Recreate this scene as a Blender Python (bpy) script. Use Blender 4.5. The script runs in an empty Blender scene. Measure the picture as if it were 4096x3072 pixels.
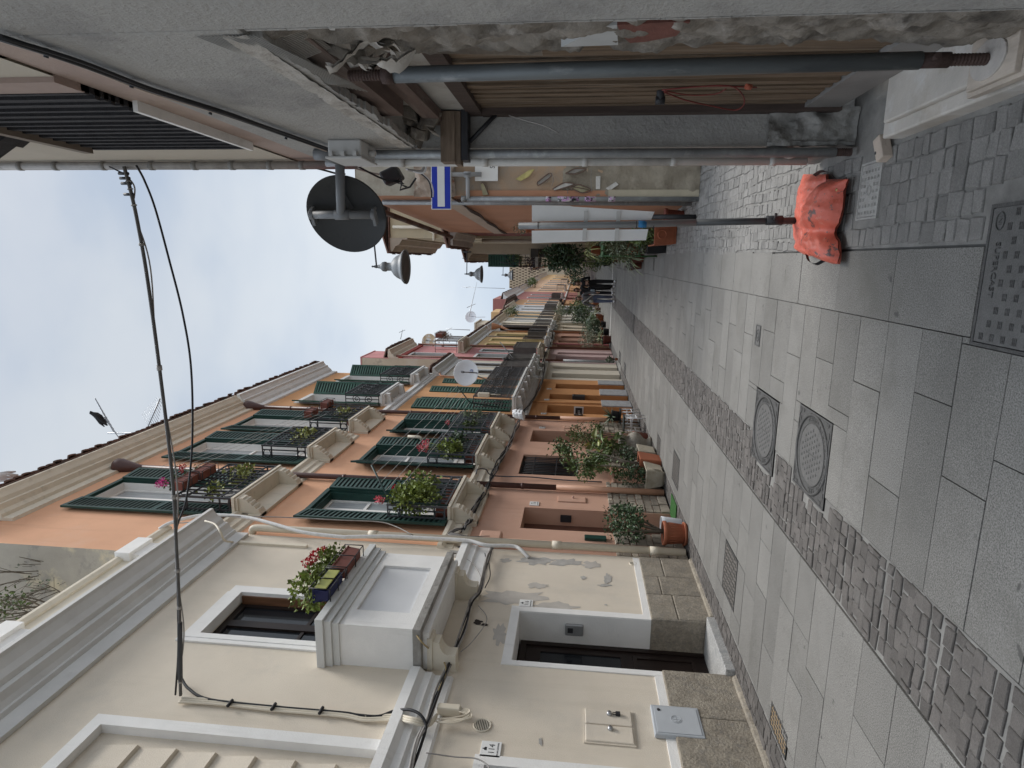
import bpy, math, random
from math import radians as R, sin, cos, pi
from mathutils import Vector as V, Matrix
random.seed(7)
S = bpy.context.scene
COL = S.collection
# ---------------------------------------------------------------- camera (rolled a quarter turn, as the photograph is)
F = 615.7
EYE = V((0, 0, 1.65))
_st = V((577.7 - 512, 260.2 - 384, F)).normalized()
_a = F * F / (65.7 - .032 * 123.8)
_up = V((-_a, -.032 * _a, F)).normalized()
_rt = _st.cross(_up)
def ray(X, Y):
    d = V((X - 512, Y - 384, F))
    return V((d.dot(_rt), d.dot(_st), d.dot(_up)))
def onx(X, Y, x):
    d = ray(X, Y); return EYE + d * (x / d.x)
def ony(X, Y, y):
    d = ray(X, Y); return EYE + d * (y / d.y)
def onz(X, Y, z=0.):
    d = ray(X, Y); return EYE + d * ((z - EYE.z) / d.z)
cam = bpy.data.cameras.new('camera')
cam.sensor_fit = 'HORIZONTAL'; cam.sensor_width = 36; cam.lens = 36 * F / 1024
cam.clip_start = .05; cam.clip_end = 2000
co = bpy.data.objects.new('camera', cam); COL.objects.link(co)
_cx = V((_rt.x, _st.x, _up.x)); _cy = -V((_rt.y, _st.y, _up.y)); _cz = -V((_rt.z, _st.z, _up.z))
co.matrix_world = Matrix(((_cx.x, _cy.x, _cz.x, 0), (_cx.y, _cy.y, _cz.y, 0), (_cx.z, _cy.z, _cz.z, 1.65), (0, 0, 0, 1)))
S.camera = co
# ---------------------------------------------------------------- materials
def lin(h):
    h = h.lstrip('#'); o = []
    for i in (0, 2, 4):
        c = int(h[i:i + 2], 16) / 255
        o.append(c / 12.92 if c <= .04045 else ((c + .055) / 1.055) ** 2.4)
    return tuple(o)
MATS = {}
def M(name, col, rough=.85, var=.12, scale=2.5, bump=0., bscale=60., metal=0., spec=.35, stain=None, stain_lo=.55, stain_hi=.7, stain_scale=1.3,
      island=0., grain=0., gscale=250., stretch=None, coat=0., trans=0., wave=None, streak=None, st_lo=.56, st_hi=.8, st_scale=1.6, spots=None):
    if name in MATS: return MATS[name]
    if isinstance(col, str): col = lin(col)
    m = bpy.data.materials.new(name); m.use_nodes = True
    nt = m.node_tree; N = nt.nodes; L = nt.links
    b = N['Principled BSDF']
    b.inputs['Roughness'].default_value = rough
    b.inputs['Metallic'].default_value = metal
    b.inputs['Specular IOR Level'].default_value = spec
    if coat: b.inputs['Coat Weight'].default_value = coat
    if trans: b.inputs['Transmission Weight'].default_value = trans
    tc = N.new('ShaderNodeTexCoord'); vec = tc.outputs['Object']
    if stretch:
        mp = N.new('ShaderNodeMapping'); mp.inputs['Scale'].default_value = stretch
        L.new(vec, mp.inputs['Vector']); vec = mp.outputs['Vector']
    def noise(sc, det=5, rgh=.6):
        n = N.new('ShaderNodeTexNoise'); n.inputs['Scale'].default_value = sc
        n.inputs['Detail'].default_value = det; n.inputs['Roughness'].default_value = rgh
        L.new(vec, n.inputs['Vector']); return n.outputs['Fac']
    def ramp(fac, lo, hi):
        r = N.new('ShaderNodeMapRange'); r.inputs['From Min'].default_value = lo; r.inputs['From Max'].default_value = hi
        L.new(fac, r.inputs['Value']); return r.outputs['Result']
    def mix(fac, a, bb, mode='MIX'):
        x = N.new('ShaderNodeMix'); x.data_type = 'RGBA'; x.blend_type = mode
        for k, s in ((0, fac), (6, a), (7, bb)):
            if hasattr(s, 'is_linked'): L.new(s, x.inputs[k])
            elif k == 0: x.inputs[0].default_value = s
            else: x.inputs[k].default_value = (*s, 1) if len(s) == 3 else s
        return x.outputs[2]
    c = mix(ramp(noise(scale), .32, .68), tuple(max(0, v * (1 - var)) for v in col), tuple(min(1, v * (1 + var)) for v in col))
    if grain:
        g = ramp(noise(gscale, 2, .5), .3, .7)
        c = mix(g, tuple(1 - grain for _ in range(3)), tuple(1 + grain for _ in range(3))) and mix(1., c, mix(g, (1 - grain,) * 3, (1 + grain,) * 3), 'MULTIPLY')
    if island:
        gi = N.new('ShaderNodeNewGeometry')
        c = mix(1., c, mix(gi.outputs['Random Per Island'], (1 - island,) * 3, (1 + island,) * 3), 'MULTIPLY')
    if stain:
        for i, st in enumerate(stain if isinstance(stain, list) else [stain]):
            if isinstance(st, str): st = lin(st)
            n = N.new('ShaderNodeTexNoise'); n.inputs['Scale'].default_value = stain_scale * (1 + i * .7); n.inputs['Detail'].default_value = 8; n.inputs['Roughness'].default_value = .68
            mp = N.new('ShaderNodeMapping'); mp.inputs['Location'].default_value = (3.1 * i + 1, 5.7 * i, 2.3 + i)
            L.new(vec, mp.inputs['Vector']); L.new(mp.outputs['Vector'], n.inputs['Vector'])
            c = mix(ramp(n.outputs['Fac'], stain_lo, stain_hi), c, st)
    if spots:                                      # small dark spots: gum, drips
        n = N.new('ShaderNodeTexNoise'); n.inputs['Scale'].default_value = spots[1]; n.inputs['Detail'].default_value = 3; L.new(tc.outputs['Object'], n.inputs['Vector'])
        c = mix(ramp(n.outputs['Fac'], spots[2], spots[2] + .05), c, spots[0])
    if streak:                                     # rain runs: noise drawn out downwards
        mp = N.new('ShaderNodeMapping'); mp.inputs['Scale'].default_value = (st_scale * 2, st_scale * 2, st_scale * .16); L.new(tc.outputs['Object'], mp.inputs['Vector'])
        n = N.new('ShaderNodeTexNoise'); n.inputs['Scale'].default_value = 2.2; n.inputs['Detail'].default_value = 6; n.inputs['Roughness'].default_value = .65; L.new(mp.outputs['Vector'], n.inputs['Vector'])
        c = mix(ramp(n.outputs['Fac'], st_lo, st_hi), c, streak)
    L.new(c, b.inputs['Base Color'])
    if bump:
        bp = N.new('ShaderNodeBump'); bp.inputs['Strength'].default_value = min(1, bump); bp.inputs['Distance'].default_value = .01 * max(1, bump)
        L.new(noise(bscale, 6, .65), bp.inputs['Height']); L.new(bp.outputs['Normal'], b.inputs['Normal'])
    MATS[name] = m
    return m
# ---------------------------------------------------------------- mesh builder
class MB:
    def __init__(s): s.v = []; s.f = []; s.s = []; s.mi = []; s.m = 0
    def face(s, pts, smooth=False):
        k = len(s.v); s.v += [tuple(p) for p in pts]; s.f.append(tuple(range(k, k + len(pts)))); s.s.append(smooth); s.mi.append(s.m)
    def add(s, vs, fs, smooth=False):
        k = len(s.v); s.v += [tuple(p) for p in vs]
        for f in fs: s.f.append(tuple(k + i for i in f)); s.s.append(smooth); s.mi.append(s.m)
    def box(s, x0, x1, y0, y1, z0, z1, top=None):
        if x0 > x1: x0, x1 = x1, x0
        if y0 > y1: y0, y1 = y1, y0
        if z0 > z1: z0, z1 = z1, z0
        t = top or 0
        s.add([(x0, y0, z0), (x1, y0, z0), (x1, y1, z0), (x0, y1, z0), (x0 + t, y0 + t, z1), (x1 - t, y0 + t, z1), (x1 - t, y1 - t, z1), (x0 + t, y1 - t, z1)],
              [(3, 2, 1, 0), (4, 5, 6, 7), (0, 1, 5, 4), (1, 2, 6, 5), (2, 3, 7, 6), (3, 0, 4, 7)]); return s
    def obox(s, c, ax, ay, az):                       # oriented box: centre + half axes
        c, ax, ay, az = V(c), V(ax), V(ay), V(az)
        P = [c + ax * i + ay * j + az * k for k in (-1, 1) for j, i in ((-1, -1), (-1, 1), (1, 1), (1, -1))]
        s.add(P, [(3, 2, 1, 0), (4, 5, 6, 7), (0, 1, 5, 4), (1, 2, 6, 5), (2, 3, 7, 6), (3, 0, 4, 7)]); return s
    def tube(s, pts, r, n=8, cap=True, smooth=True):
        pts = [V(p) for p in pts]; k0 = len(s.v); m = len(pts)
        rs = r if isinstance(r, (list, tuple)) else [r] * m
        prev = None
        for i, p in enumerate(pts):
            t = (pts[min(i + 1, m - 1)] - pts[max(i - 1, 0)])
            if t.length < 1e-9: t = V((0, 0, 1))
            t.normalize()
            if prev is None:
                a = V((0, 0, 1)) if abs(t.z) < .9 else V((1, 0, 0)); u = t.cross(a).normalized()
            else:
                u = (prev - t * prev.dot(t)); u = u.normalized() if u.length > 1e-6 else t.orthogonal().normalized()
            prev = u; w = t.cross(u)
            for j in range(n):
                a = 2 * pi * j / n; s.v.append(tuple(p + (u * cos(a) + w * sin(a)) * rs[i]))
        for i in range(m - 1):
            for j in range(n):
                a = k0 + i * n + j; b = k0 + i * n + (j + 1) % n
                s.f.append((a, b, b + n, a + n)); s.s.append(smooth); s.mi.append(s.m)
        if cap:
            s.f.append(tuple(k0 + j for j in reversed(range(n)))); s.s.append(False); s.mi.append(s.m)
            s.f.append(tuple(k0 + (m - 1) * n + j for j in range(n))); s.s.append(False); s.mi.append(s.m)
        return s
    def lathe(s, prof, c=(0, 0, 0), n=20, smooth=True, axis='z', tilt=None, sx=1., sy=1.):
        k0 = len(s.v); c = V(c); m = len(prof)
        for (r, z) in prof:
            for j in range(n):
                a = 2 * pi * j / n; p = V((r * cos(a) * sx, r * sin(a) * sy, z))
                if axis == 'y': p = V((p.x, p.z, p.y))
                elif axis == 'x': p = V((p.z, p.x, p.y))
                if tilt: p = tilt @ p
                s.v.append(tuple(c + p))
        for i in range(m - 1):
            for j in range(n):
                a = k0 + i * n + j; b = k0 + i * n + (j + 1) % n
                s.f.append((a, b, b + n, a + n)); s.s.append(smooth); s.mi.append(s.m)
        return s
    def extr(s, prof, d0, d1, fn, cap=True, smooth=False):     # prof: list of 2-D points, extruded from d0 to d1, fn(u, v, d) -> xyz
        n = len(prof); k = len(s.v)
        s.v += [tuple(fn(u, w, d0)) for u, w in prof] + [tuple(fn(u, w, d1)) for u, w in prof]
        for i in range(n):
            j = (i + 1) % n; s.f.append((k + i, k + j, k + n + j, k + n + i)); s.s.append(smooth); s.mi.append(s.m)
        if cap:
            s.f.append(tuple(k + i for i in reversed(range(n)))); s.s.append(False); s.mi.append(s.m)
            s.f.append(tuple(k + n + i for i in range(n))); s.s.append(False); s.mi.append(s.m)
        return s
    def ring(s, c, ra, rb, ax, ay, n=20):                # torus-like flat ring of square section drawn as a tube
        c, ax, ay = V(c), V(ax), V(ay)
        P = [c + ax * (ra * cos(2 * pi * i / n)) + ay * (ra * sin(2 * pi * i / n)) for i in range(n + 1)]
        return s.tube(P, rb, 5, cap=False)
    def leaf(s, p, d, up, ln, wd, fold=.25, curl=0.):
        p, d = V(p), V(d).normalized(); sd = d.cross(V(up))
        sd = sd.normalized() if sd.length > 1e-4 else d.orthogonal().normalized()
        nm = sd.cross(d)
        m1 = p + d * ln * .35; m2 = p + d * ln * .7 - nm * ln * curl * .5; e = p + d * ln - nm * ln * curl
        w1 = sd * wd * .5; f = nm * wd * fold
        s.add([p, m1 + w1 + f, m1 - w1 + f, m1, m2 + w1 * .7 + f * .7, m2 - w1 * .7 + f * .7, m2, e],
              [(0, 3, 1), (0, 2, 3), (3, 6, 4, 1), (2, 5, 6, 3), (6, 7, 4), (5, 7, 6)]); return s
    def build(s, name, mat, parent=None, label=None, cat=None, group=None, kind=None, bevel=0., weld=False, loc=None):
        me = bpy.data.meshes.new(name)
        vs = s.v
        if loc is not None:
            l = V(loc); vs = [tuple(V(p) - l) for p in vs]
        me.from_pydata(vs, [], s.f); me.polygons.foreach_set('use_smooth', s.s)
        for m in (mat if isinstance(mat, (list, tuple)) else [mat]): me.materials.append(m)
        if isinstance(mat, (list, tuple)): me.polygons.foreach_set('material_index', s.mi)
        me.update()
        o = bpy.data.objects.new(name, me); COL.objects.link(o)
        if loc is not None: o.location = loc
        if parent:
            o.parent = parent
            pl = V((0, 0, 0)); q = parent
            while q: pl += q.location; q = q.parent
            o.location = -pl if loc is None else V(loc) - pl
        if bevel:
            b = o.modifiers.new('b', 'BEVEL'); b.width = bevel; b.segments = 2; b.limit_method = 'ANGLE'; b.angle_limit = R(40)
        tag(o, label, cat, group, kind); return o
def tag(o, label=None, cat=None, group=None, kind=None):
    if label: o['label'] = label
    if cat: o['category'] = cat
    if group: o['group'] = group
    if kind: o['kind'] = kind
    return o
def thing(name, label, cat, loc=(0, 0, 0), group=None):
    o = bpy.data.objects.new(name, None); COL.objects.link(o); o.location = loc; o.empty_display_size = .2
    return tag(o, label, cat, group)
def part(name, parent, loc=None):                 # an Empty part that carries sub-parts
    o = bpy.data.objects.new(name, None); COL.objects.link(o); o.parent = parent
    return o
def dup(root, dloc, label=None, group=None):
    r = root.copy(); COL.objects.link(r); r.location = V(root.location) + V(dloc)
    if label: r['label'] = label
    if group: r['group'] = group
    for ch in list(root.children):
        c = ch.copy(); COL.objects.link(c); c.parent = r
        for g in list(ch.children):
            d = g.copy(); COL.objects.link(d); d.parent = c
    return r
def text(body, size, loc, ax, ay, mat, parent=None, name='lettering', depth=.001, align='LEFT', spacing=1., font_scale_x=1.):
    cu = bpy.data.curves.new(name, 'FONT'); cu.body = body; cu.size = size; cu.extrude = depth; cu.align_x = align; cu.space_line = spacing
    cu.resolution_u = 3
    t = bpy.data.objects.new(name, cu); COL.objects.link(t)
    bpy.context.view_layer.update()
    me = bpy.data.meshes.new_from_object(t); bpy.data.objects.remove(t); bpy.data.curves.remove(cu)
    ax, ay = V(ax).normalized() * font_scale_x, V(ay).normalized(); az = V(ax).normalized().cross(ay)
    mt = Matrix(((ax.x, ay.x, az.x, loc[0]), (ax.y, ay.y, az.y, loc[1]), (ax.z, ay.z, az.z, loc[2]), (0, 0, 0, 1)))
    me.transform(mt); me.materials.clear(); me.materials.append(mat)
    o = bpy.data.objects.new(name, me); COL.objects.link(o)
    if parent:
        o.parent = parent; pl = V((0, 0, 0)); q = parent
        while q: pl += q.location; q = q.parent
        o.location = -pl
    return o
def curve_pts(ctrl, n=8):                          # Catmull-Rom through control points
    P = [V(p) for p in ctrl]; P = [P[0] * 2 - P[1]] + P + [P[-1] * 2 - P[-2]]; out = []
    for i in range(1, len(P) - 2):
        a, b, c, d = P[i - 1:i + 3]
        for k in range(n):
            t = k / n
            out.append(.5 * ((2 * b) + (c - a) * t + (2 * a - 5 * b + 4 * c - d) * t * t + (3 * b - a - 3 * c + d) * t ** 3))
    out.append(P[-2]); return out
# facade on a plane of constant x, street on the +x side when sgn=1 (left houses) or on the -x side when sgn=-1
def facade(mb, x, y0, y1, z0, z1, holes=(), depth=.3, sgn=1):
    ys = sorted({y0, y1, *[min(max(h[0], y0), y1) for h in holes], *[min(max(h[1], y0), y1) for h in holes]})
    zs = sorted({z0, z1, *[min(max(h[2], z0), z1) for h in holes], *[min(max(h[3], z0), z1) for h in holes]})
    def inh(y, z): return any(h[0] < y < h[1] and h[2] < z < h[3] for h in holes)
    for i in range(len(ys) - 1):
        k = 0
        while k < len(zs) - 1:
            if inh((ys[i] + ys[i + 1]) / 2, (zs[k] + zs[k + 1]) / 2): k += 1; continue
            e = k
            while e + 1 < len(zs) - 1 and not inh((ys[i] + ys[i + 1]) / 2, (zs[e + 1] + zs[e + 2]) / 2): e += 1
            q = [(x, ys[i], zs[k]), (x, ys[i + 1], zs[k]), (x, ys[i + 1], zs[e + 1]), (x, ys[i], zs[e + 1])]
            mb.face(q if sgn > 0 else q[::-1]); k = e + 1
    for h in holes:
        a, b, c, d = h[:4]; dp = h[4] if len(h) > 4 else depth; xb = x - sgn * dp
        c2, d2 = max(c, z0), min(d, z1)
        for q in ([(x, a, c2), (xb, a, c2), (xb, a, d2), (x, a, d2)], [(x, b, d2), (xb, b, d2), (xb, b, c2), (x, b, c2)],
                  [(x, a, d2), (xb, a, d2), (xb, b, d2), (x, b, d2)] if d <= z1 else None, [(x, b, c2), (xb, b, c2), (xb, a, c2), (x, a, c2)] if c >= z0 else None):
            if q: mb.face(q if sgn > 0 else q[::-1])
    return mb
def shell(mb, x, y0, y1, z0, z1, depth, sgn=1, front=False):      # the rest of the house block behind the facade: sides, back, top
    xb = x - sgn * depth
    mb.face([(x, y0, z0), (xb, y0, z0), (xb, y0, z1), (x, y0, z1)]); mb.face([(x, y1, z0), (x, y1, z1), (xb, y1, z1), (xb, y1, z0)])
    mb.face([(xb, y0, z0), (xb, y1, z0), (xb, y1, z1), (xb, y0, z1)]); mb.face([(x, y0, z1), (xb, y0, z1), (xb, y1, z1), (x, y1, z1)])
    if front: mb.face([(x, y0, z0), (x, y1, z0), (x, y1, z1), (x, y0, z1)])
    return mb
def moulding(mb, prof, x, y0, y1, sgn=1):          # prof: (out, z) points of a closed profile run along y
    return mb.extr(prof, y0, y1, lambda u, w, d: (x + sgn * u, d, w))
# ---------------------------------------------------------------- ground
m_slab = M('granite', (.180, .173, .160), .95, .08, 1.6, .3, 180, spec=.1, island=.10, spots=((.10, .097, .09), 9, .69), grain=.42, gscale=150, stain=[(.122, .117, .107), (.20, .192, .178), (.135, .129, .115)], stain_lo=.54, stain_hi=.8, stain_scale=.8)
m_cob = M('porphyry', (.108, .098, .090), .9, .14, 9, .7, 70, island=.2, grain=.15, gscale=150, stain=(.17, .162, .15), stain_lo=.58, stain_hi=.8, stain_scale=3)
m_cob2 = M('basalt_sett', (.185, .178, .167), .9, .12, 9, .8, 60, island=.16, grain=.18, gscale=130, stain=(.235, .225, .21), stain_lo=.5, stain_hi=.75, stain_scale=2)
m_bed = M('mortar', (.19, .183, .17), .95, .25, 6, .5, 90)
m_joint = M('dark_joint', (.085, .082, .077), .95, .2, 6)
m_gnd = M('ground_far', (.2, .195, .19), .9, .1, .5)
g = MB(); g.face([(-400, -300, -.06), (400, -300, -.06), (400, 900, -.06), (-400, 900, -.06)]); g.build('ground', m_gnd, kind='structure')
def hole(x, y, hs): return any(a < x < b and c < y < d for a, b, c, d in hs)
HOLES = [(-3.48,-2.98,9.22,9.8),(-3.65,-3.27,11.3,11.75),(-3.72,-3.28,19.75,20.5),(-3.7,-3.27,22.2,23.1),(-.2,.15,13.83,14.02),(-2.03,-1.52,17.8,18.1),(-.33, .24, 2.1, 2.76), (-1.74, -1.1, 5.02, 5.66), (-1.6, -1.0, 3.98, 4.57), (-3.41, -2.86, 5.74, 6.25), (-3.62, -3.5, 4.1, 4.5), (.25, .57, 3.74, 4.0)]
def cut(x0, x1, y0, y1):
    """a slab minus the covers let into it, as rectangles"""
    out = [(x0, x1, y0, y1)]
    for a, b, c, d in HOLES:
        nx = []
        for p, q, r, s in out:
            if q <= a or p >= b or s <= c or r >= d: nx.append((p, q, r, s)); continue
            if p < a: nx.append((p, a, r, s))
            if q > b: nx.append((b, q, r, s))
            pa, qb = max(p, a), min(q, b)
            if r < c: nx.append((pa, qb, r, c))
            if s > d: nx.append((pa, qb, d, s))
        out = nx
    return [o for o in out if o[1] - o[0] > .012 and o[3] - o[2] > .012]
def slab(mb, x0, x1, y0, y1, gap=.0013):
    for a, b, c, d in cut(x0, x1, y0, y1):
        z = random.uniform(-.0012, .0012)
        mb.box(a + gap, b - gap, c + gap, d - gap, -.03, z, top=.0014)
rnd = random.Random(3)
sl = MB(); y = .6; i = 0
while y < 70:                                             # middle field, bands laid across the street
    h = rnd.choice((.29, .33, .35, .31)); 
    xs = [-1.5, (-1.13, -.72, -.93, -.6)[i % 4] + rnd.uniform(-.05, .05), -.3]
    for a, b in zip(xs, xs[1:]): slab(sl, a, b, y, y + h)
    y += h; i += 1
y = .6 + .06
for yy in [.7, 1.35, 2.05, 2.76, 3.46, 4.16, 4.84, 5.57]: pass
ys = [.0, .7, 1.38, 2.06, 2.76, 3.46, 4.16, 4.84, 5.57]
while ys[-1] < 30: ys.append(ys[-1] + rnd.choice((.66, .72, .7, .6, .38)))
for a, b in zip(ys, ys[1:]): slab(sl, -.3, .075 + max(0, min(.12, (a - 5) * .02)), a, b)
y = .6; i = 0
while y < 70:                                             # left field
    h = rnd.choice((.30, .34, .37, .32))
    xs = [-3.62, (-3.15, -2.72, -2.95, -2.5)[i % 4] + rnd.uniform(-.06, .06), -2.05]
    if i % 3 == 1: xs.insert(2, xs[1] + .42) if xs[1] + .42 < -2.2 else None
    for a, b in zip(xs, xs[1:]): slab(sl, a, b, y, y + h)
    y += h; i += 1
y = 30.2
while y < 70:
    slab(sl, -.3, .35, y, y + .33); y += .33
sl.build('paving', m_slab, kind='structure')
bd = MB(); bd.face([(-4.3, -2, -.02), (6.2, -2, -.02), (6.2, 30, -.02), (-4.3, 30, -.02)])
bd.face([(-4.6, 30, -.02), (1.2, 30, -.02), (1.2, 75, -.02), (-4.6, 75, -.02)])
bd.build('paving_bed', m_joint, kind='structure')
far = MB(); far.face([(-5, 75, -.004), (1.5, 75, -.004), (1.5, 320, -.004), (-5, 320, -.004)]); far.build('street', m_slab, kind='structure')
far = MB(); far.face([(-3.9, 29.55, .004), (.3, 29.55, .004), (.3, 29.85, .004), (-3.9, 29.85, .004)]); far.build('pale_stone_line', M('white_stone', (.55, .53, .5), .8, .2, 5), kind='structure')
def stone(mb, P, z, rz=.004, ch=.006):
    c = sum((V((p[0], p[1], 0)) for p in P), V()) / len(P); n = len(P)
    lo = [(p[0], p[1], -.015) for p in P]
    md = [(p[0], p[1], z - ch * .7) for p in P]
    tp = []
    for p in P:
        d = V((p[0], p[1], 0)) - c; L_ = max(d.length, .001); q = c + d * ((L_ - ch) / L_)
        tp.append((q.x, q.y, z + rnd.uniform(-.0015, .0015)))
    vs = lo + md + tp; fs = []
    for a in range(n):
        b = (a + 1) % n; fs += [(a, b, n + b, n + a), (n + a, n + b, 2 * n + b, 2 * n + a)]
    fs.append(tuple(2 * n + a for a in range(n)))
    mb.add(vs, fs)
def cobbles(mb, x0, x1, y0, y1, w, l, gap=.006, jit=.012, z=.0, along='x', wob=.02, xr=None):
    """setts in jittered staggered rows; rows run along x or y"""
    if along == 'x': A0, A1, B0, B1 = x0, x1, y0, y1
    else: A0, A1, B0, B1 = y0, y1, x0, x1
    b = B0; r = 0
    while b < B1 - w * .4:
        h = min(w * rnd.uniform(.85, 1.15), B1 - b)
        a = A0 - (l * .5 if r % 2 else 0)
        while a < A1:
            d = l * rnd.uniform(.7, 1.3)
            s0, s1 = max(a, A0), min(a + d, A1)
            if s1 - s0 > l * .25:
                sk = wob * sin(s0 * 2.3 + r) 
                j = lambda: rnd.uniform(-jit, jit)
                P = [(s0 + gap + j() * .5, b + gap + j() * .5 + sk), (s1 - gap + j() * .5, b + gap + j() * .5 + sk), (s1 - gap + j() * .5, b + h - gap + j() * .5 + sk), (s0 + gap + j() * .5, b + h - gap + j() * .5 + sk)]
                if along != 'x': P = [(q, p) for p, q in P][::-1]
                cx = sum(p[0] for p in P) / 4; cy = sum(p[1] for p in P) / 4
                if not hole(cx, cy, [(q[0] - .04, q[1] + .04, q[2] - .04, q[3] + .04) for q in HOLES]) and (xr is None or xr(cx, cy)):
                    stone(mb, P, z + rnd.uniform(-.003, .004))
            a += d
        b += h; r += 1
cs = MB()
cobbles(cs, -2.035, -1.515, .9, 16, .076, .096, along='x', jit=.014, gap=.003, wob=0.02)
cobbles(cs, -2.035, -1.515, 16, 60, .13, .17, along='x', jit=.02, wob=0)
cs.build('cobble_strip', m_cob, kind='structure')
cb = MB()
cobbles(cb, .09, .63, .9, 4.75, .11, .092, along='y', jit=.014, gap=.0036, wob=.01)
cobbles(cb, .1, 5.5, 4.75, 9.12, .085, .115, along='y', jit=.016, gap=.004, wob=.02)
cobbles(cb, .12, .86, 9.12, 15, .085, .12, along='y', jit=.014, wob=.0, xr=lambda x, y: x > .12 + (y - 9) * .012)
cb.build('cobble_apron', m_cob2, kind='structure')
cl = MB(); cobbles(cl, -3.96, -3.65, .9, 22, .105, .12, along='y', jit=.012, wob=0); cl.build('cobble_edge', m_cob, kind='structure')
bed = MB()
for a, b, c, d in ((-2.045, -1.508, .5, 62), (.085, 5.6, .5, 15), (-3.98, -3.63, .5, 24)): bed.face([(a, c, -.009), (b, c, -.009), (b, d, -.009), (a, d, -.009)])
bed.build('cobble_bed', m_bed, kind='structure')
# ---------------------------------------------------------------- covers let into the paving
m_iron = M('cast_iron', (.085, .083, .08), .6, .2, 20, .4, 200, metal=.35, grain=.2, gscale=150)
m_iron2 = M('worn_iron', (.118, .115, .11), .6, .15, 14, .3, 150, metal=.3, grain=.15, gscale=150)
m_rust = M('rusty_cover', (.22, .16, .095), .85, .2, 12, .4, 120, grain=.2)
def frame_rect(mb, x0, x1, y0, y1, w, z0, z1):
    mb.box(x0, x1, y0, y0 + w, z0, z1); mb.box(x0, x1, y1 - w, y1, z0, z1); mb.box(x0, x0 + w, y0 + w, y1 - w, z0, z1); mb.box(x1 - w, x1, y0 + w, y1 - w, z0, z1)
def access_cover():
    t = thing('access_cover', 'big grey cast iron access cover with tally mark pattern cut off by the picture edge', 'manhole cover', (-.05, 2.43, 0))
    b = MB(); b.box(-.31, .22, 2.13, 2.735, -.03, .001); b.build('plate', m_iron2, t)
    f = MB(); frame_rect(f, -.328, .238, 2.112, 2.753, .014, -.03, .002); f.build('frame', m_iron, t)
    p = MB()
    for i in range(10):
        for j in range(9):
            x = -.285 + i * .054; y = 2.165 + j * .066 + (.03 if i % 2 else 0)
            if y > 2.715 or (2.645 < y < 2.70 and -.18 < x < .1) or (x > .12 and y > 2.64): continue
            for k in (-1, 0, 1): p.box(x - .014, x + .014, y + k * .009 - .0028, y + k * .009 + .0028, .001, .0036)
            p.box(x - .002, x + .002, y - .012, y + .012, .001, .003)
    p.build('raised_pattern', m_iron, t)
    o = text('SUPERCAST', .04, (.09, 2.688, .0012), (-1, 0, 0), (0, -1, 0), m_iron, t, depth=.0035, font_scale_x=1.05)
    r = MB(); r.ring((.17, 2.685, .003), .034, .003, (1, 0, 0), (0, .72, 0)); r.build('oval_mark', m_iron, t)
    text('INI', .03, (.192, 2.674 + .022, .0012), (-1, 0, 0), (0, -1, 0), m_iron, t, depth=.0025)
access_cover()
def small_cover():
    t = thing('access_cover', 'small dusty rectangular cover beside the orange sandbag and the grey wall prop', 'manhole cover', (.41, 3.87, 0))
    m = M('dusty_iron', (.33, .32, .30), .85, .15, 14, .5, 110, grain=.15)
    b = MB(); b.box(.265, .555, 3.755, 3.985, -.03, .003); b.build('plate', m, t)
    f = MB(); frame_rect(f, .25, .57, 3.74, 4.0, .012, -.03, .005); f.build('frame', m, t)
    p = MB()
    for i in range(7):
        for j in range(6):
            x = .288 + i * .038; y = 3.775 + j * .038
            if 2 <= i <= 4 and 2 <= j <= 3: continue
            for k in (-1, 1): p.box(x - .009, x + .009, y + k * .006 - .002, y + k * .006 + .002, .003, .006)
    p.ring((.41, 3.87, .004), .026, .0025, (1, 0, 0), (0, 1, 0)); p.build('raised_pattern', m, t)
small_cover()
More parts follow.
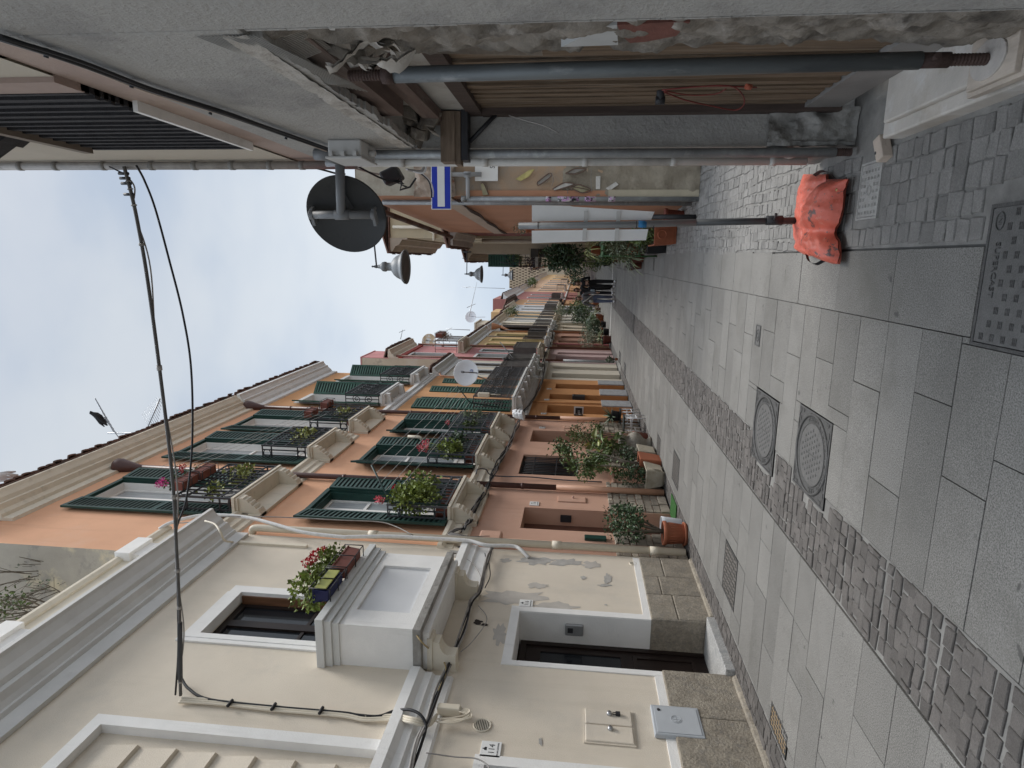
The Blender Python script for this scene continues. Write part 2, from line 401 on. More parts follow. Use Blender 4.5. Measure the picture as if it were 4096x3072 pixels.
def manhole(x0, x1, y0, y1, label):
    cx, cy = (x0 + x1) / 2, (y0 + y1) / 2; w = (x1 - x0) / 2; r = w * .93
    t = thing('manhole_cover', label, 'manhole cover', (cx, cy, 0), 'round manhole covers in square frames')
    b = MB(); b.box(x0, x1, y0, y1, -.03, -.001)
    b.build('base_plate', m_iron, t)
    f = MB(); frame_rect(f, x0, x1, y0, y1, .014, -.02, .003)
    for sx in (-1, 1):
        for sy in (-1, 1):
            for q in range(3):
                px = cx + sx * (w * .86 - q * .05); py = cy + sy * (w * .9 - q * .012)
                f.box(px - .018, px + .018, py - .011, py + .011, -.001, .003)
            f.box(cx + sx * w * .9 - .012, cx + sx * w * .9 + .012, cy + sy * w * .74 - .02, cy + sy * w * .74 + .02, -.001, .003)
    f.ring((cx, cy, .0), r, .012, (1, 0, 0), (0, 1, 0), 48); f.ring((cx, cy, -.001), r * .8, .007, (1, 0, 0), (0, 1, 0), 48)
    f.build('frame', m_iron, t)
    d = MB(); n = 48
    d.face([(cx + r * .78 * cos(2 * pi * i / n), cy + r * .78 * sin(2 * pi * i / n), .002) for i in range(n)]); d.build('lid', m_iron2, t)
    p = MB()
    for i in range(-5, 6):
        for j in range(-5, 6):
            px = i * .043 + (.0215 if j % 2 else 0); py = j * .04
            if px * px + py * py > (r * .66) ** 2 or abs(px) + abs(py) < .03: continue
            p.add([(cx + px - .013, cy + py, .002), (cx + px, cy + py - .011, .002), (cx + px + .013, cy + py, .002), (cx + px, cy + py + .011, .002),
                   (cx + px - .007, cy + py, .006), (cx + px, cy + py - .006, .006), (cx + px + .007, cy + py, .006), (cx + px, cy + py + .006, .006)],
                  [(0, 1, 5, 4), (1, 2, 6, 5), (2, 3, 7, 6), (3, 0, 4, 7), (4, 5, 6, 7)])
    p.box(cx - .005, cx + .005, cy - r * .3, cy + r * .3, .002, .004); p.build('raised_pattern', m_iron, t)
    s = 'MARIO CIRINO POMICINO SPA'; lt = []
    for i, ch in enumerate(s):
        if ch == ' ': continue
        a = R(22 - i * 8.1); rr = r * .845
        o = text(ch, .046, (cx + rr * cos(a), cy + rr * sin(a), -.001), (sin(a), -cos(a), 0), (cos(a), sin(a), 0), m_iron2, None, depth=.004, align='CENTER'); lt.append(o)
    me = bpy.data.meshes.new('lettering'); vs = []; fs = []
    for o in lt:
        k = len(vs); vs += [tuple(v.co) for v in o.data.vertices]; fs += [tuple(k + i for i in q.vertices) for q in o.data.polygons]
        bpy.data.objects.remove(o)
    me.from_pydata(vs, [], fs); me.materials.append(m_iron2); o = bpy.data.objects.new('lettering', me); COL.objects.link(o); o.parent = t; o.location = (-cx, -cy, 0)
manhole(-1.735, -1.11, 5.03, 5.65, 'farther of two round iron manhole covers in square frames beside the cobble strip')
manhole(-1.595, -1.005, 3.985, 4.565, 'nearer of two round iron manhole covers, the one larger in the picture')
def grate(x0, x1, y0, y1, m, label, nx=8, ny=8, name='drain_cover'):
    t = thing(name, label, 'drain cover', ((x0 + x1) / 2, (y0 + y1) / 2, 0))
    b = MB(); b.box(x0, x1, y0, y1, -.03, .001); b.build('plate', m, t)
    p = MB(); dx, dy = (x1 - x0) / nx, (y1 - y0) / ny
    for i in range(nx):
        for j in range(ny):
            cx = x0 + dx * (i + .5); cy = y0 + dy * (j + .5)
            if (i + j) % 2: p.box(cx - dx * .36, cx + dx * .36, cy - dy * .16, cy + dy * .16, .001, .005)
            else: p.box(cx - dx * .16, cx + dx * .16, cy - dy * .36, cy + dy * .36, .001, .005)
    frame_rect(p, x0, x1, y0, y1, .01, -.02, .004); p.build('raised_pattern', m_iron, t)
grate(-3.405, -2.865, 5.745, 6.245, M('brown_iron', (.135, .122, .108), .7, .15, 10, .3, 120, metal=.2), 'square textured iron cover in the paving in front of house door 116', 10, 10)
grate(-3.62, -3.42, 4.12, 4.5, m_rust, 'rusty brown pierced cover at the lower picture edge beside the stone plinth', 5, 8)
t = thing('valve_cover', 'tiny square iron valve cover with a ring pattern in the granite slabs', 'valve cover', (-.65, 5.76, 0))
b = MB(); b.box(-.74, -.56, 5.70, 5.83, -.01, .003); b.build('plate', m_iron2, t)
b = MB(); b.ring((-.65, 5.765, .003), .05, .006, (1, 0, 0), (0, 1, 0)); b.ring((-.65, 5.765, .003), .025, .005, (1, 0, 0), (0, 1, 0)); frame_rect(b, -.745, -.555, 5.695, 5.835, .01, -.01, .006); b.build('raised_pattern', m_iron, t)
m_bi = MATS['brown_iron']
grate(-3.48, -2.98, 9.22, 9.8, m_bi, 'textured iron cover in the paving beside the pale stone planter', 10, 11)
grate(-3.65, -3.27, 11.3, 11.75, m_bi, 'textured iron cover in the paving beside the grey stone urn', 8, 9)
grate(-3.72, -3.28, 19.75, 20.5, m_iron2, 'smooth grey cover in the paving before the ochre house', 4, 10)
grate(-3.7, -3.27, 22.2, 23.1, m_iron2, 'smooth grey cover in the paving before the cream house with an arched door', 4, 10)
grate(-.2, .15, 13.83, 14.02, m_bi, 'narrow cobbled drain inset in the slabs by the black planter box', 10, 4)
grate(-2.03, -1.52, 17.8, 18.1, m_bi, 'darker panel across the cobble strip in mid street', 10, 6)
# ---------------------------------------------------------------- left row, house A (cream, doors 114 and 116)
m_cream = M('cream_plaster', (.70, .62, .51), .9, .05, 1.2, .55, 110, streak=(.58, .51, .405), st_lo=.54, st_hi=.95, st_scale=1.1, stain=[(.62, .55, .45), (.56, .51, .44), (.72, .645, .54)], stain_lo=.52, stain_hi=.85, stain_scale=.8)
m_white = M('white_paint', (.80, .785, .755), .8, .05, 3, .4, 70, streak=(.56, .54, .5), st_lo=.58, st_hi=.95, st_scale=2, stain=(.55, .53, .5), stain_lo=.62, stain_hi=.85, stain_scale=2)
m_creamtrim = M('cream_trim', (.66, .60, .49), .85, .06, 3, .3, 60, streak=(.40, .36, .29), st_lo=.56, st_hi=.9, st_scale=2, stain=(.42, .39, .33), stain_lo=.62, stain_hi=.85, stain_scale=2)
m_plinth = M('limestone', (.285, .25, .2), .95, .2, 6, 1.3, 45, island=.12, grain=.2, gscale=60, stain=[(.19, .16, .125), (.38, .335, .265), (.20, .185, .165)], stain_lo=.5, stain_hi=.75, stain_scale=6)
m_dwood = M('dark_wood', (.016, .009, .007), .5, .25, 3, stretch=(1, 8, 1))
m_bwood = M('brown_wood', (.16, .075, .038), .5, .25, 3, stretch=(8, 8, 1))
m_glass = M('window_glass', (.015, .017, .02), .08, .1, 2, spec=.4)
m_black = M('black_iron', (.028, .028, .031), .5, .2, 10)
m_blackrub = M('black_cable', (.012, .012, .014), .55, .2, 10)
m_greycab = M('grey_cable', (.30, .28, .26), .6, .2, 10)
m_pvc = M('cream_pipe', (.68, .61, .49), .55, .05, 3, stain=(.5, .45, .37), stain_lo=.66, stain_hi=.85)
m_tile = M('ceramic_tile', (.78, .78, .76), .25, .03, 3)
m_ink = M('ink', (.02, .02, .022), .5, .1)
m_grey = M('grey_plastic', (.42, .44, .46), .5, .06, 4)
m_conc = M('concrete', (.30, .285, .26), .95, .2, 8, .9, 70, stain=(.12, .11, .1), stain_lo=.55, stain_hi=.7, stain_scale=4)
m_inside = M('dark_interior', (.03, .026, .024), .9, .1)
m_steel = M('steel', (.45, .45, .45), .35, .1, 5, metal=.9)
XA = -4.0
A = thing('terraced_house', 'cream two storey house with white trim, solid parapet balcony and door 116', 'house', (XA, 2, 0))
w = MB()
hA = [(5.55, 6.45, -.1, 2.19, .42), (3.2, 4.21, -.1, 2.27, .42), (5.58, 6.43, 3.9, 5.57, .2), (3.0, 4.25, 3.12, 5.63, .07)]
facade(w, XA, 1.2, 7.98, 0, 6.9, hA); shell(w, XA, 1.2, 7.98, 0, 6.9, 6)
w.build('wall', m_cream, A)
p = MB()
for y0, y1 in ((1.2, 3.15), (4.28, 4.92), (4.92, 5.55), (6.45, 6.98), (6.98, 7.42), (7.42, 7.94)):
    o = .035 + random.uniform(0, .006); k = .44 + random.uniform(-.06, .06)
    if y0 < 6: p.box(XA - .3, XA + o, y0 + .002, y1 - .002, 0, .69)
    else:
        p.box(XA - .3, XA + o, y0 + .002, y1 - .003, 0, k); p.box(XA - .3, XA + o - .004, y0 + .002, y1 - .003, k + .005, .69)
p.box(XA - .02, XA + .09, 1.2, 5.5, -.02, .035, top=.02); p.box(XA - .02, XA + .09, 6.5, 7.9, -.02, .035, top=.02)
p.box(XA - .4, XA + .03, 6.440, 6.47, .085, .69); p.build('plinth', m_plinth, A, bevel=.012)
t_ = MB()
for a, b, top, zin in ((5.55, 6.45, 2.29, 2.19), (3.2, 4.21, 2.36, 2.27)):
    t_.box(XA - .1, XA + .012, a - .07, a, .69, top); t_.box(XA - .1, XA + .012, b, b + .1, .69, top); t_.box(XA - .1, XA + .012, a, b, zin, top)
    t_.box(XA - .41, XA - .0, b - .004, b + .1, .69, zin + .004); t_.box(XA - .41, XA, a - .05, a + .004, .69, zin); t_.box(XA - .41, XA, a, b, zin - .004, zin + .02)
for y0, y1 in ((4.31, 5.48), (6.55, 7.94)): t_.box(XA - .1, XA + .01, y0, y1, .69, .77)
t_.build('white_trim', m_white, A)
# doors
def house_door(par, x, y0, y1, z0, z1, wood, glass=True, handle=True, name='door'):
    d = MB(); d.box(x - .06, x, y0, y0 + .07, z0, z1); d.box(x - .06, x, y1 - .07, y1, z0, z1); d.box(x - .06, x, y0 + .07, y1 - .07, z1 - .07, z1)
    d.box(x - .05, x - .02, y0 + .07, y1 - .07, z0, z1 - .07)
    if glass:
        for k in ((.12, .8), (.9, z1 - z0 - .2)):
            for (a, b, c, e) in ((y0 + .14, y1 - .14, z0 + k[0], z0 + k[0] + .04), (y0 + .14, y1 - .14, z0 + k[1] - .04, z0 + k[1]), (y0 + .14, y0 + .18, z0 + k[0] + .04, z0 + k[1] - .04), (y1 - .18, y1 - .14, z0 + k[0] + .04, z0 + k[1] - .04)):
                d.box(x - .03, x - .005, a, b, c, e)
    o = d.build(name, wood, par)
    if glass:
        q = MB(); q.box(x - .03, x - .016, y0 + .18, y1 - .18, z0 + .94, z1 - .24); q.build('pane', m_glass, o)
    if handle:
        q = MB(); q.tube([(x - .02, y0 + .12, z0 + 1.0), (x + .04, y0 + .12, z0 + 1.0), (x + .045, y0 + .22, z0 + 1.0)], .01, 8); q.build('handle', m_steel, o)
    return o
house_door(A, XA - .36, 5.55, 6.45, .09, 2.17, m_dwood); house_door(A, XA - .36, 3.2, 4.21, .09, 2.25, m_dwood)
m_thr = M('speckled_marble', (.40, .395, .38), .4, .1, 9, grain=.3, gscale=60, stain=(.3, .31, .31), stain_lo=.5, stain_hi=.65, stain_scale=9)
for a, b in ((5.53, 6.446), (3.2, 4.21)): MB().box(XA - .45, XA + .1, a, b, -.02, .085).build('threshold', m_thr, A, bevel=.006)
ic = MB(); ic.box(XA - .24, XA - .1, 6.41, 6.446, 1.45, 1.66); o = ic.build('intercom', M('grey_metal', (.33, .33, .33), .4, .08, 6, metal=.4), A, bevel=.012)
ic = MB(); ic.box(XA - .2, XA - .14, 6.405, 6.412, 1.57, 1.63); ic.build('speaker_grille', m_black, o)
# window with white surround
f = MB()
for (a, b, c, e) in ((5.45, 5.584, 4.1, 5.76), (6.426, 6.57, 4.1, 5.72), (5.584, 6.426, 5.566, 5.74)):
    f.box(XA - .1, XA + .02, a, b, c, e)
    pass
f.box(XA - .09, XA + .027, 5.51, 5.588, 4.1, 5.69); f.box(XA - .09, XA + .027, 6.422, 6.5, 4.1, 5.66); f.box(XA - .09, XA + .027, 5.588, 6.422, 5.562, 5.68)
f.build('window_surround', m_white, A)
def window(par, x, y0, y1, z0, z1, fm, pm, n=2, fw=.06, bars=0, glassdark=True):
    f = MB(); f.box(x - .05, x, y0, y0 + fw, z0, z1); f.box(x - .05, x, y1 - fw, y1, z0, z1); f.box(x - .05, x, y0 + fw, y1 - fw, z1 - fw, z1); f.box(x - .05, x, y0 + fw, y1 - fw, z0, z0 + fw)
    yc = (y0 + y1) / 2
    if n > 1: f.box(x - .045, x + .008, yc - fw * .7, yc + fw * .7, z0 + fw, z1 - fw)
    for k in range(1, bars + 1):
        z = z0 + (z1 - z0) * k / (bars + 1); f.box(x - .04, x - .004, y0 + fw, y1 - fw, z - .018, z + .018)
    o = f.build('window', fm, par)
    q = MB(); q.box(x - .03, x - .02, y0 + fw * .9, y1 - fw * .9, z0 + fw * .9, z1 - fw * .9); q.build('pane', pm, o)
    return o
window(A, XA - .12, 5.58, 6.43, 3.6, 5.57, m_dwood, m_glass, bars=1, fw=.08)
b = MB(); b.box(XA - .18, XA - .02, 6.40, 6.428, 4.0, 5.55); b.build('roller_guide', m_bwood, A)
# bricked up opening with stacked sunk panels
f = MB()
f.box(XA - .066, XA + .02, 4.246, 4.36, 3.12, 5.74); f.box(XA - .066, XA + .02, 3.0, 4.246, 5.626, 5.74)
f.build('niche_surround', m_white, A)
f = MB(); z = 5.5
f.box(XA - .11, XA - .066, 2.99, 4.26, 3.1, 5.64)
for k in range(7):
    z1 = 5.52 - k * .345; z0 = z1 - .335
    f.add([(XA - .068, 3.0, z0), (XA - .068, 4.14, z0), (XA - .068, 4.14, z1), (XA - .068, 3.0, z1), (XA - .03, 3.0, z0 + .012), (XA - .03, 4.12, z0 + .012), (XA - .062, 4.12, z1), (XA - .062, 3.0, z1)],
          [(0, 1, 5, 4), (1, 2, 6, 5), (2, 3, 7, 6), (4, 5, 6, 7)])
f.build('blind_panel', m_cream, A)
# string course
sc = MB(); pr = [(0, 2.72), (.02, 2.74), (.02, 2.9), (.05, 2.93), (.05, 3.0), (.1, 3.05), (.1, 3.14), (0, 3.17)]
moulding(sc, pr, XA, 1.2, 5.22); moulding(sc, pr, XA, 6.92, 7.97); sc.build('string_course', m_white, A)
# cornice and parapet
cp = [(0, 6.30), (.05, 6.30), (.05, 6.48), (.09, 6.50), (.09, 6.53), (.13, 6.57), (.2, 6.6), (.2, 6.66), (.25, 6.68), (.29, 6.74), (.36, 6.80), (.4, 6.81), (.4, 6.86), (0, 6.9)]
cm = MB(); moulding(cm, cp, XA, 1.2, 7.93); cm.build('cornice', M('grey_white', (.60, .59, .565), .85, .06, 3, .2, 60, stain=(.42, .4, .38), stain_lo=.6, stain_hi=.85), A)
pp = MB(); pp.box(XA - .2, XA - .0, 1.2, 8.0, 6.88, 7.55); pp.build('parapet', m_creamtrim, A)
pp = MB()
moulding(pp, [(-.2, 7.55), (.03, 7.55), (.06, 7.6), (.06, 7.64), (-.2, 7.64)], XA, 1.2, 8.02); moulding(pp, [(0, 7.13), (.03, 7.14), (.03, 7.18), (0, 7.2)], XA, 1.2, 8.0); pp.build('parapet_coping', m_creamtrim, A); pp = MB()
for yy in (2.2, 5.0, 7.05):
    pp = MB(); pp.box(XA - .2, XA + .07, yy, yy + .36, 6.86, 7.58); pp.box(XA - .22, XA + .12, yy - .05, yy + .41, 7.45, 7.66); pp.build('parapet_pier', m_white, A)
# balcony with solid parapet
B_ = MB(); ya, yb, xo = 5.29, 6.8, -3.55
B_.box(XA, xo, ya, ya + .1, 3.13, 3.9); B_.box(XA, xo, yb - .1, yb, 3.13, 3.9)
B_.box(xo - .1, xo, ya + .1, yb - .1, 3.13, 3.24); B_.box(xo - .1, xo, ya + .1, yb - .1, 3.80, 3.9)
B_.box(xo - .1, xo, ya + .1, ya + .27, 3.24, 3.80); B_.box(xo - .1, xo, yb - .3, yb - .1, 3.24, 3.80); 
bal = B_.build('balcony', m_white, A)
q = MB(); q.box(xo - .09, xo - .03, ya + .27, yb - .3, 3.24, 3.80); q.build('parapet_panel', M('panel_white', (.66, .665, .67), .85, .04, 2), bal)
q = MB()
for (o_, z0, z1) in ((.02, 3.88, 3.95), (.045, 3.95, 4.02), (.075, 4.02, 4.10)):
    q.box(XA, xo + o_, ya - o_, yb + o_, z0, z1)
q.build('coping', M('coping_white', (.6, .6, .58), .85, .06, 4, .3, 80, stain=(.4, .39, .37), stain_lo=.58, stain_hi=.8, stain_scale=3), bal, bevel=.004)
q = MB(); q.box(XA, xo + .03, ya - .05, yb + .08, 3.045, 3.13); q.build('slab', m_conc, bal, bevel=.006)
q = MB(); q.box(XA + .01, xo - .04, ya + .02, yb, 2.98, 3.045); q.build('slab_soffit', m_white, bal)
def scroll(y0, y1, zt, d, h):
    pr = [(0, zt), (d, zt), (d, zt - .05), (d - .02, zt - .06), (d - .02, zt - .12)]
    for k in range(9):
        a = k / 8; pr.append((d - .02 - .13 * a - .05 * sin(a * pi), zt - .12 - (h - .12) * (1 - cos(a * pi / 2))))
    pr += [(.03, zt - h), (0, zt - h - .02)]
    m = MB(); m.extr(pr[::-1], y0, y1, lambda u, w_, q_: (XA + u, q_, w_)); m.box(XA, XA + d + .02, y0 - .015, y1 + .015, zt - .05, zt + .0); return m
for y0 in (5.31, 6.62): scroll(y0, y0 + .14, 3.0, .33, .28).build('corbel', m_creamtrim, bal)
# pipe, vents, boxes
q = MB(); q.tube(curve_pts([(XA - .02, 8.05, 6.3), (XA + .05, 8.05, 6.3), (XA + .075, 8.05, 6.22), (XA + .075, 8.05, 5.9)], 5) + [(XA + .075, 8.05, .05)], .052, 12)
for z in (1.75, 4.4, .4): q.tube([(XA + .075, 8.05, z), (XA + .075, 8.05, z + .13)], .06, 12)
q.build('downpipe', m_pvc, A)
def round_vent(y, z, r):
    v = MB(); v.ring((XA + .004, y, z), r, .008, (0, 1, 0), (0, 0, 1), 24)
    for k in range(-4, 5):
        zz = z + k * r * .2; hw = math.sqrt(max(0, r * r - (k * r * .2) ** 2)) * .95
        v.box(XA - .0, XA + .008, y - hw, y + hw, zz - r * .045, zz + r * .045)
    o = v.build('air_vent', m_creamtrim, A)
    v = MB(); v.face([(XA + .002, y + r * cos(2 * pi * i / 20), z + r * sin(2 * pi * i / 20)) for i in range(20)]); v.build('opening', m_black, o)
round_vent(4.64, 2.35, .075); round_vent(7.78, .78, .045)
mb = MB(); mb.box(XA - .05, XA + .012, 4.54, 4.955, 1.03, 1.47); o = mb.build('meter_cabinet', m_cream, A)
for i, (a, b) in enumerate(((4.555, 4.745), (4.755, 4.94))):
    q = MB(); q.box(XA, XA + .024, a, b, 1.045, 1.455, top=0); q.build('cabinet_door', m_cream, o, bevel=.008)
q = MB()
for yy in (4.70, 4.88): q.lathe([(.0, .05), (.018, .05), (.024, .035), (.026, .02)], (XA, yy, 1.24), 14, axis='x')
q.build('lock', m_steel, o)
q = MB(); q.box(XA + .026, XA + .05, 4.86, 4.895, 1.145, 1.185); q.tube([(XA + .038, 4.866, 1.185), (XA + .038, 4.868, 1.21), (XA + .038, 4.888, 1.21), (XA + .038, 4.89, 1.185)], .004, 6); q.build('padlock', m_black, o)
mb = MB(); mb.box(XA, XA + .045, 4.665, 5.03, .44, .865); o = mb.build('grey_service_box', m_grey, A, bevel=.01)
q = MB(); frame_rect  # keep helper referenced
q.box(XA + .045, XA + .049, 4.69, 5.005, .465, .84); q.build('box_lid', M('grey_lid', (.46, .48, .5), .45, .05, 4), o, bevel=.004)
q = MB(); q.lathe([(0, .054), (.014, .054), (.016, .048)], (XA, 4.96, .8), 12, axis='x'); q.build('lid_lock', m_black, o)
q = MB(); q.ring((XA + .05, 4.855, .66), .045, .002, (0, 1, 0), (0, 0, 1), 24); q.ring((XA + .05, 4.855, .66), .033, .0015, (0, 1, 0), (0, 0, 1), 24); q.box(XA + .049, XA + .051, 4.83, 4.88, .658, .662); q.box(XA + .049, XA + .051, 4.853, 4.857, .63, .69); q.build('round_emblem', m_grey, o)
for y0, y1, z0, z1, r0 in ((4.6, 5.2, 2.6, 2.7, 0),): pass
def number_tile(num, y, z, x, label, sz=.15):
    t = thing('house_number_tile', label, 'house number', (x, y, z))
    q = MB(); q.box(x, x + .012, y - sz * .5, y + sz * .5, z - sz * .45, z + sz * .55); q.build('tile', m_tile, t, bevel=.003)
    text(num, sz * .42, (x + .0125, y, z - sz * .13), (0, 1, 0), (0, 0, 1), m_ink, t, 'number', .0006, 'CENTER')
    text('VIA SAN GIOVANNI', sz * .115, (x + .0125, y, z - sz * .33), (0, 1, 0), (0, 0, 1), m_ink, t, 'street_name', .0006, 'CENTER', font_scale_x=.8)
    e = MB(); xe = x + .0128
    for (a, b, c, d_) in ((-.1, .1, .25, .3), (-.07, .07, .3, .38), (-.03, .03, .38, .46), (-.1, -.06, .3, .36), (.06, .1, .3, .36)): e.box(x + .011, xe, y + a * sz, y + b * sz, z + c * sz, z + d_ * sz)
    e.build('emblem', m_ink, t); return t
number_tile('114', 4.375, 2.23, XA, 'white ceramic number tile reading 114 on the cream wall', .17)
number_tile('116', 6.62, 2.12, XA, 'white ceramic number tile reading 116 above a cream wall stain', .16)
# peeled and damp patches
def blob_patch(name, cx, cy, rx, ry, m, seed, n=22, off=.0025, rough=.35):
    P = []; r = random.Random(seed)
    for k in range(n):
        a = 2 * pi * k / n; q = 1 + rough * (r.random() - .5) * 2
        P.append(onx((1300 + (cx + rx * cos(a) * q) * .6462) / 4, (2000 + (cy + ry * sin(a) * q) * .6462) / 4, XA + off))
    w = MB(); w.face(P); w.build(name, m, A)
m_damp = M('damp_plaster', (.475, .44, .395), .95, .1, 5, .4, 90); m_bare2 = M('bare_render', (.41, .39, .36), .95, .15, 8, .7, 70); m_dark = M('dark_hole', (.05, .04, .035), .95, .2, 9)
for i, (cx, cy, rx, ry, m) in enumerate(((1150, 600, 190, 42, m_damp), (1420, 660, 150, 26, m_damp), (1080, 830, 45, 60, m_damp), (1310, 378, 105, 22, m_bare2), (1490, 385, 95, 20, m_bare2), (1320, 530, 60, 16, m_damp), (1120, 374, 32, 12, m_damp), (1650, 400, 50, 20, m_damp), (1750, 490, 22, 30, m_bare2), (1730, 527, 40, 9, m_bare2), (1600, 480, 16, 10, m_bare2), (830, 330, 60, 26, m_bare2), (1335, 1497, 12, 24, m_bare2), (1740, 1148 - 500, 10, 4, m_bare2))): blob_patch('peeled_patch', cx, cy, rx, ry, m, 500 + i, off=.0022 + i * .0002)
for i, (cx, cy, rx, ry) in enumerate(((945, 755, 28, 14), (985, 770, 22, 8), (870, 290, 50, 6), (785, 330, 30, 6))): blob_patch('chipped_hole', cx, cy, rx, ry, m_dark, 530 + i, 14, .006)
# ---------------------------------------------------------------- house B (orange, green shutters)
m_orange = M('orange_plaster', (.69, .385, .235), .9, .07, .9, .4, 110, streak=(.54, .29, .175), st_lo=.55, st_hi=.95, stain=[(.60, .325, .195), (.66, .42, .29)], stain_lo=.55, stain_hi=.85, stain_scale=.6)
m_pink = M('salmon_plaster', (.57, .345, .25), .9, .06, .9, .4, 110, streak=(.42, .245, .175), st_lo=.55, st_hi=.95, stain=[(.49, .29, .21), (.57, .38, .3)], stain_lo=.55, stain_hi=.85, stain_scale=.8)
m_stonepl = M('stone_cladding', (.33, .29, .235), .9, .15, 4, .9, 50, island=.3, stain=(.17, .145, .12), stain_lo=.5, stain_hi=.7, stain_scale=6)
m_green = M('green_shutter', (.016, .052, .042), .5, .25, 4, .2, 60, stain=(.10, .13, .115), stain_lo=.66, stain_hi=.8, stain_scale=7)
m_tiles = M('roof_tile', (.14, .075, .055), .9, .3, 8, .6, 40, stain=(.08, .07, .06), stain_lo=.5, stain_hi=.65, stain_scale=4)
m_brownpipe = M('brown_pipe', (.085, .042, .036), .45, .15, 4)
m_rail = M('grey_railing', (.085, .09, .10), .55, .25, 6, stain=(.16, .16, .16), stain_lo=.6, stain_hi=.75, stain_scale=8)
m_terra = M('terracotta', (.34, .115, .06), .7, .15, 6, .2, 60, stain=(.45, .25, .18), stain_lo=.62, stain_hi=.8, stain_scale=4)
m_terra2 = M('brown_terracotta', (.19, .065, .048), .65, .15, 6, .2, 60)
m_greyside = M('grey_render', (.36, .325, .27), .95, .12, 2, .6, 60, stain=[(.55, .47, .33), (.27, .25, .22)], stain_lo=.58, stain_hi=.66, stain_scale=1.3)
XB = -4.05
B = thing('terraced_house', 'tall orange house with green shutters, six small balconies and salmon ground floor', 'house', (XB, 11, 0))
door_b = (8.82, 9.64, -.1, 2.4, .3); win_b = (11.25, 12.47, 1.5, 2.66, .22); door_b2 = (13.43, 14.39, -.1, 2.6, .3)
YB0, YB1 = 7.36, 15.41
w = MB(); facade(w, XB, 7.98, YB1, 0, 3.2, [door_b, win_b, door_b2]); shell(w, XB, 7.98, YB1, 0, 3.2, 6); w.build('ground_floor_wall', m_pink, B)
L1 = [(9.0, 9.92), (11.5, 12.5), (13.75, 14.7)]; L2 = [(9.0, 9.9), (11.5, 12.45), (13.6, 14.55)]
w = MB(); facade(w, XB, YB0, YB1, 3.2, 10.4, [(a, b, 3.5, 5.88, .2) for a, b in L1] + [(a, b, 6.95, 9.8, .2) for a, b in L2])
w.build('upper_wall', m_orange, B)
w = MB(); shell(w, XB, YB0, YB1, 3.2, 10.4, 6); w.build('side_wall', m_greyside, B)
# stone cladding on the plinth
sp = MB()
def clad(mb, x, y0, y1, z1):
    z = 0
    while z < z1 - .02:
        h = min(random.uniform(.09, .17), z1 - z); y = y0
        while y < y1 - .01:
            l = min(random.uniform(.1, .3), y1 - y)
            if y1 - y - l < .06: l = y1 - y
            o = random.uniform(.015, .035); j = lambda: random.uniform(-.008, .008)
            mb.add([(x - .02, y, z), (x - .02, y + l, z), (x - .02, y + l, z + h), (x - .02, y, z + h),
                    (x + o, y + .01 + j(), z + .01 + j()), (x + o, y + l - .01 + j(), z + .01 + j()), (x + o, y + l - .01 + j(), z + h - .008 + j()), (x + o, y + .01 + j(), z + h - .008 + j())],
                   [(0, 1, 5, 4), (1, 2, 6, 5), (2, 3, 7, 6), (3, 0, 4, 7), (4, 5, 6, 7)]); y += l
        z += h
for a, b, zt in ((8.0, 8.8, .98), (9.66, 10.95, 1.0), (10.95, 11.85, .28), (11.85, 13.4, .98), (14.41, 15.35, .98)): sp = MB(); clad(sp, XB + .002, a, b, zt); sp.build('plinth', m_stonepl, B)
q = MB(); q.box(XB - .02, XB + .03, 10.97, 11.83, .28, .84); q.box(XB - .02, XB + .045, 10.93, 11.87, .84, .88); q.build('fountain_niche', m_pink, B)
def deep_door(par, x, y0, y1, z1, m, dp, name='door'):
    d = MB(); d.box(x - dp - .05, x - dp, y0, y1, 0, z1)
    for k in range(2): d.box(x - dp, x - dp + .012, y0 + .12, y1 - .12, .15 + k * (z1 * .5), z1 * .46 + k * (z1 * .48) , top=0)
    return d.build(name, m, par, bevel=.004)
m_brdoor = M('brown_door', (.12, .055, .038), .5, .15, 5)
deep_door(B, XB, 8.82, 9.64, 2.4, m_brdoor, .29); deep_door(B, XB, 13.43, 14.39, 2.6, m_brdoor, .29)
q = MB(); q.box(XB - .22, XB - .1, 9.612, 9.634, 1.62, 1.8); q.build('intercom', m_black, B)
q = MB(); q.box(XB, XB + .05, 8.5, 8.62, 1.1, 1.42); q.build('letter_box', M('dark_green', (.015, .05, .04), .4, .1), B, bevel=.01)
q = MB()
for k in range(13): q.tube([(XB - .05, 11.27 + k * .0975, 1.5), (XB - .05, 11.27 + k * .0975, 2.66)], .009, 6)
for z in (1.52, 1.95, 2.4, 2.64): q.box(XB - .06, XB - .04, 11.25, 12.47, z - .012, z + .012)
q.build('window_grille', m_black, B)
window(B, XB - .17, 11.25, 12.47, 1.5, 2.66, M('dark_frame', (.03, .04, .04), .4, .1), m_glass)
for yy in (9.9, 14.6):
    q = MB(); q.box(XB, XB + .02, yy - .06 + .1, yy + .28, 1.38, 1.86); o = q.build('meter_cabinet', m_pink, B, bevel=.008)
    q = MB(); q.lathe([(0, .05), (.018, .05), (.022, .02)], (XB, yy + .2, 1.6), 10, axis='x'); q.build('lock', M('pink_metal', (.45, .26, .2), .4, .1), o)
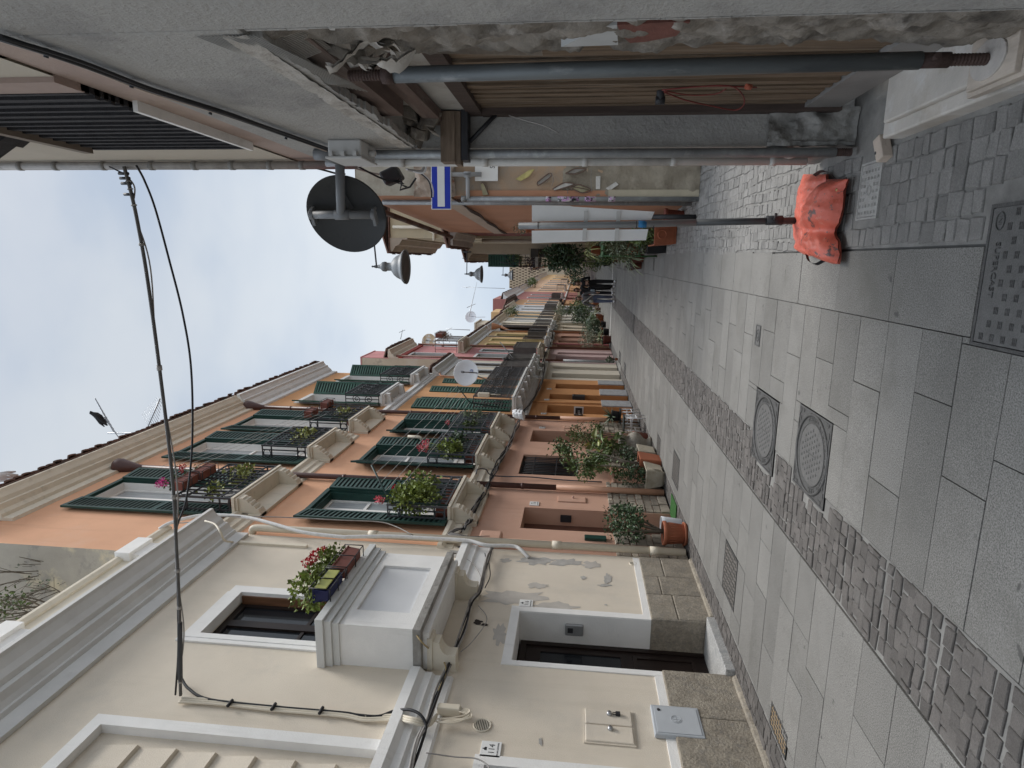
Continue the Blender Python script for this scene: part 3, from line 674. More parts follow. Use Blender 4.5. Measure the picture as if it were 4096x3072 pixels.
# string courses
bs = [(0, 3.12), (.03, 3.15), (.03, 3.24), (.06, 3.28), (.06, 3.38), (.11, 3.43), (.11, 3.49), (0, 3.5)]
for a, b in ((7.9, 8.72), (10.18, 11.33), (12.86, 13.3), (14.85, YB1)):
    q = MB(); moulding(q, bs, XB, a, b); q.build('string_course', m_creamtrim, B); q = MB(); moulding(q, [(u, z + 3.42) for u, z in bs], XB, a if a > 8 else YB0 + .1, b); q.build('string_course', m_creamtrim, B)
cpB = [(0, 10.18), (.05, 10.2), (.05, 10.36), (.1, 10.38), (.14, 10.45), (.22, 10.48), (.22, 10.53), (.28, 10.56), (.33, 10.62), (.38, 10.66), (.38, 10.7), (0, 10.72)]
def cornice(par, prof, x, y0, y1, m, sgn=1):
    q = MB(); moulding(q, prof, x, y0, y1, sgn); return q.build('cornice', m, par)
cornice(B, cpB, XB, 8.05, 15.3, m_creamtrim)
def tiled_edge(par, x, y0, y1, z, out, m=m_tiles, step=.16, depth=3.0, slope=.3, sgn=1):
    q = MB(); n = int((y1 - y0) / step); rv = random.Random(int(y0 * 10))
    for i in range(n):
        yc = y0 + (i + .5) * step; o = out + rv.uniform(-.02, .03); r = step * .52
        k = 6; k0 = []
        P0 = []; P1 = []
        for j in range(k + 1):
            a = pi * j / k; P0.append((x + sgn * o, yc - r * cos(a), z + r * .8 * sin(a))); P1.append((x - sgn * depth, yc - r * cos(a), z + slope * (depth + o) + r * .8 * sin(a)))
        for j in range(k): q.face([P0[j], P0[j + 1], P1[j + 1], P1[j]] if sgn > 0 else [P1[j], P1[j + 1], P0[j + 1], P0[j]], True)
        P2 = [(p[0] - sgn * .02, p[1], z - .01 if False else p[2] - .03) for p in P0]
        for j in range(k): q.face([P0[j + 1], P0[j], P2[j], P2[j + 1]])
    q.box(x - sgn * depth, x + sgn * (out - .03), y0, y1, z - .035, z - .005)
    q.face([(x + sgn * (out - .02), y0, z - .006), (x + sgn * (out - .02), y1, z - .006), (x - sgn * depth, y1, z + slope * depth), (x - sgn * depth, y0, z + slope * depth)])
    return q.build('roof', m, par)
tiled_edge(B, XB, 7.75, 15.3, 10.75, .42)
# shutters
_SH = {}
m_louvshade = M('louvre_shade', (.006, .016, .014), .8, .1)  # dark colour of a sheet in each leaf, painted shade between the slats
m_curtain = M('curtained_glass', (.36, .38, .39), .12, .2, 3, spec=.6, stretch=(3, 14, 1))
def shutter_mesh(w_, h, m, n, mids=1):
    k = (round(w_, 2), round(h, 2), m.name)
    if k in _SH: return _SH[k]
    b = MB(); f = .055; t = .018
    b.box(0, f, -t, t, 0, h); b.box(w_ - f, w_, -t, t, 0, h); b.box(f, w_ - f, -t, t, 0, f * 1.4); b.box(f, w_ - f, -t, t, h - f * 1.2, h)
    zs = [f * 1.4]
    for q in range(1, mids + 1):
        zc = h * (.45 if mids == 1 else q / (mids + 1)); b.box(f, w_ - f, -t, t, zc - f * .6, zc + f * .6); zs += [zc - f * .6, zc + f * .6]
    zs.append(h - f * 1.2)
    for z0, z1 in zip(zs[::2], zs[1::2]):
        c = max(3, int((z1 - z0) / n)); d = (z1 - z0) / c
        for i in range(c):
            z = z0 + d * (i + .5)
            for s_ in (1, -1): b.add([(f, 0, z + d * .22), (w_ - f, 0, z + d * .22), (w_ - f, s_ * t * .95, z - d * .34), (f, s_ * t * .95, z - d * .34), (f, 0, z + d * .40), (w_ - f, 0, z + d * .40), (w_ - f, s_ * t * .95, z - d * .18), (f, s_ * t * .95, z - d * .18)],
                  [(3, 2, 1, 0), (4, 5, 6, 7), (0, 1, 5, 4), (2, 3, 7, 6)])
        b.m = 1; b.box(f, w_ - f, -.002, .002, z0, z1); b.m = 0
    me = bpy.data.meshes.new('shutter'); me.from_pydata(b.v, [], b.f); me.materials.append(m); me.materials.append(m_louvshade); me.polygons.foreach_set('material_index', b.mi); me.update(); _SH[k] = me; return me
def shutter(par, x, y, z, w_, h, ang, m=None, n=.078, mids=1, rootloc=None):
    """hinged at (x, y, z); ang = direction of the leaf, degrees, 0 along +y (closed to the far side), 90 straight out over the street"""
    o = bpy.data.objects.new('shutter', shutter_mesh(w_, h, m or m_green, n, mids)); COL.objects.link(o); o.parent = par
    l = V((0, 0, 0)); q = par
    while q: l += q.location; q = q.parent
    o.location = V((x, y, z)) - l; o.rotation_euler = (0, 0, R(90 - ang)); return o
def shuttered_window(par, x, y0, y1, z0, z1, a0, a1, fm=m_green, wm=m_white, inner=True, sh_m=None, sw=None, rev=None):
    """opening with a painted surround, a white casement set back and two leaves folded open"""
    f = MB(); e = .07
    for (a, b, c, d) in ((y0 - e, y0 + .004, z0, z1 + e), (y1 - .004, y1 + e, z0, z1 + e), (y0 + .004, y1 - .004, z1 - .004, z1 + e)): f.box(x - .06, x + .025, a, b, c, d)
    for (a, b, c, d) in ((y0 + .001, y0 + .04, z0, z1), (y1 - .04, y1 - .001, z0, z1), (y0 + .04, y1 - .04, z1 - .04, z1 - .001)): f.box(x - .19, x - .02, a, b, c, d)
    if rev: f2 = MB()
    wn = f.build('window', fm, par)
    if rev:
        f2.box(x - .19, x - .02, y1 - .046, y1 - .039, z0, z1); f2.box(x - .19, x - .02, y0 + .039, y0 + .046, z0, z1); f2.box(x - .19, x - .02, y0 + .046, y1 - .046, z1 - .046, z1 - .039); f2.build('reveal', rev, wn)
    g = MB(); xi = x - .15; fw = .055; yc = (y0 + y1) / 2; a, b = y0 + .04, y1 - .04; t = z1 - .04
    g.box(xi - .04, xi, a, a + fw, z0, t); g.box(xi - .04, xi, b - fw, b, z0, t); g.box(xi - .04, xi, a + fw, b - fw, t - fw, t); g.box(xi - .04, xi + .01, yc - .05, yc + .05, z0, t - fw)
    g.box(xi - .04, xi, a + fw, b - fw, z0 + .55, z0 + .62); g.box(xi - .035, xi - .01, a + fw, b - fw, z0, z0 + .55); g.box(xi - .04, xi, a + fw, b - fw, z0 + 1.6, z0 + 1.65)
    g.build('casement', wm, wn)
    g = MB(); g.box(xi - .03, xi - .022, a, b, z0 + .3, t); g.build('pane', m_curtain, wn)
    W = sw or (y1 - y0) / 2
    shutter(wn, x + .045, y0 - .02, z0 + .02, W, z1 - z0, 180 - a0, sh_m); shutter(wn, x + .045, y1 + .02, z0 + .02, W, z1 - z0, a1, sh_m)
    return wn
for (a, b), (u, v) in zip(L1, ((9, 4), (16, 5), (16, 6))): shuttered_window(B, XB, a, b, 3.5, 5.88, u, v)
for (a, b), (u, v) in zip(L2, ((3, 4), (5, 4), (6, 5))): shuttered_window(B, XB, a, b, 6.95, 9.8, u, v, rev=m_white)
# balconies
def corbelB(mb, x, y0, y1, zt, d, h):
    pr = [(0, zt), (d, zt), (d, zt - .07), (d - .015, zt - .08)]
    n = 4
    for k in range(n):
        u = d - .03 - (d - .12) * k / n; z = zt - .1 - (h - .12) * k / n; s = (h - .12) / n
        for q in range(5):
            a = pi * q / 4; pr.append((u - (d - .12) / n * q / 4 + .028 * sin(a), z - s * q / 4))
    pr += [(.06, zt - h), (0, zt - h)]
    mb.extr(pr[::-1], y0, y1, lambda u, w_, q_: (x + u, q_, w_))
def railing(par, x, y0, y1, z0, h, d, m, kind='rings', r=.0105, parent_name='railing'):
    b = MB(); xo = x + d - .03; y0 += .03; y1 -= .03
    zt = z0 + h; zb = z0 + .05
    for z in (zt, zb):
        b.box(xo - .012, xo + .012, y0, y1, z - .01, z + .01); b.box(x, xo - .012, y0 - .01, y0 + .01, z - .01, z + .01); b.box(x, xo - .012, y1 - .01, y1 + .01, z - .01, z + .01)
    for yy in (y0, y1): b.box(xo - .014, xo + .014, yy - .014, yy + .014, z0, zt + .015)
    if kind == 'rings':
        mid1, mid2 = z0 + .21, z0 + h - .19
        n = max(4, int((y1 - y0) / .135))
        for i in range(1, n):
            yy = y0 + (y1 - y0) * i / n
            if i in (1, n - 1): b.box(xo - r, xo + r, yy - r, yy + r, mid1, mid2) 
            else: b.box(xo - r, xo + r, yy - r, yy + r, zb, zt)
        for z in (mid1, mid2, (mid1 + mid2) / 2): b.box(xo - r, xo + r, y0, y1, z - r, z + r)
        s = (y1 - y0) / n
        for yy in (y0 + s, y1 - s):
            for z in ((mid2 + zt) / 2, (mid1 + zb) / 2): b.ring((xo, yy, z), .075, .009, (0, 1, 0), (0, 0, 1), 16)
        for yy in (y0, y1):
            for u in (.33, .66): b.box(x + d * u - r, x + d * u + r, yy - r, yy + r, zb, zt)
            for z in ((mid2 + zt) / 2, (mid1 + zb) / 2): b.ring((x + d * .45, yy, z), .075, .009, (1, 0, 0), (0, 0, 1), 16)
            for z in (mid1, mid2): b.box(x, xo, yy - r, yy + r, z - r, z + r)
    elif kind == 'scroll':
        n = max(4, int((y1 - y0) / .14))
        for i in range(1, n): yy = y0 + (y1 - y0) * i / n; b.box(xo - r, xo + r, yy - r, yy + r, zb, zt)
        for yy in (y0, y1):
            for u in (.25, .5, .75): b.box(x + d * u - r, x + d * u + r, yy - r, yy + r, zb, zt)
        for z in (z0 + .15, zt - .15): b.box(xo - r, xo + r, y0, y1, z - r, z + r)
        c = int((y1 - y0) / .28)
        for i in range(c):
            yc = y0 + (y1 - y0) * (i + .5) / c
            for zc, s in ((z0 + h * .68, 1), (z0 + h * .33, -1)):
                P = []
                for q in range(22):
                    a = q / 21 * 3.4 * pi; rr = .12 * (1 - q / 26); P.append((xo + .02 * sin(a), yc + rr * cos(a) * s, zc + rr * sin(a) * 1.1))
                b.tube(P, .007, 4)
            for q in range(5):
                a = 2 * pi * q / 5 + i; b.leaf((xo + .02, yc, z0 + h * .5), (0.3, cos(a), sin(a)), (1, 0, 0), .13, .07, .2, .2)
        for yy in (y0, y1):
            for zc, s in ((z0 + h * .68, 1), (z0 + h * .33, -1)):
                P = []
                for q in range(22):
                    a = q / 21 * 3.4 * pi; rr = .12 * (1 - q / 26); P.append((x + d * .5 + rr * cos(a) * s, yy, zc + rr * sin(a) * 1.1))
                b.tube(P, .011, 4)
    else:
        n = max(4, int((y1 - y0) / .14)); r = .006
        for i in range(1, n): yy = y0 + (y1 - y0) * i / n; b.box(xo - r, xo + r, yy - r, yy + r, zb, zt)
        for yy in (y0, y1):
            for u in (.25, .5, .75): b.box(x + d * u - r, x + d * u + r, yy - r, yy + r, zb, zt)
        b.box(xo - r, xo + r, y0, y1, zt - .13, zt - .11)
    return b.build(parent_name, m, par)
def balcony(par, x, y0, y1, zt, d, m, rm, rh=.95, kind='rings', corb=((.12, .28),), ch=.36, t=.09):
    b = MB()
    b.box(x, x + d, y0, y1, zt - t * .55, zt); b.box(x, x + d - .025, y0 + .025, y1 - .025, zt - t, zt - t * .55)
    b.box(x, x + .06, y0 + .02, y1 - .02, zt - t - ch, zt - t)
    o = b.build('balcony', m, par, bevel=.004)
    cb = [(y0 + .06, y0 + .22), (y1 - .22, y1 - .06)] if corb else []
    for a, c in cb:
        q = MB(); corbelB(q, x + .0, a, c, zt - t, d - .03, ch); q.build('corbel', m, o)
    railing(o, x, y0, y1, zt, rh, d, rm, kind); return o
for (a, b, z, d) in ((8.74, 10.16, 3.52, .32), (11.35, 12.84, 3.52, .32), (13.32, 14.83, 3.5, .32), (8.6, 10.2, 6.94, .34), (11.33, 12.8, 6.92, .34), (13.46, 14.88, 6.86, .34)):
    balcony(B, XB, a, b, z, d, m_creamtrim, m_rail if z < 5 else m_black)
# pipes with funnels
def downpipe(par, x, y, z0, z1, m, r=.05, funnel=None, m2=None, zc=0, sgn=1, name='downpipe'):
    q = MB(); xc = x + sgn * (r + .025)
    zb = zc if m2 else z0
    q.tube([(xc, y, zb), (xc, y, z1)], r, 12)
    z = zb + .6
    while z < z1: q.tube([(xc, y, z), (xc, y, z + .05)], r * 1.14, 12); z += 1.1
    if funnel: q.lathe([(r, 0), (r * 1.3, .12), (r * 3.0, .42), (r * 3.1, .5), (r * 2.6, .56)], (xc, y, z1), 14)
    o = q.build(name, m, par)
    if m2:
        q = MB(); q.tube([(xc, y, z0), (xc, y, zc + .02)], r * 1.12, 12); q.build('lower_pipe', m2, o)
    return o
m_pinkpipe = M('salmon_pipe', (.52, .30, .20), .5, .06, 3, stain=(.4, .22, .14), stain_lo=.62, stain_hi=.8)
downpipe(B, XB, 10.42, .02, 9.78, m_brownpipe, .05, True, m_pinkpipe, 1.88)
downpipe(B, XB, 15.36, .02, 9.9, m_brownpipe, .05, True, m_pinkpipe, 1.95)
q = MB(); q.tube([(XB + .06, 8.25, .2), (XB + .06, 8.25, 2.9)], .03, 10); q.build('conduit', m_pink, B)
q = MB(); q.box(XB, XB + .13, 8.15, 8.42, 2.62, 2.95, top=.0); q.build('junction_box', m_pink, B, bevel=.03)
q = MB(); q.tube([(XB, 12.95, 5.0), (XB + .12, 12.95, 5.0), (XB + .14, 12.95, 5.04), (XB + .14, 12.95, 5.3)], .035, 10); q.build('vent_pipe', m_pvc, B)
number_tile('118', 9.8, 2.24, XB, 'white number tile above the salmon doorway nearest the cream house', .16)
number_tile('120', 14.63, 2.38, XB, 'white number tile between the far salmon doorway and the ochre house', .15)
# ---------------------------------------------------------------- house C (ochre)
m_ochre = M('ochre_plaster', (.60, .32, .15), .9, .07, .9, .2, 90, stain=(.50, .225, .075), stain_lo=.55, stain_hi=.85, stain_scale=.7)
m_ochre2 = M('ochre_plaster_low', (.55, .265, .105), .9, .08, .9, .2, 90, stain=(.42, .18, .065), stain_lo=.55, stain_hi=.85, stain_scale=.7)
m_ochdoor = M('ochre_door', (.27, .105, .04), .6, .1, 3)
m_roughgrey = M('rough_grey', (.34, .35, .36), .95, .2, 12, .9, 50)
m_pale = M('pale_frame', (.70, .70, .68), .8, .05, 3)
m_green2 = M('old_green', (.035, .095, .07), .6, .3, 4, stain=(.16, .2, .17), stain_lo=.6, stain_hi=.75, stain_scale=9)
C = thing('terraced_house', 'ochre orange house with three narrow doors and ornate black balcony grilles', 'house', (XB, 18, 0))
dC = [(16.18, 17.1, -.1, 2.37, .3), (17.85, 18.58, -.1, 2.37, .3), (19.44, 20.2, -.1, 2.24, .3)]
w = MB(); facade(w, XB, YB1, 20.95, 0, 2.9, dC); w.build('ground_floor_wall', m_ochre2, C)
U1 = [(16.1, 17.45, 3.35, 6.1, .18), (18.3, 19.1, 3.35, 6.1, .18), (19.7, 20.4, 3.35, 6.0, .18)]
U2 = [(16.35, 17.3, 6.98, 9.4, .2), (19.4, 20.3, 6.98, 9.4, .2)]
w = MB(); facade(w, XB, YB1, 20.95, 2.9, 10.3, U1 + U2); shell(w, XB, YB1, 20.95, 0, 10.3, 6); w.build('upper_wall', m_ochre, C)
for a, b, _, z, _d in dC: deep_door(C, XB, a, b, z, m_ochdoor, .29)
for a, b, z in ((17.12, 17.83, .84), (18.6, 19.42, .84), (20.22, 20.9, .84), (YB1 + .03, 16.16, .3)): MB().box(XB - .01, XB + .03, a, b, 0, z).build('plinth', m_roughgrey, C)
q = MB(); moulding(q, [(0, 2.82), (.04, 2.85), (.04, 2.95), (.09, 3.0), (.09, 3.1), (0, 3.12)], XB, YB1 + .05, 20.95); q.build('string_course', m_pale, C)
q = MB(); moulding(q, [(0, 6.42), (.04, 6.45), (.04, 6.56), (.09, 6.6), (.09, 6.7), (0, 6.74)], XB, YB1 + .05, 20.95); q.build('string_course', m_pale, C)
cornice(C, [(0, 10.1), (.05, 10.12), (.05, 10.3), (.12, 10.34), (.2, 10.44), (.26, 10.46), (.26, 10.52), (.34, 10.58), (.4, 10.6), (.4, 10.68), (0, 10.72)], XB, YB1 - .05, 21.0, m_pale)
tiled_edge(C, XB, YB1, 20.9, 10.74, .44)
for a, b, z0, z1, _ in U2:
    q = MB(); e = .12
    for (y0, y1, c, d) in ((a - e, a + .004, z0, z1 + e), (b - .004, b + e, z0, z1 + e), (a + .004, b - .004, z1 - .004, z1 + e)): q.box(XB - .18, XB + .02, y0, y1, c, d)
    o = q.build('window', m_pale, C)
    q = MB(); q.box(XB - .19, XB - .15, a, b, z0, z1); q.build('casement', m_pale, o)
    shutter(o, XB + .04, a - .02, z0, .45, z1 - z0, 180 - 15, m_green2); shutter(o, XB + .04, b + .02, z0, .45, z1 - z0, 45, m_green2)
for i, (a, b, z0, z1, _) in enumerate(U1):
    q = MB(); q.box(XB - .16, XB - .1, a, b, z0, z1); o = q.build('window', MATS['dark_interior'], C)
    if i == 0: shutter(o, XB + .02, a + .05, z0, .68, z1 - z0, 8, m_green2, .085); shutter(o, XB + .02, b, z0, .68, z1 - z0, 176, m_green2, .085)
    else: shutter(o, XB + .01, a, z0, (b - a) / 2, z1 - z0, 12, m_green2, .085); shutter(o, XB + .01, b, z0, (b - a) / 2, z1 - z0, 168, m_green2, .085)
def corbel_plain(par, x, y0, y1, zt, d, h, m):
    q = MB(); q.extr([(0, zt), (0, zt - h), (.05, zt - h), (.08, zt - h * .55), (d * .6, zt - h * .45), (d - .02, zt - .12), (d, zt - .1), (d, zt)], y0, y1, lambda u, w_, q_: (x + u, q_, w_)); q.build('corbel', m, par)
for (a, b, z) in ((16.2, 17.9, 6.98), (19.2, 20.9, 6.94)):
    o = balcony(C, XB, a, b, z, .36, m_pale, m_black, 1.0, 'scroll', corb=None, t=.12, ch=.3)
    for yy in (a + .15, b - .3): corbel_plain(o, XB, yy, yy + .15, z - .12, .33, .3, m_pale)
o = balcony(C, XB, 16.14, 20.9, 3.3, .42, m_pale, M('dull_iron', (.085, .085, .09), .55, .3, 6), 1.05, 'scroll', corb=None, t=.12, ch=.3)
for yy in (16.3, 17.3, 18.4, 19.4, 20.5): corbel_plain(o, XB, yy, yy + .15, 3.18, .38, .3, m_pale)
q = MB(); q.tube([(XB + .03, 17.3, .85), (XB + .03, 17.3, 2.9)], .02, 8); q.build('conduit', m_ochre2, C)
for yy, lab in ((16.05, 'white number tile beside the nearest ochre door'), (17.75, 'white number tile beside the middle ochre door'), (19.3, 'white number tile beside the farthest ochre door')):
    number_tile({16.05: '122', 17.75: '124', 19.3: '126'}[yy], yy, 2.42, XB, lab, .15)
q = MB(); q.box(XB - .02, XB + .03, 16.95 - .0, 16.95 + .0001, 1.4, 1.7)
t = thing('mailbox', 'dark grey metal letter box in the middle ochre doorway', 'letter box', (XB - .1, 18.2, 1.35))
q = MB(); q.box(XB - .2, XB + .02, 18.3, 18.56, 1.3, 1.68); q.build('box', M('dark_metal', (.05, .055, .06), .4, .1, 5, metal=.5), t, bevel=.01)
q = MB(); q.box(XB + .02, XB + .03, 18.33, 18.53, 1.6, 1.63); q.build('slot', m_black, t)
t = thing('framed_sign', 'white framed plate showing 01 in the nearest ochre doorway', 'door sign', (XB - .1, 17.05, 1.6))
q = MB(); q.box(XB - .25, XB - .02, 17.07, 17.094, 1.35, 1.62); q.build('frame', m_tile, t)
q = MB(); q.box(XB - .22, XB - .05, 17.062, 17.07, 1.39, 1.58); q.build('screen', m_black, t)
text('01', .09, (XB - .2, 17.061, 1.45), (1, 0, 0), (0, 0, 1), m_tile, t, 'number')
t = thing('pierced_tile_vent', 'small dark pierced vent beside the downpipe of the ochre house', 'air vent', (XB, 15.7, 1.9))
q = MB(); q.box(XB, XB + .015, 15.55, 15.78, 1.82, 2.05); q.build('plate', m_ochre2, t)
q = MB()
for i in range(3):
    for j in range(4): q.box(XB + .012, XB + .02, 15.57 + i * .07, 15.61 + i * .07, 1.84 + j * .052, 1.87 + j * .052)
q.build('holes', m_black, t)
t = thing('door_intercom', 'slim black intercom plate between downpipe and ochre door', 'intercom', (XB, 15.9, 1.5))
q = MB(); q.box(XB, XB + .03, 15.95, 16.06, 1.38, 1.62); q.build('plate', m_black, t, bevel=.01)
q = MB(); q.box(XB + .03, XB + .035, 15.98, 16.03, 1.45, 1.5); q.build('button', m_grey, t)
# ---------------------------------------------------------------- generic farther houses
m_ironfar = M('weathered_iron', (.15, .135, .125), .7, .25, 6)
m_lattice = M('lattice_wood', (.05, .035, .025), .7, .2)
def far_house(label, y0, y1, zg, zt, m_low, m_up, m_corn, wins, doors, balcs, out=.3, x=XB, tiles=True, corn=True, side=None, sgn=1, cz=.4, loc=None, depth=7, wf=None, shm=None, dm=None):
    """wins: (y0, y1, z0, z1, style); doors: (y0, y1, z1, arch); balcs: (y0, y1, z, depth, kind)"""
    H = thing('terraced_house', label, 'house', (x, (y0 + y1) / 2, 0)); X = lambda u: x + sgn * u
    w = MB(); facade(w, x, y0, y1, 0, zg, [(a, b, -.1, c, .22) for a, b, c, _ in doors], sgn=sgn); w.build('ground_floor_wall', m_low, H)
    w = MB(); facade(w, x, y0, y1, zg, zt, [(a, b, c, d, .2) for a, b, c, d, _ in wins], sgn=sgn)
    if side is None: shell(w, x, y0, y1, 0, zt, depth, sgn)
    w.build('upper_wall', m_up, H)
    if side is not None: w = MB(); shell(w, x, y0, y1, 0, zt, depth, sgn); w.build('side_wall', side, H)
    if corn:
        pr = [(0, zt - cz), (.04, zt - cz), (.04, zt - cz * .6), (out * .4, zt - cz * .45), (out * .5, zt - cz * .3), (out * .9, zt - .05), (out, zt - .05), (out, zt + .02), (0, zt + .04)]
        cornice(H, pr, x, y0 + .02, y1 - .02, m_corn, sgn)
    if tiles: tiled_edge(H, x, y0 + .05, y1 - .05, zt + .07, out + .05, step=.2, sgn=sgn)
    q = MB(); moulding(q, [(0, zg - .12), (.06, zg - .08), (.06, zg + .06), (0, zg + .08)], x, y0 + .02, y1 - .02, sgn); q.build('string_course', m_corn, H)
    for a, b, c, d, st in wins:
        q = MB(); e = .1
        for (p0, p1, c0, d0) in ((a - e, a + .004, c, d + e), (b - .004, b + e, c, d + e), (a + .004, b - .004, d - .004, d + e)): q.box(X(-.17), X(.025), p0, p1, c0, d0)
        o = q.build('window', wf or m_pale, H)
        q = MB(); q.box(X(-.172), X(-.195), a + .002, b - .002, c + .002, d - .002); q.build('pane', m_glass if st != 'shut' else MATS['dark_interior'], o)
        if st == 'open' and sgn > 0:
            shutter(o, X(.03), a - .02, c, (b - a) / 2, d - c, 150, shm, .08); shutter(o, X(.03), b + .02, c, (b - a) / 2, d - c, 20, shm, .08)
        elif st == 'shut':
            q = MB(); q.box(X(-.03), X(-.07), a, (a + b) / 2 - .01, c, d); q.box(X(-.03), X(-.07), (a + b) / 2 + .01, b, c, d)
            n = int((d - c) / .07)
            for k in range(n): q.box(X(-.03), X(-.012), a + .05, b - .05, c + k * .07 + .015, c + k * .07 + .055)
            q.build('shutter', shm or m_green, o)
        elif st == 'lattice':
            q = MB()
            for k in range(-8, 40):
                z0_ = c + k * .13
                for s in (1, -1):
                    p = (a, max(c, min(d, z0_))) ; r_ = (b, max(c, min(d, z0_ + s * (b - a))))
                    if abs(r_[1] - p[1]) > .02: q.tube([(X(-.04), p[0], p[1]), (X(-.04), r_[0], r_[1])], .018, 4, smooth=False)
            q.box(X(-.06), X(-.02), a, a + .05, c, d); q.box(X(-.06), X(-.02), b - .05, b, c, d); q.build('shutter', m_lattice, o)
    for a, b, c, arch in doors:
        q = MB(); q.box(X(-.215), X(-.25), a - .01, b + .01, 0, c + .01)
        if arch:
            q2 = MB(); n = 10; r_ = (b - a) / 2; P = [(a, c), (b, c)] + [((a + b) / 2 + r_ * cos(pi * k / n), c - r_ + r_ * sin(pi * k / n)) for k in range(0, n + 1)]
            for s0 in (0, 1):
                k0 = range(0, n // 2 + 1) if s0 == 0 else range(n // 2, n + 1)
                cor = (b, c) if s0 == 0 else (a, c)
                arc = [((a + b) / 2 + r_ * cos(pi * k / n), c - r_ + r_ * sin(pi * k / n)) for k in k0]
                for p_, r__ in zip(arc, arc[1:]): q2.face([(X(.002), *cor), (X(.002), *p_), (X(.002), *r__)]); q2.face([(X(.002), *p_), (X(-.22), *p_), (X(-.22), *r__), (X(.002), *r__)])
            q2.build('arch', m_low, H)
        o = q.build('door', dm or m_brdoor, H)
    for a, b, z, d, kd in balcs:
        if sgn > 0:
            o = balcony(H, x, a, b, z, d, m_corn, m_ironfar, 1.0, 'plain' if kd == 'mesh' else kd, corb=None, t=.12, ch=.22)
            for yy in (a + .1, b - .25): corbel_plain(o, x, yy, yy + .14, z - .12, d - .04, .26, m_corn)
            if kd == 'mesh':
                q = MB(); q.box(x + d - .05, x + d - .045, a + .05, b - .05, z + .04, z + .98); q.box(x + .02, x + d - .05, a + .045, a + .05, z + .04, z + .98); q.build('screen_cloth', M('mesh_cloth', (.14, .13, .12), .9, .15, 5), o)
    return H
m_lgcream = M('grey_cream', (.62, .57, .48), .9, .05, 1, .1, 80, stain=(.47, .44, .38), stain_lo=.6, stain_hi=.85)
D_ = far_house('low cream grey house with an arched door and lattice shutters', 20.95, 24.5, 2.8, 6.6, m_lgcream, m_lgcream, m_pale,
    [(21.5, 22.3, 3.35, 5.9, 'lattice'), (23.1, 23.8, 3.35, 5.9, 'lattice')], [(21.3, 22.15, 2.45, 0), (23.0, 23.65, 2.5, 1)], [(21.1, 22.5, 3.25, .42, 'mesh'), (22.9, 24.1, 3.25, .42, 'mesh')], out=.28, dm=m_lgcream)
m_rose = M('rose_plaster', (.56, .25, .245), .9, .1, 1, .1, 80, stain=(.60, .33, .31), stain_lo=.56, stain_hi=.75)
m_rose2 = M('pale_rose', (.55, .40, .385), .9, .08, 1, .1, 80, stain=(.6, .5, .47), stain_lo=.56, stain_hi=.75)
m_rawside = M('raw_side', (.56, .49, .38), .95, .1, 1.5, .4, 60, stain=[(.62, .58, .5), (.36, .32, .26)], stain_lo=.55, stain_hi=.68, stain_scale=1)
E_ = far_house('tall narrow pink house with a raw plaster side wall above the roofs', 24.5, 28.3, 2.9, 9.3, m_rose2, m_rose, m_creamtrim,
    [(25.2, 26.0, 6.9, 8.6, ''), (25.3, 26.2, 3.35, 5.8, ''), (26.9, 27.6, 3.35, 5.8, 'shut')], [(25.3, 26.25, 2.45, 0), (26.85, 27.4, 2.4, 0)],
    [(26.3, 28.1, 6.75, .55, 'plain'), (25.2, 27.0, 3.2, .5, 'mesh')], out=.35, side=m_rawside, dm=m_rose2)
q = MB(); q.box(XB - 3, XB - .02, 24.5, 26.3, 9.3, 10.45); at_ = q.build('attic', m_rawside, E_); q = MB(); q.box(XB - .02, XB, 24.49, 26.3, 9.3, 10.45); q.box(XB - 3.05, XB + .02, 24.48, 26.32, 10.45, 10.5); q.build('attic_front', m_rose, at_)
q = MB(); moulding(q, [(0, 8.75), (.06, 8.75), (.06, 8.95), (0, 8.95)], XB, 24.55, 28.2); q.build('red_band', M('red_paint', (.36, .06, .045), .8, .1), E_)
downpipe(E_, XB, 24.62, 1.9, 7.2, M('rust_pipe', (.17, .07, .05), .6, .2), .05, True, M('grey_pipe', (.36, .37, .38), .5, .1, 3), 1.9) if 0 else None
q = MB(); q.tube([(XB + .08, 24.6, 2.0), (XB + .08, 24.6, 9.0)], .045, 10); o = q.build('downpipe', M('rust_pipe', (.17, .07, .05), .6, .2), E_)
q = MB(); q.tube([(XB + .08, 24.6, .05), (XB + .08, 24.6, 2.1)], .055, 10); q.build('lower_pipe', M('grey_pipe', (.36, .37, .38), .5, .1, 3), o)
q = MB(); q.tube([(XB + .08, 28.2, .05), (XB + .08, 28.2, 9.0)], .05, 8); q.build('downpipe', MATS['rust_pipe'], E_)
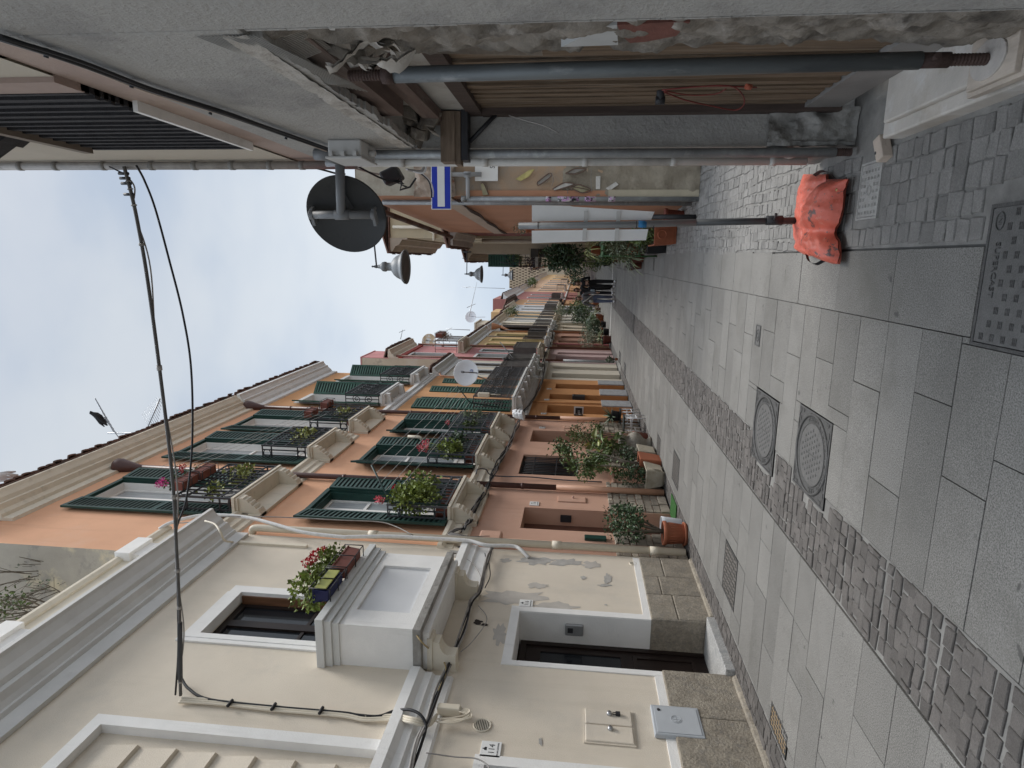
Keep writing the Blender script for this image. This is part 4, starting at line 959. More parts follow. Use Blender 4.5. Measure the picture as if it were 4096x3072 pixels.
# sides of house C visible over D
m_yel = M('yellow_plaster', (.66, .44, .22), .9, .06, 1, .1, 80)
m_dkred = M('dark_red_plaster', (.20, .045, .045), .8, .1)
m_salm2 = M('salmon_far', (.50, .28, .20), .9, .06)
m_crm2 = M('cream_far', (.64, .55, .43), .9, .05)
m_crm3 = M('white_far', (.66, .62, .55), .9, .05)
m_wht2 = M('cool_white_far', (.60, .61, .63), .9, .05)
m_org2 = M('orange_far', (.62, .36, .19), .9, .06)
m_red2 = M('red_far', (.38, .16, .14), .9, .06)
m_brownsh = M('brown_shutter', (.045, .03, .025), .6, .2)
m_yframe = M('yellow_frame', (.70, .55, .26), .85, .05)
F1 = far_house('yellow house with tall yellow framed windows above a salmon and dark red ground floor', 28.3, 34.9, 2.9, 6.75, m_salm2, m_yel, m_pale,
    [(28.8, 29.6, 3.3, 5.9, ''), (30.6, 31.5, 3.3, 5.9, ''), (32.7, 33.6, 3.3, 5.9, '')], [(29.0, 29.9, 2.5, 0), (30.7, 31.6, 2.5, 0), (32.6, 33.5, 2.4, 0)],
    [(28.8, 30.0, 3.1, .42, 'plain'), (31.6, 33.4, 3.1, .42, 'mesh')], out=.35, wf=m_yframe)
q = MB(); q.box(XB + .004, XB + .02, 28.4, 29.0 - .02, 0, 2.75); q.box(XB + .004, XB + .02, 29.92, 30.4, 0, 2.75); q.build('dark_red_dado', m_dkred, F1)
q = MB(); q.tube([(XB + .08, 34.7, .05), (XB + .08, 34.7, 5.4), (XB + .3, 34.75, 5.9)], .07, 8); q.lathe([(.07, 0), (.2, .4), (.2, .5)], (XB + .3, 34.75, 5.9), 10); q.build('downpipe', M('orange_pipe', (.52, .25, .14), .5, .1), F1)
G1 = far_house('cream house with dark brown shutters and two iron balconies', 34.9, 39.1, 2.9, 6.7, m_crm2, m_crm2, m_pale,
    [(35.4, 36.3, 3.3, 6.0, 'open'), (37.4, 38.2, 3.3, 5.9, '')], [(35.6, 36.4, 2.4, 0), (37.2, 37.9, 2.4, 0)], [(35.4, 36.6, 3.1, .4, 'plain'), (37.4, 38.6, 3.1, .4, 'plain')], out=.35, shm=m_brownsh)
H1 = far_house('off white house with plain windows and two dark doors, behind the palm pots', 39.1, 43.6, 2.9, 6.75, m_crm3, m_crm3, m_crm2,
    [(39.9, 40.8, 3.3, 5.9, ''), (42.0, 42.9, 3.3, 5.9, '')], [(40.2, 41.0, 2.4, 0), (42.2, 43.0, 2.4, 0)], [(39.8, 41.0, 3.1, .4, 'plain'), (42, 43.2, 3.1, .4, 'plain')], out=.35, dm=m_brownsh)
q = MB(); q.tube([(XB + .08, 39.2, .05), (XB + .08, 39.2, 6.3)], .07, 8); q.build('downpipe', m_pvc, H1)
I1 = far_house('yellow ochre house with closed dark green shutters and a bush hanging from its eaves', 43.6, 49.2, 2.9, 6.9, m_crm3, m_yel, m_creamtrim,
    [(44.3, 45.4, 3.3, 6.0, 'shut'), (47.0, 48.0, 3.3, 6.0, 'shut')], [(44.5, 45.3, 2.4, 0), (47, 47.9, 2.4, 0)], [(44.2, 45.6, 3.1, .4, 'plain'), (46.8, 48.2, 3.1, .4, 'plain')], out=.4)
q = MB(); q.box(XB - 3.5, XB - .6, 44.4, 47.2, 6.9, 8.9); q.box(XB - 3.6, XB - .5, 44.3, 47.3, 8.9, 9.0); q.build('rooftop_room', m_rawside, I1)
J1 = far_house('cool white house between green shutters and orange', 49.2, 56.2, 2.9, 7.3, m_wht2, m_wht2, m_creamtrim,
    [(50.6, 51.7, 3.4, 6.2, ''), (53.6, 54.7, 3.4, 6.2, '')], [(50.6, 51.6, 2.4, 0), (53.6, 54.6, 2.4, 0)], [(50.2, 52, 3.2, .45, 'mesh'), (53.2, 55, 3.2, .45, 'plain')], out=.4)
q = MB(); q.box(XB - 4, XB - .4, 52.5, 56, 7.3, 8.9); q.build('rooftop_room', m_yel, J1)
K1 = far_house('orange house with brown eaves next to the red house', 56.2, 64, 2.9, 7.9, m_org2, m_org2, m_brownsh,
    [(57.5, 58.6, 3.4, 6.4, ''), (61, 62.2, 3.4, 6.4, '')], [(57.6, 58.6, 2.4, 0), (61, 62, 2.4, 0)], [(57, 59.0, 3.2, .5, 'plain')], out=.5)
K2 = far_house('red house with white pointed window hoods and white cornice', 64, 80, 2.9, 9.2, m_red2, m_red2, m_pale,
    [(66.5, 68.3, 3.4, 6.9, ''), (72, 73.8, 3.4, 6.9, '')], [(66.5, 68, 2.5, 0), (72, 73.5, 2.5, 0)], [(66, 69, 3.3, .5, 'mesh')], out=.6, cz=.9)
q = MB(); q.box(XB - 3.5, XB, 64, 70, 9.2, 10.3); q.build('attic', m_red2, K2)
K3 = far_house('pale orange house with ochre doors and white swags over its windows', 80, 100, 2.9, 9.0, m_org2, M('peach_far', (.66, .44, .28), .9, .05), m_pale,
    [(83, 85, 3.5, 6.8, 'shut'), (88, 90, 3.5, 6.8, 'shut'), (94, 96, 3.5, 6.8, '')], [(83, 85, 2.5, 0), (89, 91, 2.5, 0)], [(82.5, 86, 3.3, .8, 'plain')], out=.6, shm=M('ochre_wood', (.26, .13, .05), .7, .1))
K4 = far_house('peach house far down the street with grey cornice', 100, 130, 2.9, 9.6, m_org2, MATS['peach_far'], m_pale,
    [(104, 107, 3.5, 7, ''), (113, 116, 3.5, 7, ''), (122, 125, 3.5, 7, '')], [(105, 107, 2.6, 0), (114, 116, 2.6, 0)], [(103, 108, 3.3, .9, 'plain')], out=.7)
K5 = far_house('cream house at the far end of the left row', 130, 175, 2.9, 10.0, m_crm2, m_yel, m_pale,
    [(136, 140, 3.5, 7, ''), (150, 154, 3.5, 7, ''), (163, 167, 3.5, 7, '')], [(137, 140, 2.6, 0)], [(135, 142, 3.3, .9, 'plain')], out=.7)
# tower and end of the street
T_ = thing('stone_building', 'tan block with a pierced brick parapet closing the far end of the street', 'building', (-1, 190, 0))
q = MB(); q.box(-14, 12, 190, 204, 0, 13); q.build('wall', M('tan_far', (.42, .35, .26), .9, .1, .3), T_)
q = MB()
for i in range(9):
    for j in range(10): q.box(-8.5 + i * .8 + (.4 if j % 2 else 0), -8.05 + i * .8 + (.4 if j % 2 else 0), 189.6, 189.98, 13.3 + j * .9, 13.95 + j * .9)
for j in range(11): q.box(-8.7, -.9, 189.65, 190.0, 13.0 + j * .9, 13.25 + j * .9)
q.build('pierced_parapet', M('tan_brick', (.5, .40, .29), .9, .1), T_)
q = MB(); q.box(-8.7, -.9, 190.02, 204, 13, 22.2); q.build('upper_block', M('tan_dark', (.2, .15, .11), .9, .1), T_)
from mathutils import noise as NZ
# ---------------------------------------------------------------- right: derelict grey house R1
XR = .70
m_greypl = M('grey_plaster', (.37, .355, .33), .95, .08, 1.2, 1.2, 45, streak=(.29, .28, .262), st_lo=.54, st_hi=.85, st_scale=2, grain=.08, gscale=90, stain=[(.235, .225, .215), (.37, .36, .34)], stain_lo=.52, stain_hi=.72, stain_scale=1.6)
m_pinkband = M('pink_band', (.36, .275, .235), .95, .12, 2, .5, 70, stain=(.42, .33, .27), stain_lo=.5, stain_hi=.7)
m_beige = M('beige_plaster', (.47, .42, .345), .95, .06, 1.2, .3, 90, stain=(.40, .35, .28), stain_lo=.55, stain_hi=.8)
m_rubble = M('rubble', (.215, .19, .16), .95, .25, 9, 1.0, 35, stain=[(.085, .075, .065), (.33, .30, .265)], stain_lo=.52, stain_hi=.68, stain_scale=5)
m_plank = M('old_boards', (.165, .115, .075), .85, .35, 4, .5, 60, stretch=(6, 14, .5), stain=[(.055, .04, .03), (.25, .2, .15)], stain_lo=.52, stain_hi=.68, stain_scale=2.5)
m_plankfr = M('dark_boards', (.07, .05, .042), .8, .3, 4, .4, 60, stretch=(6, 10, .6))
m_galv = M('galvanised_steel', (.27, .278, .28), .5, .18, 5, .15, 60, metal=.3, stain=[(.2, .215, .225), (.40, .41, .41)], stain_lo=.55, stain_hi=.72, stain_scale=6)
m_propsteel = M('prop_steel', (.12, .13, .132), .5, .2, 5, .15, 60, metal=.3, stain=[(.085, .095, .10), (.25, .255, .25)], stain_lo=.54, stain_hi=.68, stain_scale=5, stretch=(1.5, 1.5, .35))
m_rustth = M('rusty_thread', (.06, .037, .031), .75, .3, 20, .4, 80)
m_marble = M('dirty_marble', (.46, .43, .39), .7, .12, 4, .3, 60, stain=[(.36, .31, .25), (.58, .57, .55)], stain_lo=.52, stain_hi=.7, stain_scale=3)
m_pvcg = M('grey_pipe', (.36, .37, .38), .5, .1, 3)
m_darkwood2 = M('tarred_wood', (.022, .02, .021), .7, .35, 6, .6, 40, stretch=(1, 1, 4))
m_paper = M('torn_plaster', (.45, .42, .38), .95, .15, 8, .5, 60)
R1 = thing('derelict_house', 'derelict grey rendered house with a boarded doorway, dark window and overhanging eaves', 'house', (XR, 2, 0))
def patch(mb, fn, nu, nv, amp, sc, seed=0, edge=0.):
    k = len(mb.v)
    for i in range(nu + 1):
        for j in range(nv + 1):
            p, nrm = fn(i / nu, j / nv); p = V(p); q = p * sc + V((seed, seed * 2, seed * 3))
            d = amp * (NZ.noise(q) + .5 * NZ.noise(q * 2.1) + .3 * NZ.noise(q * 4.7))
            mb.v.append(tuple(p + V(nrm) * d))
    for i in range(nu):
        for j in range(nv):
            a = k + i * (nv + 1) + j; mb.f.append((a, a + nv + 1, a + nv + 2, a + 1)); mb.s.append(True); mb.mi.append(mb.m)
# front wall pieces
w = MB()
w.box(XR, XR + .45, .6, 2.03, -.05, 3.56)
# ragged inner edge of the near jamb and lintel: strip with uneven outline
def ragged(pts_fn, n, dx, mb, x, th=.05): pass
w.box(XR, XR + .3, 2.03, 4.78, 2.74, 3.56)
w.box(XR, XR + .6, 4.16, 4.78, .5, 2.74)
w.box(XR + .02, XR + .6, 4.2, 4.74, 0, .5)
o = w.build('grey_wall', m_greypl, R1, bevel=.012)
w = MB(); rv = random.Random(5)
# uneven plaster lip along the opening
for i in range(40):
    z = .0 + i * .068; d = .004 + .02 * abs(NZ.noise(V((0, 0, z * 3)))) + rv.uniform(0, .008)
    w.box(XR + .002, XR + .025, 2.03, 2.03 + d, z, z + .07)
w.build('plaster_lip', m_greypl, R1); w = MB()
for i in range(44):
    y = 2.1 + i * .047; d = .02 + .05 * abs(NZ.noise(V((y * 3, 0, 7)))) + rv.uniform(0, .012); w.box(XR + .002, XR + .04, y, y + .05, 2.74 - d, 2.74)
w.build('plaster_lip', m_greypl, R1)
w = MB(); patch(w, lambda u, v: ((XR - .004, 2.06 + 2.5 * u, 2.735 + .085 * v), (-1, 0, 0)), 90, 8, .008, 14, 12); w.build('broken_edge', M('broken_plaster', (.43, .40, .36), .95, .15, 8, .9, 60, stain=(.3, .27, .24), stain_lo=.52, stain_hi=.66, stain_scale=7), R1)
w = MB()                                             # old scar in the plaster above the door
patch(w, lambda u, v: ((XR - .012 - .02 * (1 - abs(2 * v - 1)), 1.2 + v * .34 + .5 * max(0, .0), 2.95 - u * 3.0), (-1, 0, 0)), 60, 8, .014, 9, 2)
w.build('plaster_seam', m_greypl, R1)
w = MB(); w.box(XR + .02, XR + .5, .6, 4.74, 3.56, 3.80); w.build('pink_band', m_pinkband, R1)
w = MB(); facade(w, XR + .01, .6, 4.74, 3.8, 6.6, [(2.62, 4.02, 3.82, 4.85, .2)], sgn=-1); shell(w, XR + .01, .6, 4.74, 3.5, 6.6, 6, -1)
w.build('upper_wall', m_beige, R1)
w = MB(); w.box(XR - .012, XR + .02, 2.5, 2.66, 3.8, 6.6); w.box(XR - .012, XR + .02, 2.66, 4.06, 4.86, 4.96); w.build('pink_surround', m_pinkband, R1)
# louvred dark window seen from below, pale sill, beam on top
w = MB(); w.box(XR - .03, XR + .06, 2.93, 4.0, 3.755, 3.78); w.build('window_sill', m_white, R1)
w = MB()
w.box(XR + .12, XR + .14, 2.62, 4.02, 3.82, 4.85); win = w.build('window', m_inside, R1)
w = MB()
for k in range(27): 
    y = 2.66 + k * .0515 + (k % 3) * .005; w.box(XR - .016 - .008 * (k % 2), XR + .03, y, y + .026 + .006 * (k % 4 == 1), 3.8, 4.84)
for z in (3.8, 4.35, 4.8): w.box(XR - .008, XR + .04, 2.64, 4.0, z, z + .05)
for k in range(15): 
    z = 3.86 + k * .066; w.box(XR + .035, XR + .06, 2.66, 4.0, z, z + .03)
w.build('louvre_shutter', m_darkwood2, win)
w = MB(); w.box(XR - .05, XR + .02, 2.5, 3.96, 4.84, 4.9); w.build('window_head', M('brown_beam', (.2, .16, .125), .8, .2, 5), R1)
# eaves
w = MB(); w.extr([(XR + .01, 4.97), (XR - .06, 5.08), (XR - .05, 5.12), (XR - .3, 5.56), (XR - .3, 5.66), (XR + .01, 5.66)], .6, 3.68, lambda u, w_, d: (u, d, w_))
for k in range(5): w.extr([(XR + .01, 4.94), (XR - .33, 5.56), (XR - .3, 5.6), (XR + .01, 5.05)], 3.5 - k * .7, 3.6 - k * .7, lambda u, w_, d: (u, d, w_))
w.build('eaves', m_darkwood2, R1)
# recess behind the opening
w = MB(); w.box(XR + .21, XR + .5, 2.0, 4.2, 2.36, 2.8); w.build('inner_lintel', M('dirty_white', (.36, .345, .32), .9, .12, 3, .3, 60, stain=(.2, .17, .14), stain_lo=.5, stain_hi=.7), R1)
w = MB(); w.box(XR + .06, XR + .14, 2.3, 3.5, 2.62, 2.74); w.box(XR + .14, XR + .2, 2.3, 4.14, 2.52, 2.62); w.build('timber_lintel', M('stained_timber', (.14, .10, .085), .85, .25, 4, .5, 50, stretch=(6, 1, 6), stain=(.24, .21, .19), stain_lo=.5, stain_hi=.7), R1)
w = MB(); rv = random.Random(9); XS = XR + .22
y = 2.05
while y < 4.08:
    d = rv.uniform(.045, .085); k = rv.uniform(.0, .018); w.box(XS + k, XS + .06, y + .003, y + d, .34, 2.28); y += d
door = w.build('board_door', m_plank, R1)
w = MB(); w.box(XS - .025, XS + .05, 1.9, 4.16, 2.28, 2.37); w.box(XS - .03, XS + .05, 4.08, 4.17, .12, 2.28); w.build('door_frame', m_plankfr, door)
w = MB(); w.box(XS - .012, XS + .05, 2.0, 4.08, .13, .335); w.build('kick_plate', M('dull_zinc', (.25, .24, .23), .6, .12, 4, .2, 40, metal=.3), door)
w = MB(); w.tube([(XS - .05, 3.71, 1.20), (XS - .05, 3.71, 1.25)], .022, 10); w.lathe([(.0, -.055), (.022, -.05), (.022, 0)], (XS, 3.71, 1.225), 10, axis='x'); w.build('door_knob', m_black, door)
# rubble core of the near jamb
w = MB(); patch(w, lambda u, v: ((XR + .03 + .07 * v, 2.02 + .57 * v, 2.75 - 2.75 * u), (-1, -.1, 0)), 150, 34, .036, 9, 4); w.build('rubble_core', m_rubble, R1)
def slab_poly(pts, x, th, nm, m):
    P = [onx(*p, x) for p in pts]; w = MB(); w.face(P); Q = [p + V((th, 0, 0)) for p in P]; w.face(Q[::-1])
    for a, b, c, d in zip(P, P[1:] + P[:1], Q, Q[1:] + Q[:1]): w.face([a, c, d, b])
    w.build(nm, m, R1)
slab_poly([(561, 47), (580, 38), (596, 27), (617, 25), (618, 45)], .755, .03, 'white_panel', M('panel_grey', (.42, .42, .41), .7, .1, 5))
slab_poly([(617, 25), (640, 24), (668, 22), (690, 22), (676, 36), (645, 42), (630, 43), (622, 36)], .752, .03, 'hollow_brick', M('old_brick', (.16, .065, .05), .9, .2, 9, .6, 50))
w = MB(); patch(w, lambda u, v: ((XR + .02 + .02 * v, 4.12 + .12 * v - .02, .02 + .5 * u), (-.4, -1, 0)), 22, 16, .05, 9, 5)
patch(w, lambda u, v: ((XR + .22 * v, 4.13, .0 + .52 * u), (-.2, -1, .1)), 26, 20, .055, 9, 6); patch(w, lambda u, v: ((XR + .2 * v, 4.14 - .0 * u + .12 * u, .5), (0, 0, 1)), 6, 8, .03, 9, 7)
patch(w, lambda u, v: ((XR - .01, 4.12 + .6 * v, .0 + .5 * u), (-1, 0, 0)), 16, 16, .025, 9, 8)
w.build('stone_base', M('rough_concrete', (.30, .29, .27), .95, .2, 8, 1.2, 45, stain=[(.16, .15, .135), (.42, .41, .385)], stain_lo=.52, stain_hi=.68, stain_scale=5), R1)
w = MB()
for i in range(16):
    c = V((XR + .05 + rv.uniform(0, .16), 3.95 + rv.uniform(0, .25), 2.56 + rv.uniform(0, .18)))
    w.obox(c, V((rv.uniform(.02, .06), rv.uniform(-.02, .02), rv.uniform(-.03, .03))), V((rv.uniform(-.02, .02), rv.uniform(.02, .05), rv.uniform(-.02, .02))), V((.01, rv.uniform(-.02, .02), rv.uniform(.015, .04))))
w.build('broken_masonry', m_rubble, R1, bevel=.006)
# fallen plaster, paper and reed hanging at the head of the jamb
for i, (y, z, sy, sz, tx) in enumerate(((2.2, 2.62, .14, .16, .03), (2.36, 2.52, .12, .2, .08), (2.5, 2.58, .10, .12, .1), (2.42, 2.40, .09, .14, .06), (2.62, 2.5, .08, .14, .12), (2.30, 2.44, .08, .12, .03), (2.55, 2.42, .06, .1, .05))):
    w = MB(); rr = random.Random(70 + i); tl = rr.uniform(-.8, .8)
    patch(w, lambda u, v: ((XR + tx + .07 * sin(3 * u + i), y + (v - .5) * sy * (1.1 - u * .6) + .03 * sin(u * 5 + i), z + .1 - u * sz * 1.5 + .04 * tl * (v - .5)), (-1, .3, .2)), 14, 10, .045, 8, i * 3 + 1)
    k = len(w.v); w.v += [(p[0] + .012, p[1] + .004, p[2]) for p in w.v[:k]]; fs = list(w.f)
    for f in fs: w.f.append(tuple(k + q for q in f[::-1])); w.s.append(True); w.mi.append(0)
    w.build('hanging_plaster', m_paper, R1)
w = MB()
for i in range(26):
    y = 2.12 + i * .012; w.tube([(XR + .005, y, 2.80 - i * .0), (XR + .03, y + .01, 2.72), (XR + .075, y + .02, 2.60)], .0022, 4)
w.build('reed_lath', m_paper, R1)
w = MB(); P = curve_pts([(XR + .08, 2.35, 2.50), (XR + .10, 2.52, 2.36), (XR + .12, 2.65, 2.08), (XR + .12, 2.7, 1.82)], 8)
for k in range(-7, 8): w.tube([p + V((0, k * .012 * (1 - i / len(P) * .6), 0)) for i, p in enumerate(P)], .0018, 3, cap=False)
for i in range(0, len(P), 1): w.tube([P[i] + V((0, -.085 * (1 - i / len(P) * .6), 0)), P[i] + V((0, .085 * (1 - i / len(P) * .6), 0))], .0014, 3, cap=False)
w.build('plaster_mesh', M('mesh_beige', (.38, .32, .26), .9, .1), R1)
w = MB()
for k in range(17): w.tube([(XR - .004, 2.06 + k * .0, 2.90 - k * .012), (XR + .012 + .0, 2.62 + k * .012, 2.78 - k * .012)], .0022, 4)
for k in range(40): y = 2.08 + k * .0145; w.tube([(XR + .004, y, 2.9 - k * .003), (XR + .008, y + .03, 2.71 - k * .003)], .0014, 3)
w.build('lath_mesh', M('mesh_grey', (.36, .35, .33), .9, .1), R1)
# marble step
w = MB(); w.box(XR - .06, XR + .2, 1.2, 3.6, -.02, .085); w.box(XR + .0, XR + .3, 1.2, 3.52, .085, .125); w.build('marble_step', m_marble, R1, bevel=.01)
t = thing('brick', 'loose pale brick lying at the end of the marble step', 'brick', (.62, 3.68, 0))
w = MB(); w.obox((.61, 3.70, .03), V((.06, .024, .006)), V((-.012, .036, .0)), V((0, 0, .028))); w.build('body', M('pale_brick', (.50, .42, .35), .95, .12, 8, .6, 60), t, bevel=.006)
w = MB(); w.tube([(.59, 3.72, .052), (.59, 3.72, .0585)], .009, 8); w.build('hole', m_black, t)
# cut plank shelf bracket jammed at the far jamb
t = thing('plank_bracket', 'short weathered plank with black metal strap at the top of the grey jamb', 'bracket', (.75, 4.1, 2.45))
w = MB(); w.box(.60, .90, 4.02, 4.14, 2.44, 2.53); w.box(.585, .9, 4.03, 4.13, 2.405, 2.44); w.build('plank', M('weathered_plank', (.17, .125, .09), .85, .3, 5, .4, 50, stretch=(1, 8, 8)), t)
w = MB(); w.box(.61, .92, 4.03, 4.14, 2.36, 2.40); w.tube([(.73, 4.10, 2.36), (.91, 4.12, 2.18)], .014, 6); w.build('metal_strap', m_black, t)
# steel prop
t = thing('steel_prop', 'long grey adjustable steel prop with rusty threaded ends shoring the doorway', 'steel prop', (.72, 2.6, .14))
px_, py_ = .735, 2.6
w = MB(); w.tube([(px_, py_, .42), (px_ - .01, py_ + .02, 2.42)], .031, 20); w.build('tube', m_propsteel, t)
def thread(mb, p0, p1, r):
    p0, p1 = V(p0), V(p1); n = int((p1 - p0).length / .006); P = []; rs = []
    for i in range(n + 1): P.append(p0.lerp(p1, i / n)); rs.append(r * (1.0 if i % 2 else .88))
    mb.tube(P, rs, 14, smooth=False)
w = MB(); thread(w, (px_, py_, .19), (px_, py_, .33), .022); w.tube([(px_, py_, .32), (px_, py_, .43)], .027, 14); w.tube([(px_, py_, .385), (px_ + .0, py_ - .055, .385)], .012, 8); w.build('lower_jack', m_rustth, t)
w = MB(); thread(w, (px_ - .01, py_ + .02, 2.43), (px_ - .01, py_ + .02, 2.6), .022); w.tube([(px_ - .01, py_ + .02, 2.41), (px_ - .01, py_ + .02, 2.46)], .033, 14); w.build('upper_jack', m_rustth, t)
w = MB(); w.lathe([(0, 0), (.1, 0), (.1, .008), (0, .008)], (px_, py_, .182), 22, sx=.7, sy=1.0, smooth=False); w.build('base_plate', M('dusty_steel', (.42, .39, .36), .8, .15, 8, .3, 60), t, bevel=.002)
w = MB(); w.box(px_ - .1, px_ + .14, 2.35, 2.75, .125, .16); w.box(px_ - .085, px_ + .1, 2.45, 2.72, .16, .182); w.build('packing_board', M('pale_board', (.45, .39, .33), .9, .15, 4, .3, 60, stretch=(8, 1, 8)), t, bevel=.003)
# red wire tied to the door
t = thing('wire_loop', 'reddish twisted wire hanging in a long loop from the door knob', 'wire', (XS - .05, 3.0, 1.58))
P = [onx(*q, XS - .055) for q in ((662, 90), (700, 86.5), (730, 86), (742, 94), (744, 104), (735, 110), (712, 106), (685, 100), (664, 92))]
w = MB(); w.tube(curve_pts(P, 6), .004, 6); P = [onx(*q, XS - .05) for q in ((664, 90), (690, 87), (720, 86), (757, 87.5))]; w.tube(curve_pts(P, 6), .0035, 6)
P = [onx(*q, XS - .052) for q in ((664, 91), (690, 95), (715, 94), (726, 89))]; w.tube(curve_pts(P, 6), .0035, 6)
w.build('strand', M('red_wire', (.16, .03, .025), .5, .2, 20), t)
w = MB(); w.tube([onx(746, 86.5, XS - .055), onx(751, 87, XS - .055)], .014, 8); w.build('coil', M('red_wire2', (.34, .09, .05), .5, .2, 20), t)
t = thing('loose_cable', 'thin pale wire sticking out of the dark door edge', 'wire', (.8, 4.1, 2.0))
w = MB(); w.tube(curve_pts([onx(509, 115.5, .86), onx(528, 121, .8), onx(545, 126, .76), onx(559, 133, .72)], 5), .0035, 5); w.build('strand', m_greycab, t)
# corner: steel pole, white pipe, junction box, conduits
t = thing('sign_post', 'grey galvanised steel post at the corner of the derelict house', 'post', (.66, 4.11, 0))
w = MB(); w.tube([(.658, 4.11, .12), (.664, 4.13, 3.35)], .0285, 16); w.build('tube', m_galv, t)
w = MB(); thread(w, (.657, 4.105, .03), (.658, 4.11, .13), .024); w.build('threaded_foot', m_rustth, t)
t = thing('rain_pipe', 'pale plastic pipe clipped beside the steel post at the grey house corner', 'pipe', (.668, 4.51, 0))
w = MB(); w.tube([(.668, 4.51, .15), (.670, 4.53, 3.25)], .027, 14)
for z in (.35, 1.0, 1.6, 2.3, 2.9): w.tube([(.668, 4.512, z), (.668, 4.512, z + .04)], .0305, 14)
w.build('tube', M('dirty_pvc', (.52, .505, .475), .6, .1, 3, stain=(.25, .24, .22), stain_lo=.55, stain_hi=.75), t)
w = MB(); w.tube([(.67, 4.54, 3.2), (.67, 4.56, 3.5)], .022, 10); w.build('upper_tube', m_pvcg, t)
t = thing('junction_box', 'pale grey cable junction box on the corner of the derelict house', 'junction box', (.64, 3.95, 3.07))
w = MB(); w.box(.60, .70, 3.80, 4.07, 2.97, 3.18); b_ = w.build('body', M('box_grey', (.48, .475, .46), .6, .06, 4), t, bevel=.012)
w = MB(); w.box(.585, .60, 3.78, 4.085, 2.96, 3.19); w.build('lid', MATS['box_grey'], t, bevel=.006)
w = MB()
for z in (3.0, 3.075, 3.15): w.box(.6, .625, 3.765, 3.80, z - .011, z + .011)
w.tube([(.64, 3.95, 2.93), (.64, 3.95, 2.98)], .02, 10); w.build('clip', MATS['box_grey'], t)
def cable(name, label, pts, r, m, n=8, cat='cable', group=None):
    P = curve_pts(pts, n); o = MB().tube(P, r, 6)
    return o.build(name, m, None, label, cat, group, loc=pts[0])
t = thing('wall_conduit', 'grey conduit running up the upper corner of the derelict house with taped joints', 'conduit', (.67, 4.7, 3.4))
w = MB(); w.tube([(.672, 4.645, 3.3), (.672, 4.645, 6.4)], .03, 10); w.build('tube', m_greycab, t)
for z in (3.7, 3.95, 4.25, 4.55, 4.9, 5.3, 5.7, 6.0): MB().tube([(.672, 4.645, z), (.672, 4.645, z + .04)], .0335, 10).build('tape', M('grey_tape', (.2, .19, .175), .6, .1), t)
t = thing('cable_run', 'black cable bundle clipped along the pink band above the grey plaster', 'cables', (.68, 3, 3.5))
for k, (dz, r) in enumerate(((0, .011), (.026, .006), (-.016, .007), (.042, .005))):
    P = [onx(0, 37, .675), onx(77, 62, .675), onx(154, 91, .675), onx(231, 115, .675), onx(290, 136, .675), onx(332, 151, .67)]
    P = [p + V((0, 0, dz * .8 + .008 * sin(i * 2 + k))) for i, p in enumerate(P)]
    w = MB(); w.tube(curve_pts(P, 6), r, 7); w.build('cable', m_blackrub if k != 3 else M('pale_cable', (.42, .34, .28), .6, .1), t)
w = MB()
for u in (.12, .38, .62, .85): p = onx(332 * u, 37 + 115 * u + 2 * sin(u * pi), .685); w.tube([p + V((.01, 0, -.028)), p + V((-.02, 0, -.02))], .008, 6)
w.build('clip', m_blackrub, t)
for i, (pts, r, m) in enumerate((
    ([(331, 150), (350, 162), (383, 179), (401, 182)], .008, m_blackrub), ([(318, 152), (335, 160), (355, 168), (378, 174), (396, 174)], .007, m_greycab),
    ([(399, 153), (414, 157), (423, 164), (421, 171), (408, 170)], .010, m_greycab), ([(401, 152), (416, 158), (425.5, 166), (422, 173), (406, 169)], .008, M('white_cable', (.6, .6, .6), .5, .05)),
    ([(419, 172), (428, 180), (431, 189), (431.5, 198)], .007, m_blackrub), ([(421, 172), (430, 181), (433, 190), (433, 197)], .006, MATS['white_cable']))):
    yy = 4.7 if i < 4 else 5.2
    P = [ony(*q, yy) if i > 1 else ony(q[0], q[1], 4.55 + .15 * j) for j, q in enumerate(pts)]
    cable('loose_cable', ('thin black cable drooping from the corner of the grey house', 'grey cable sagging behind the round sign', 'grey cable looping under the junction box', 'white cable looping under the junction box', 'black cable hanging below the cable loop', 'white cable hanging below the cable loop')[i], P, r, m)
t = thing('broken_fitting', 'broken black fitting hanging at the corner behind the junction box', 'fitting', (.6, 5.0, 3.1))  # broken black item hanging from a wall bracket
w = MB(); c = ony(392, 176, 5.0); w.obox(c, V((.05, .0, .03)), V((0, .06, 0)), V((-.03, 0, .07))); w.build('housing', m_black, t, bevel=.02)
w = MB(); P = [ony(*q, 4.95) for q in ((398, 172), (402, 183), (400, 190), (410, 187), (416, 178))]; w.tube(P, .008, 6)
for k in range(10): p = ony(383 + k * 2.2, 178 + k * .8, 4.97); w.tube([p, p + V((rv.uniform(-.03, .0), 0, rv.uniform(-.05, -.02)))], .004, 4)
w.build('bracket', m_black, t)
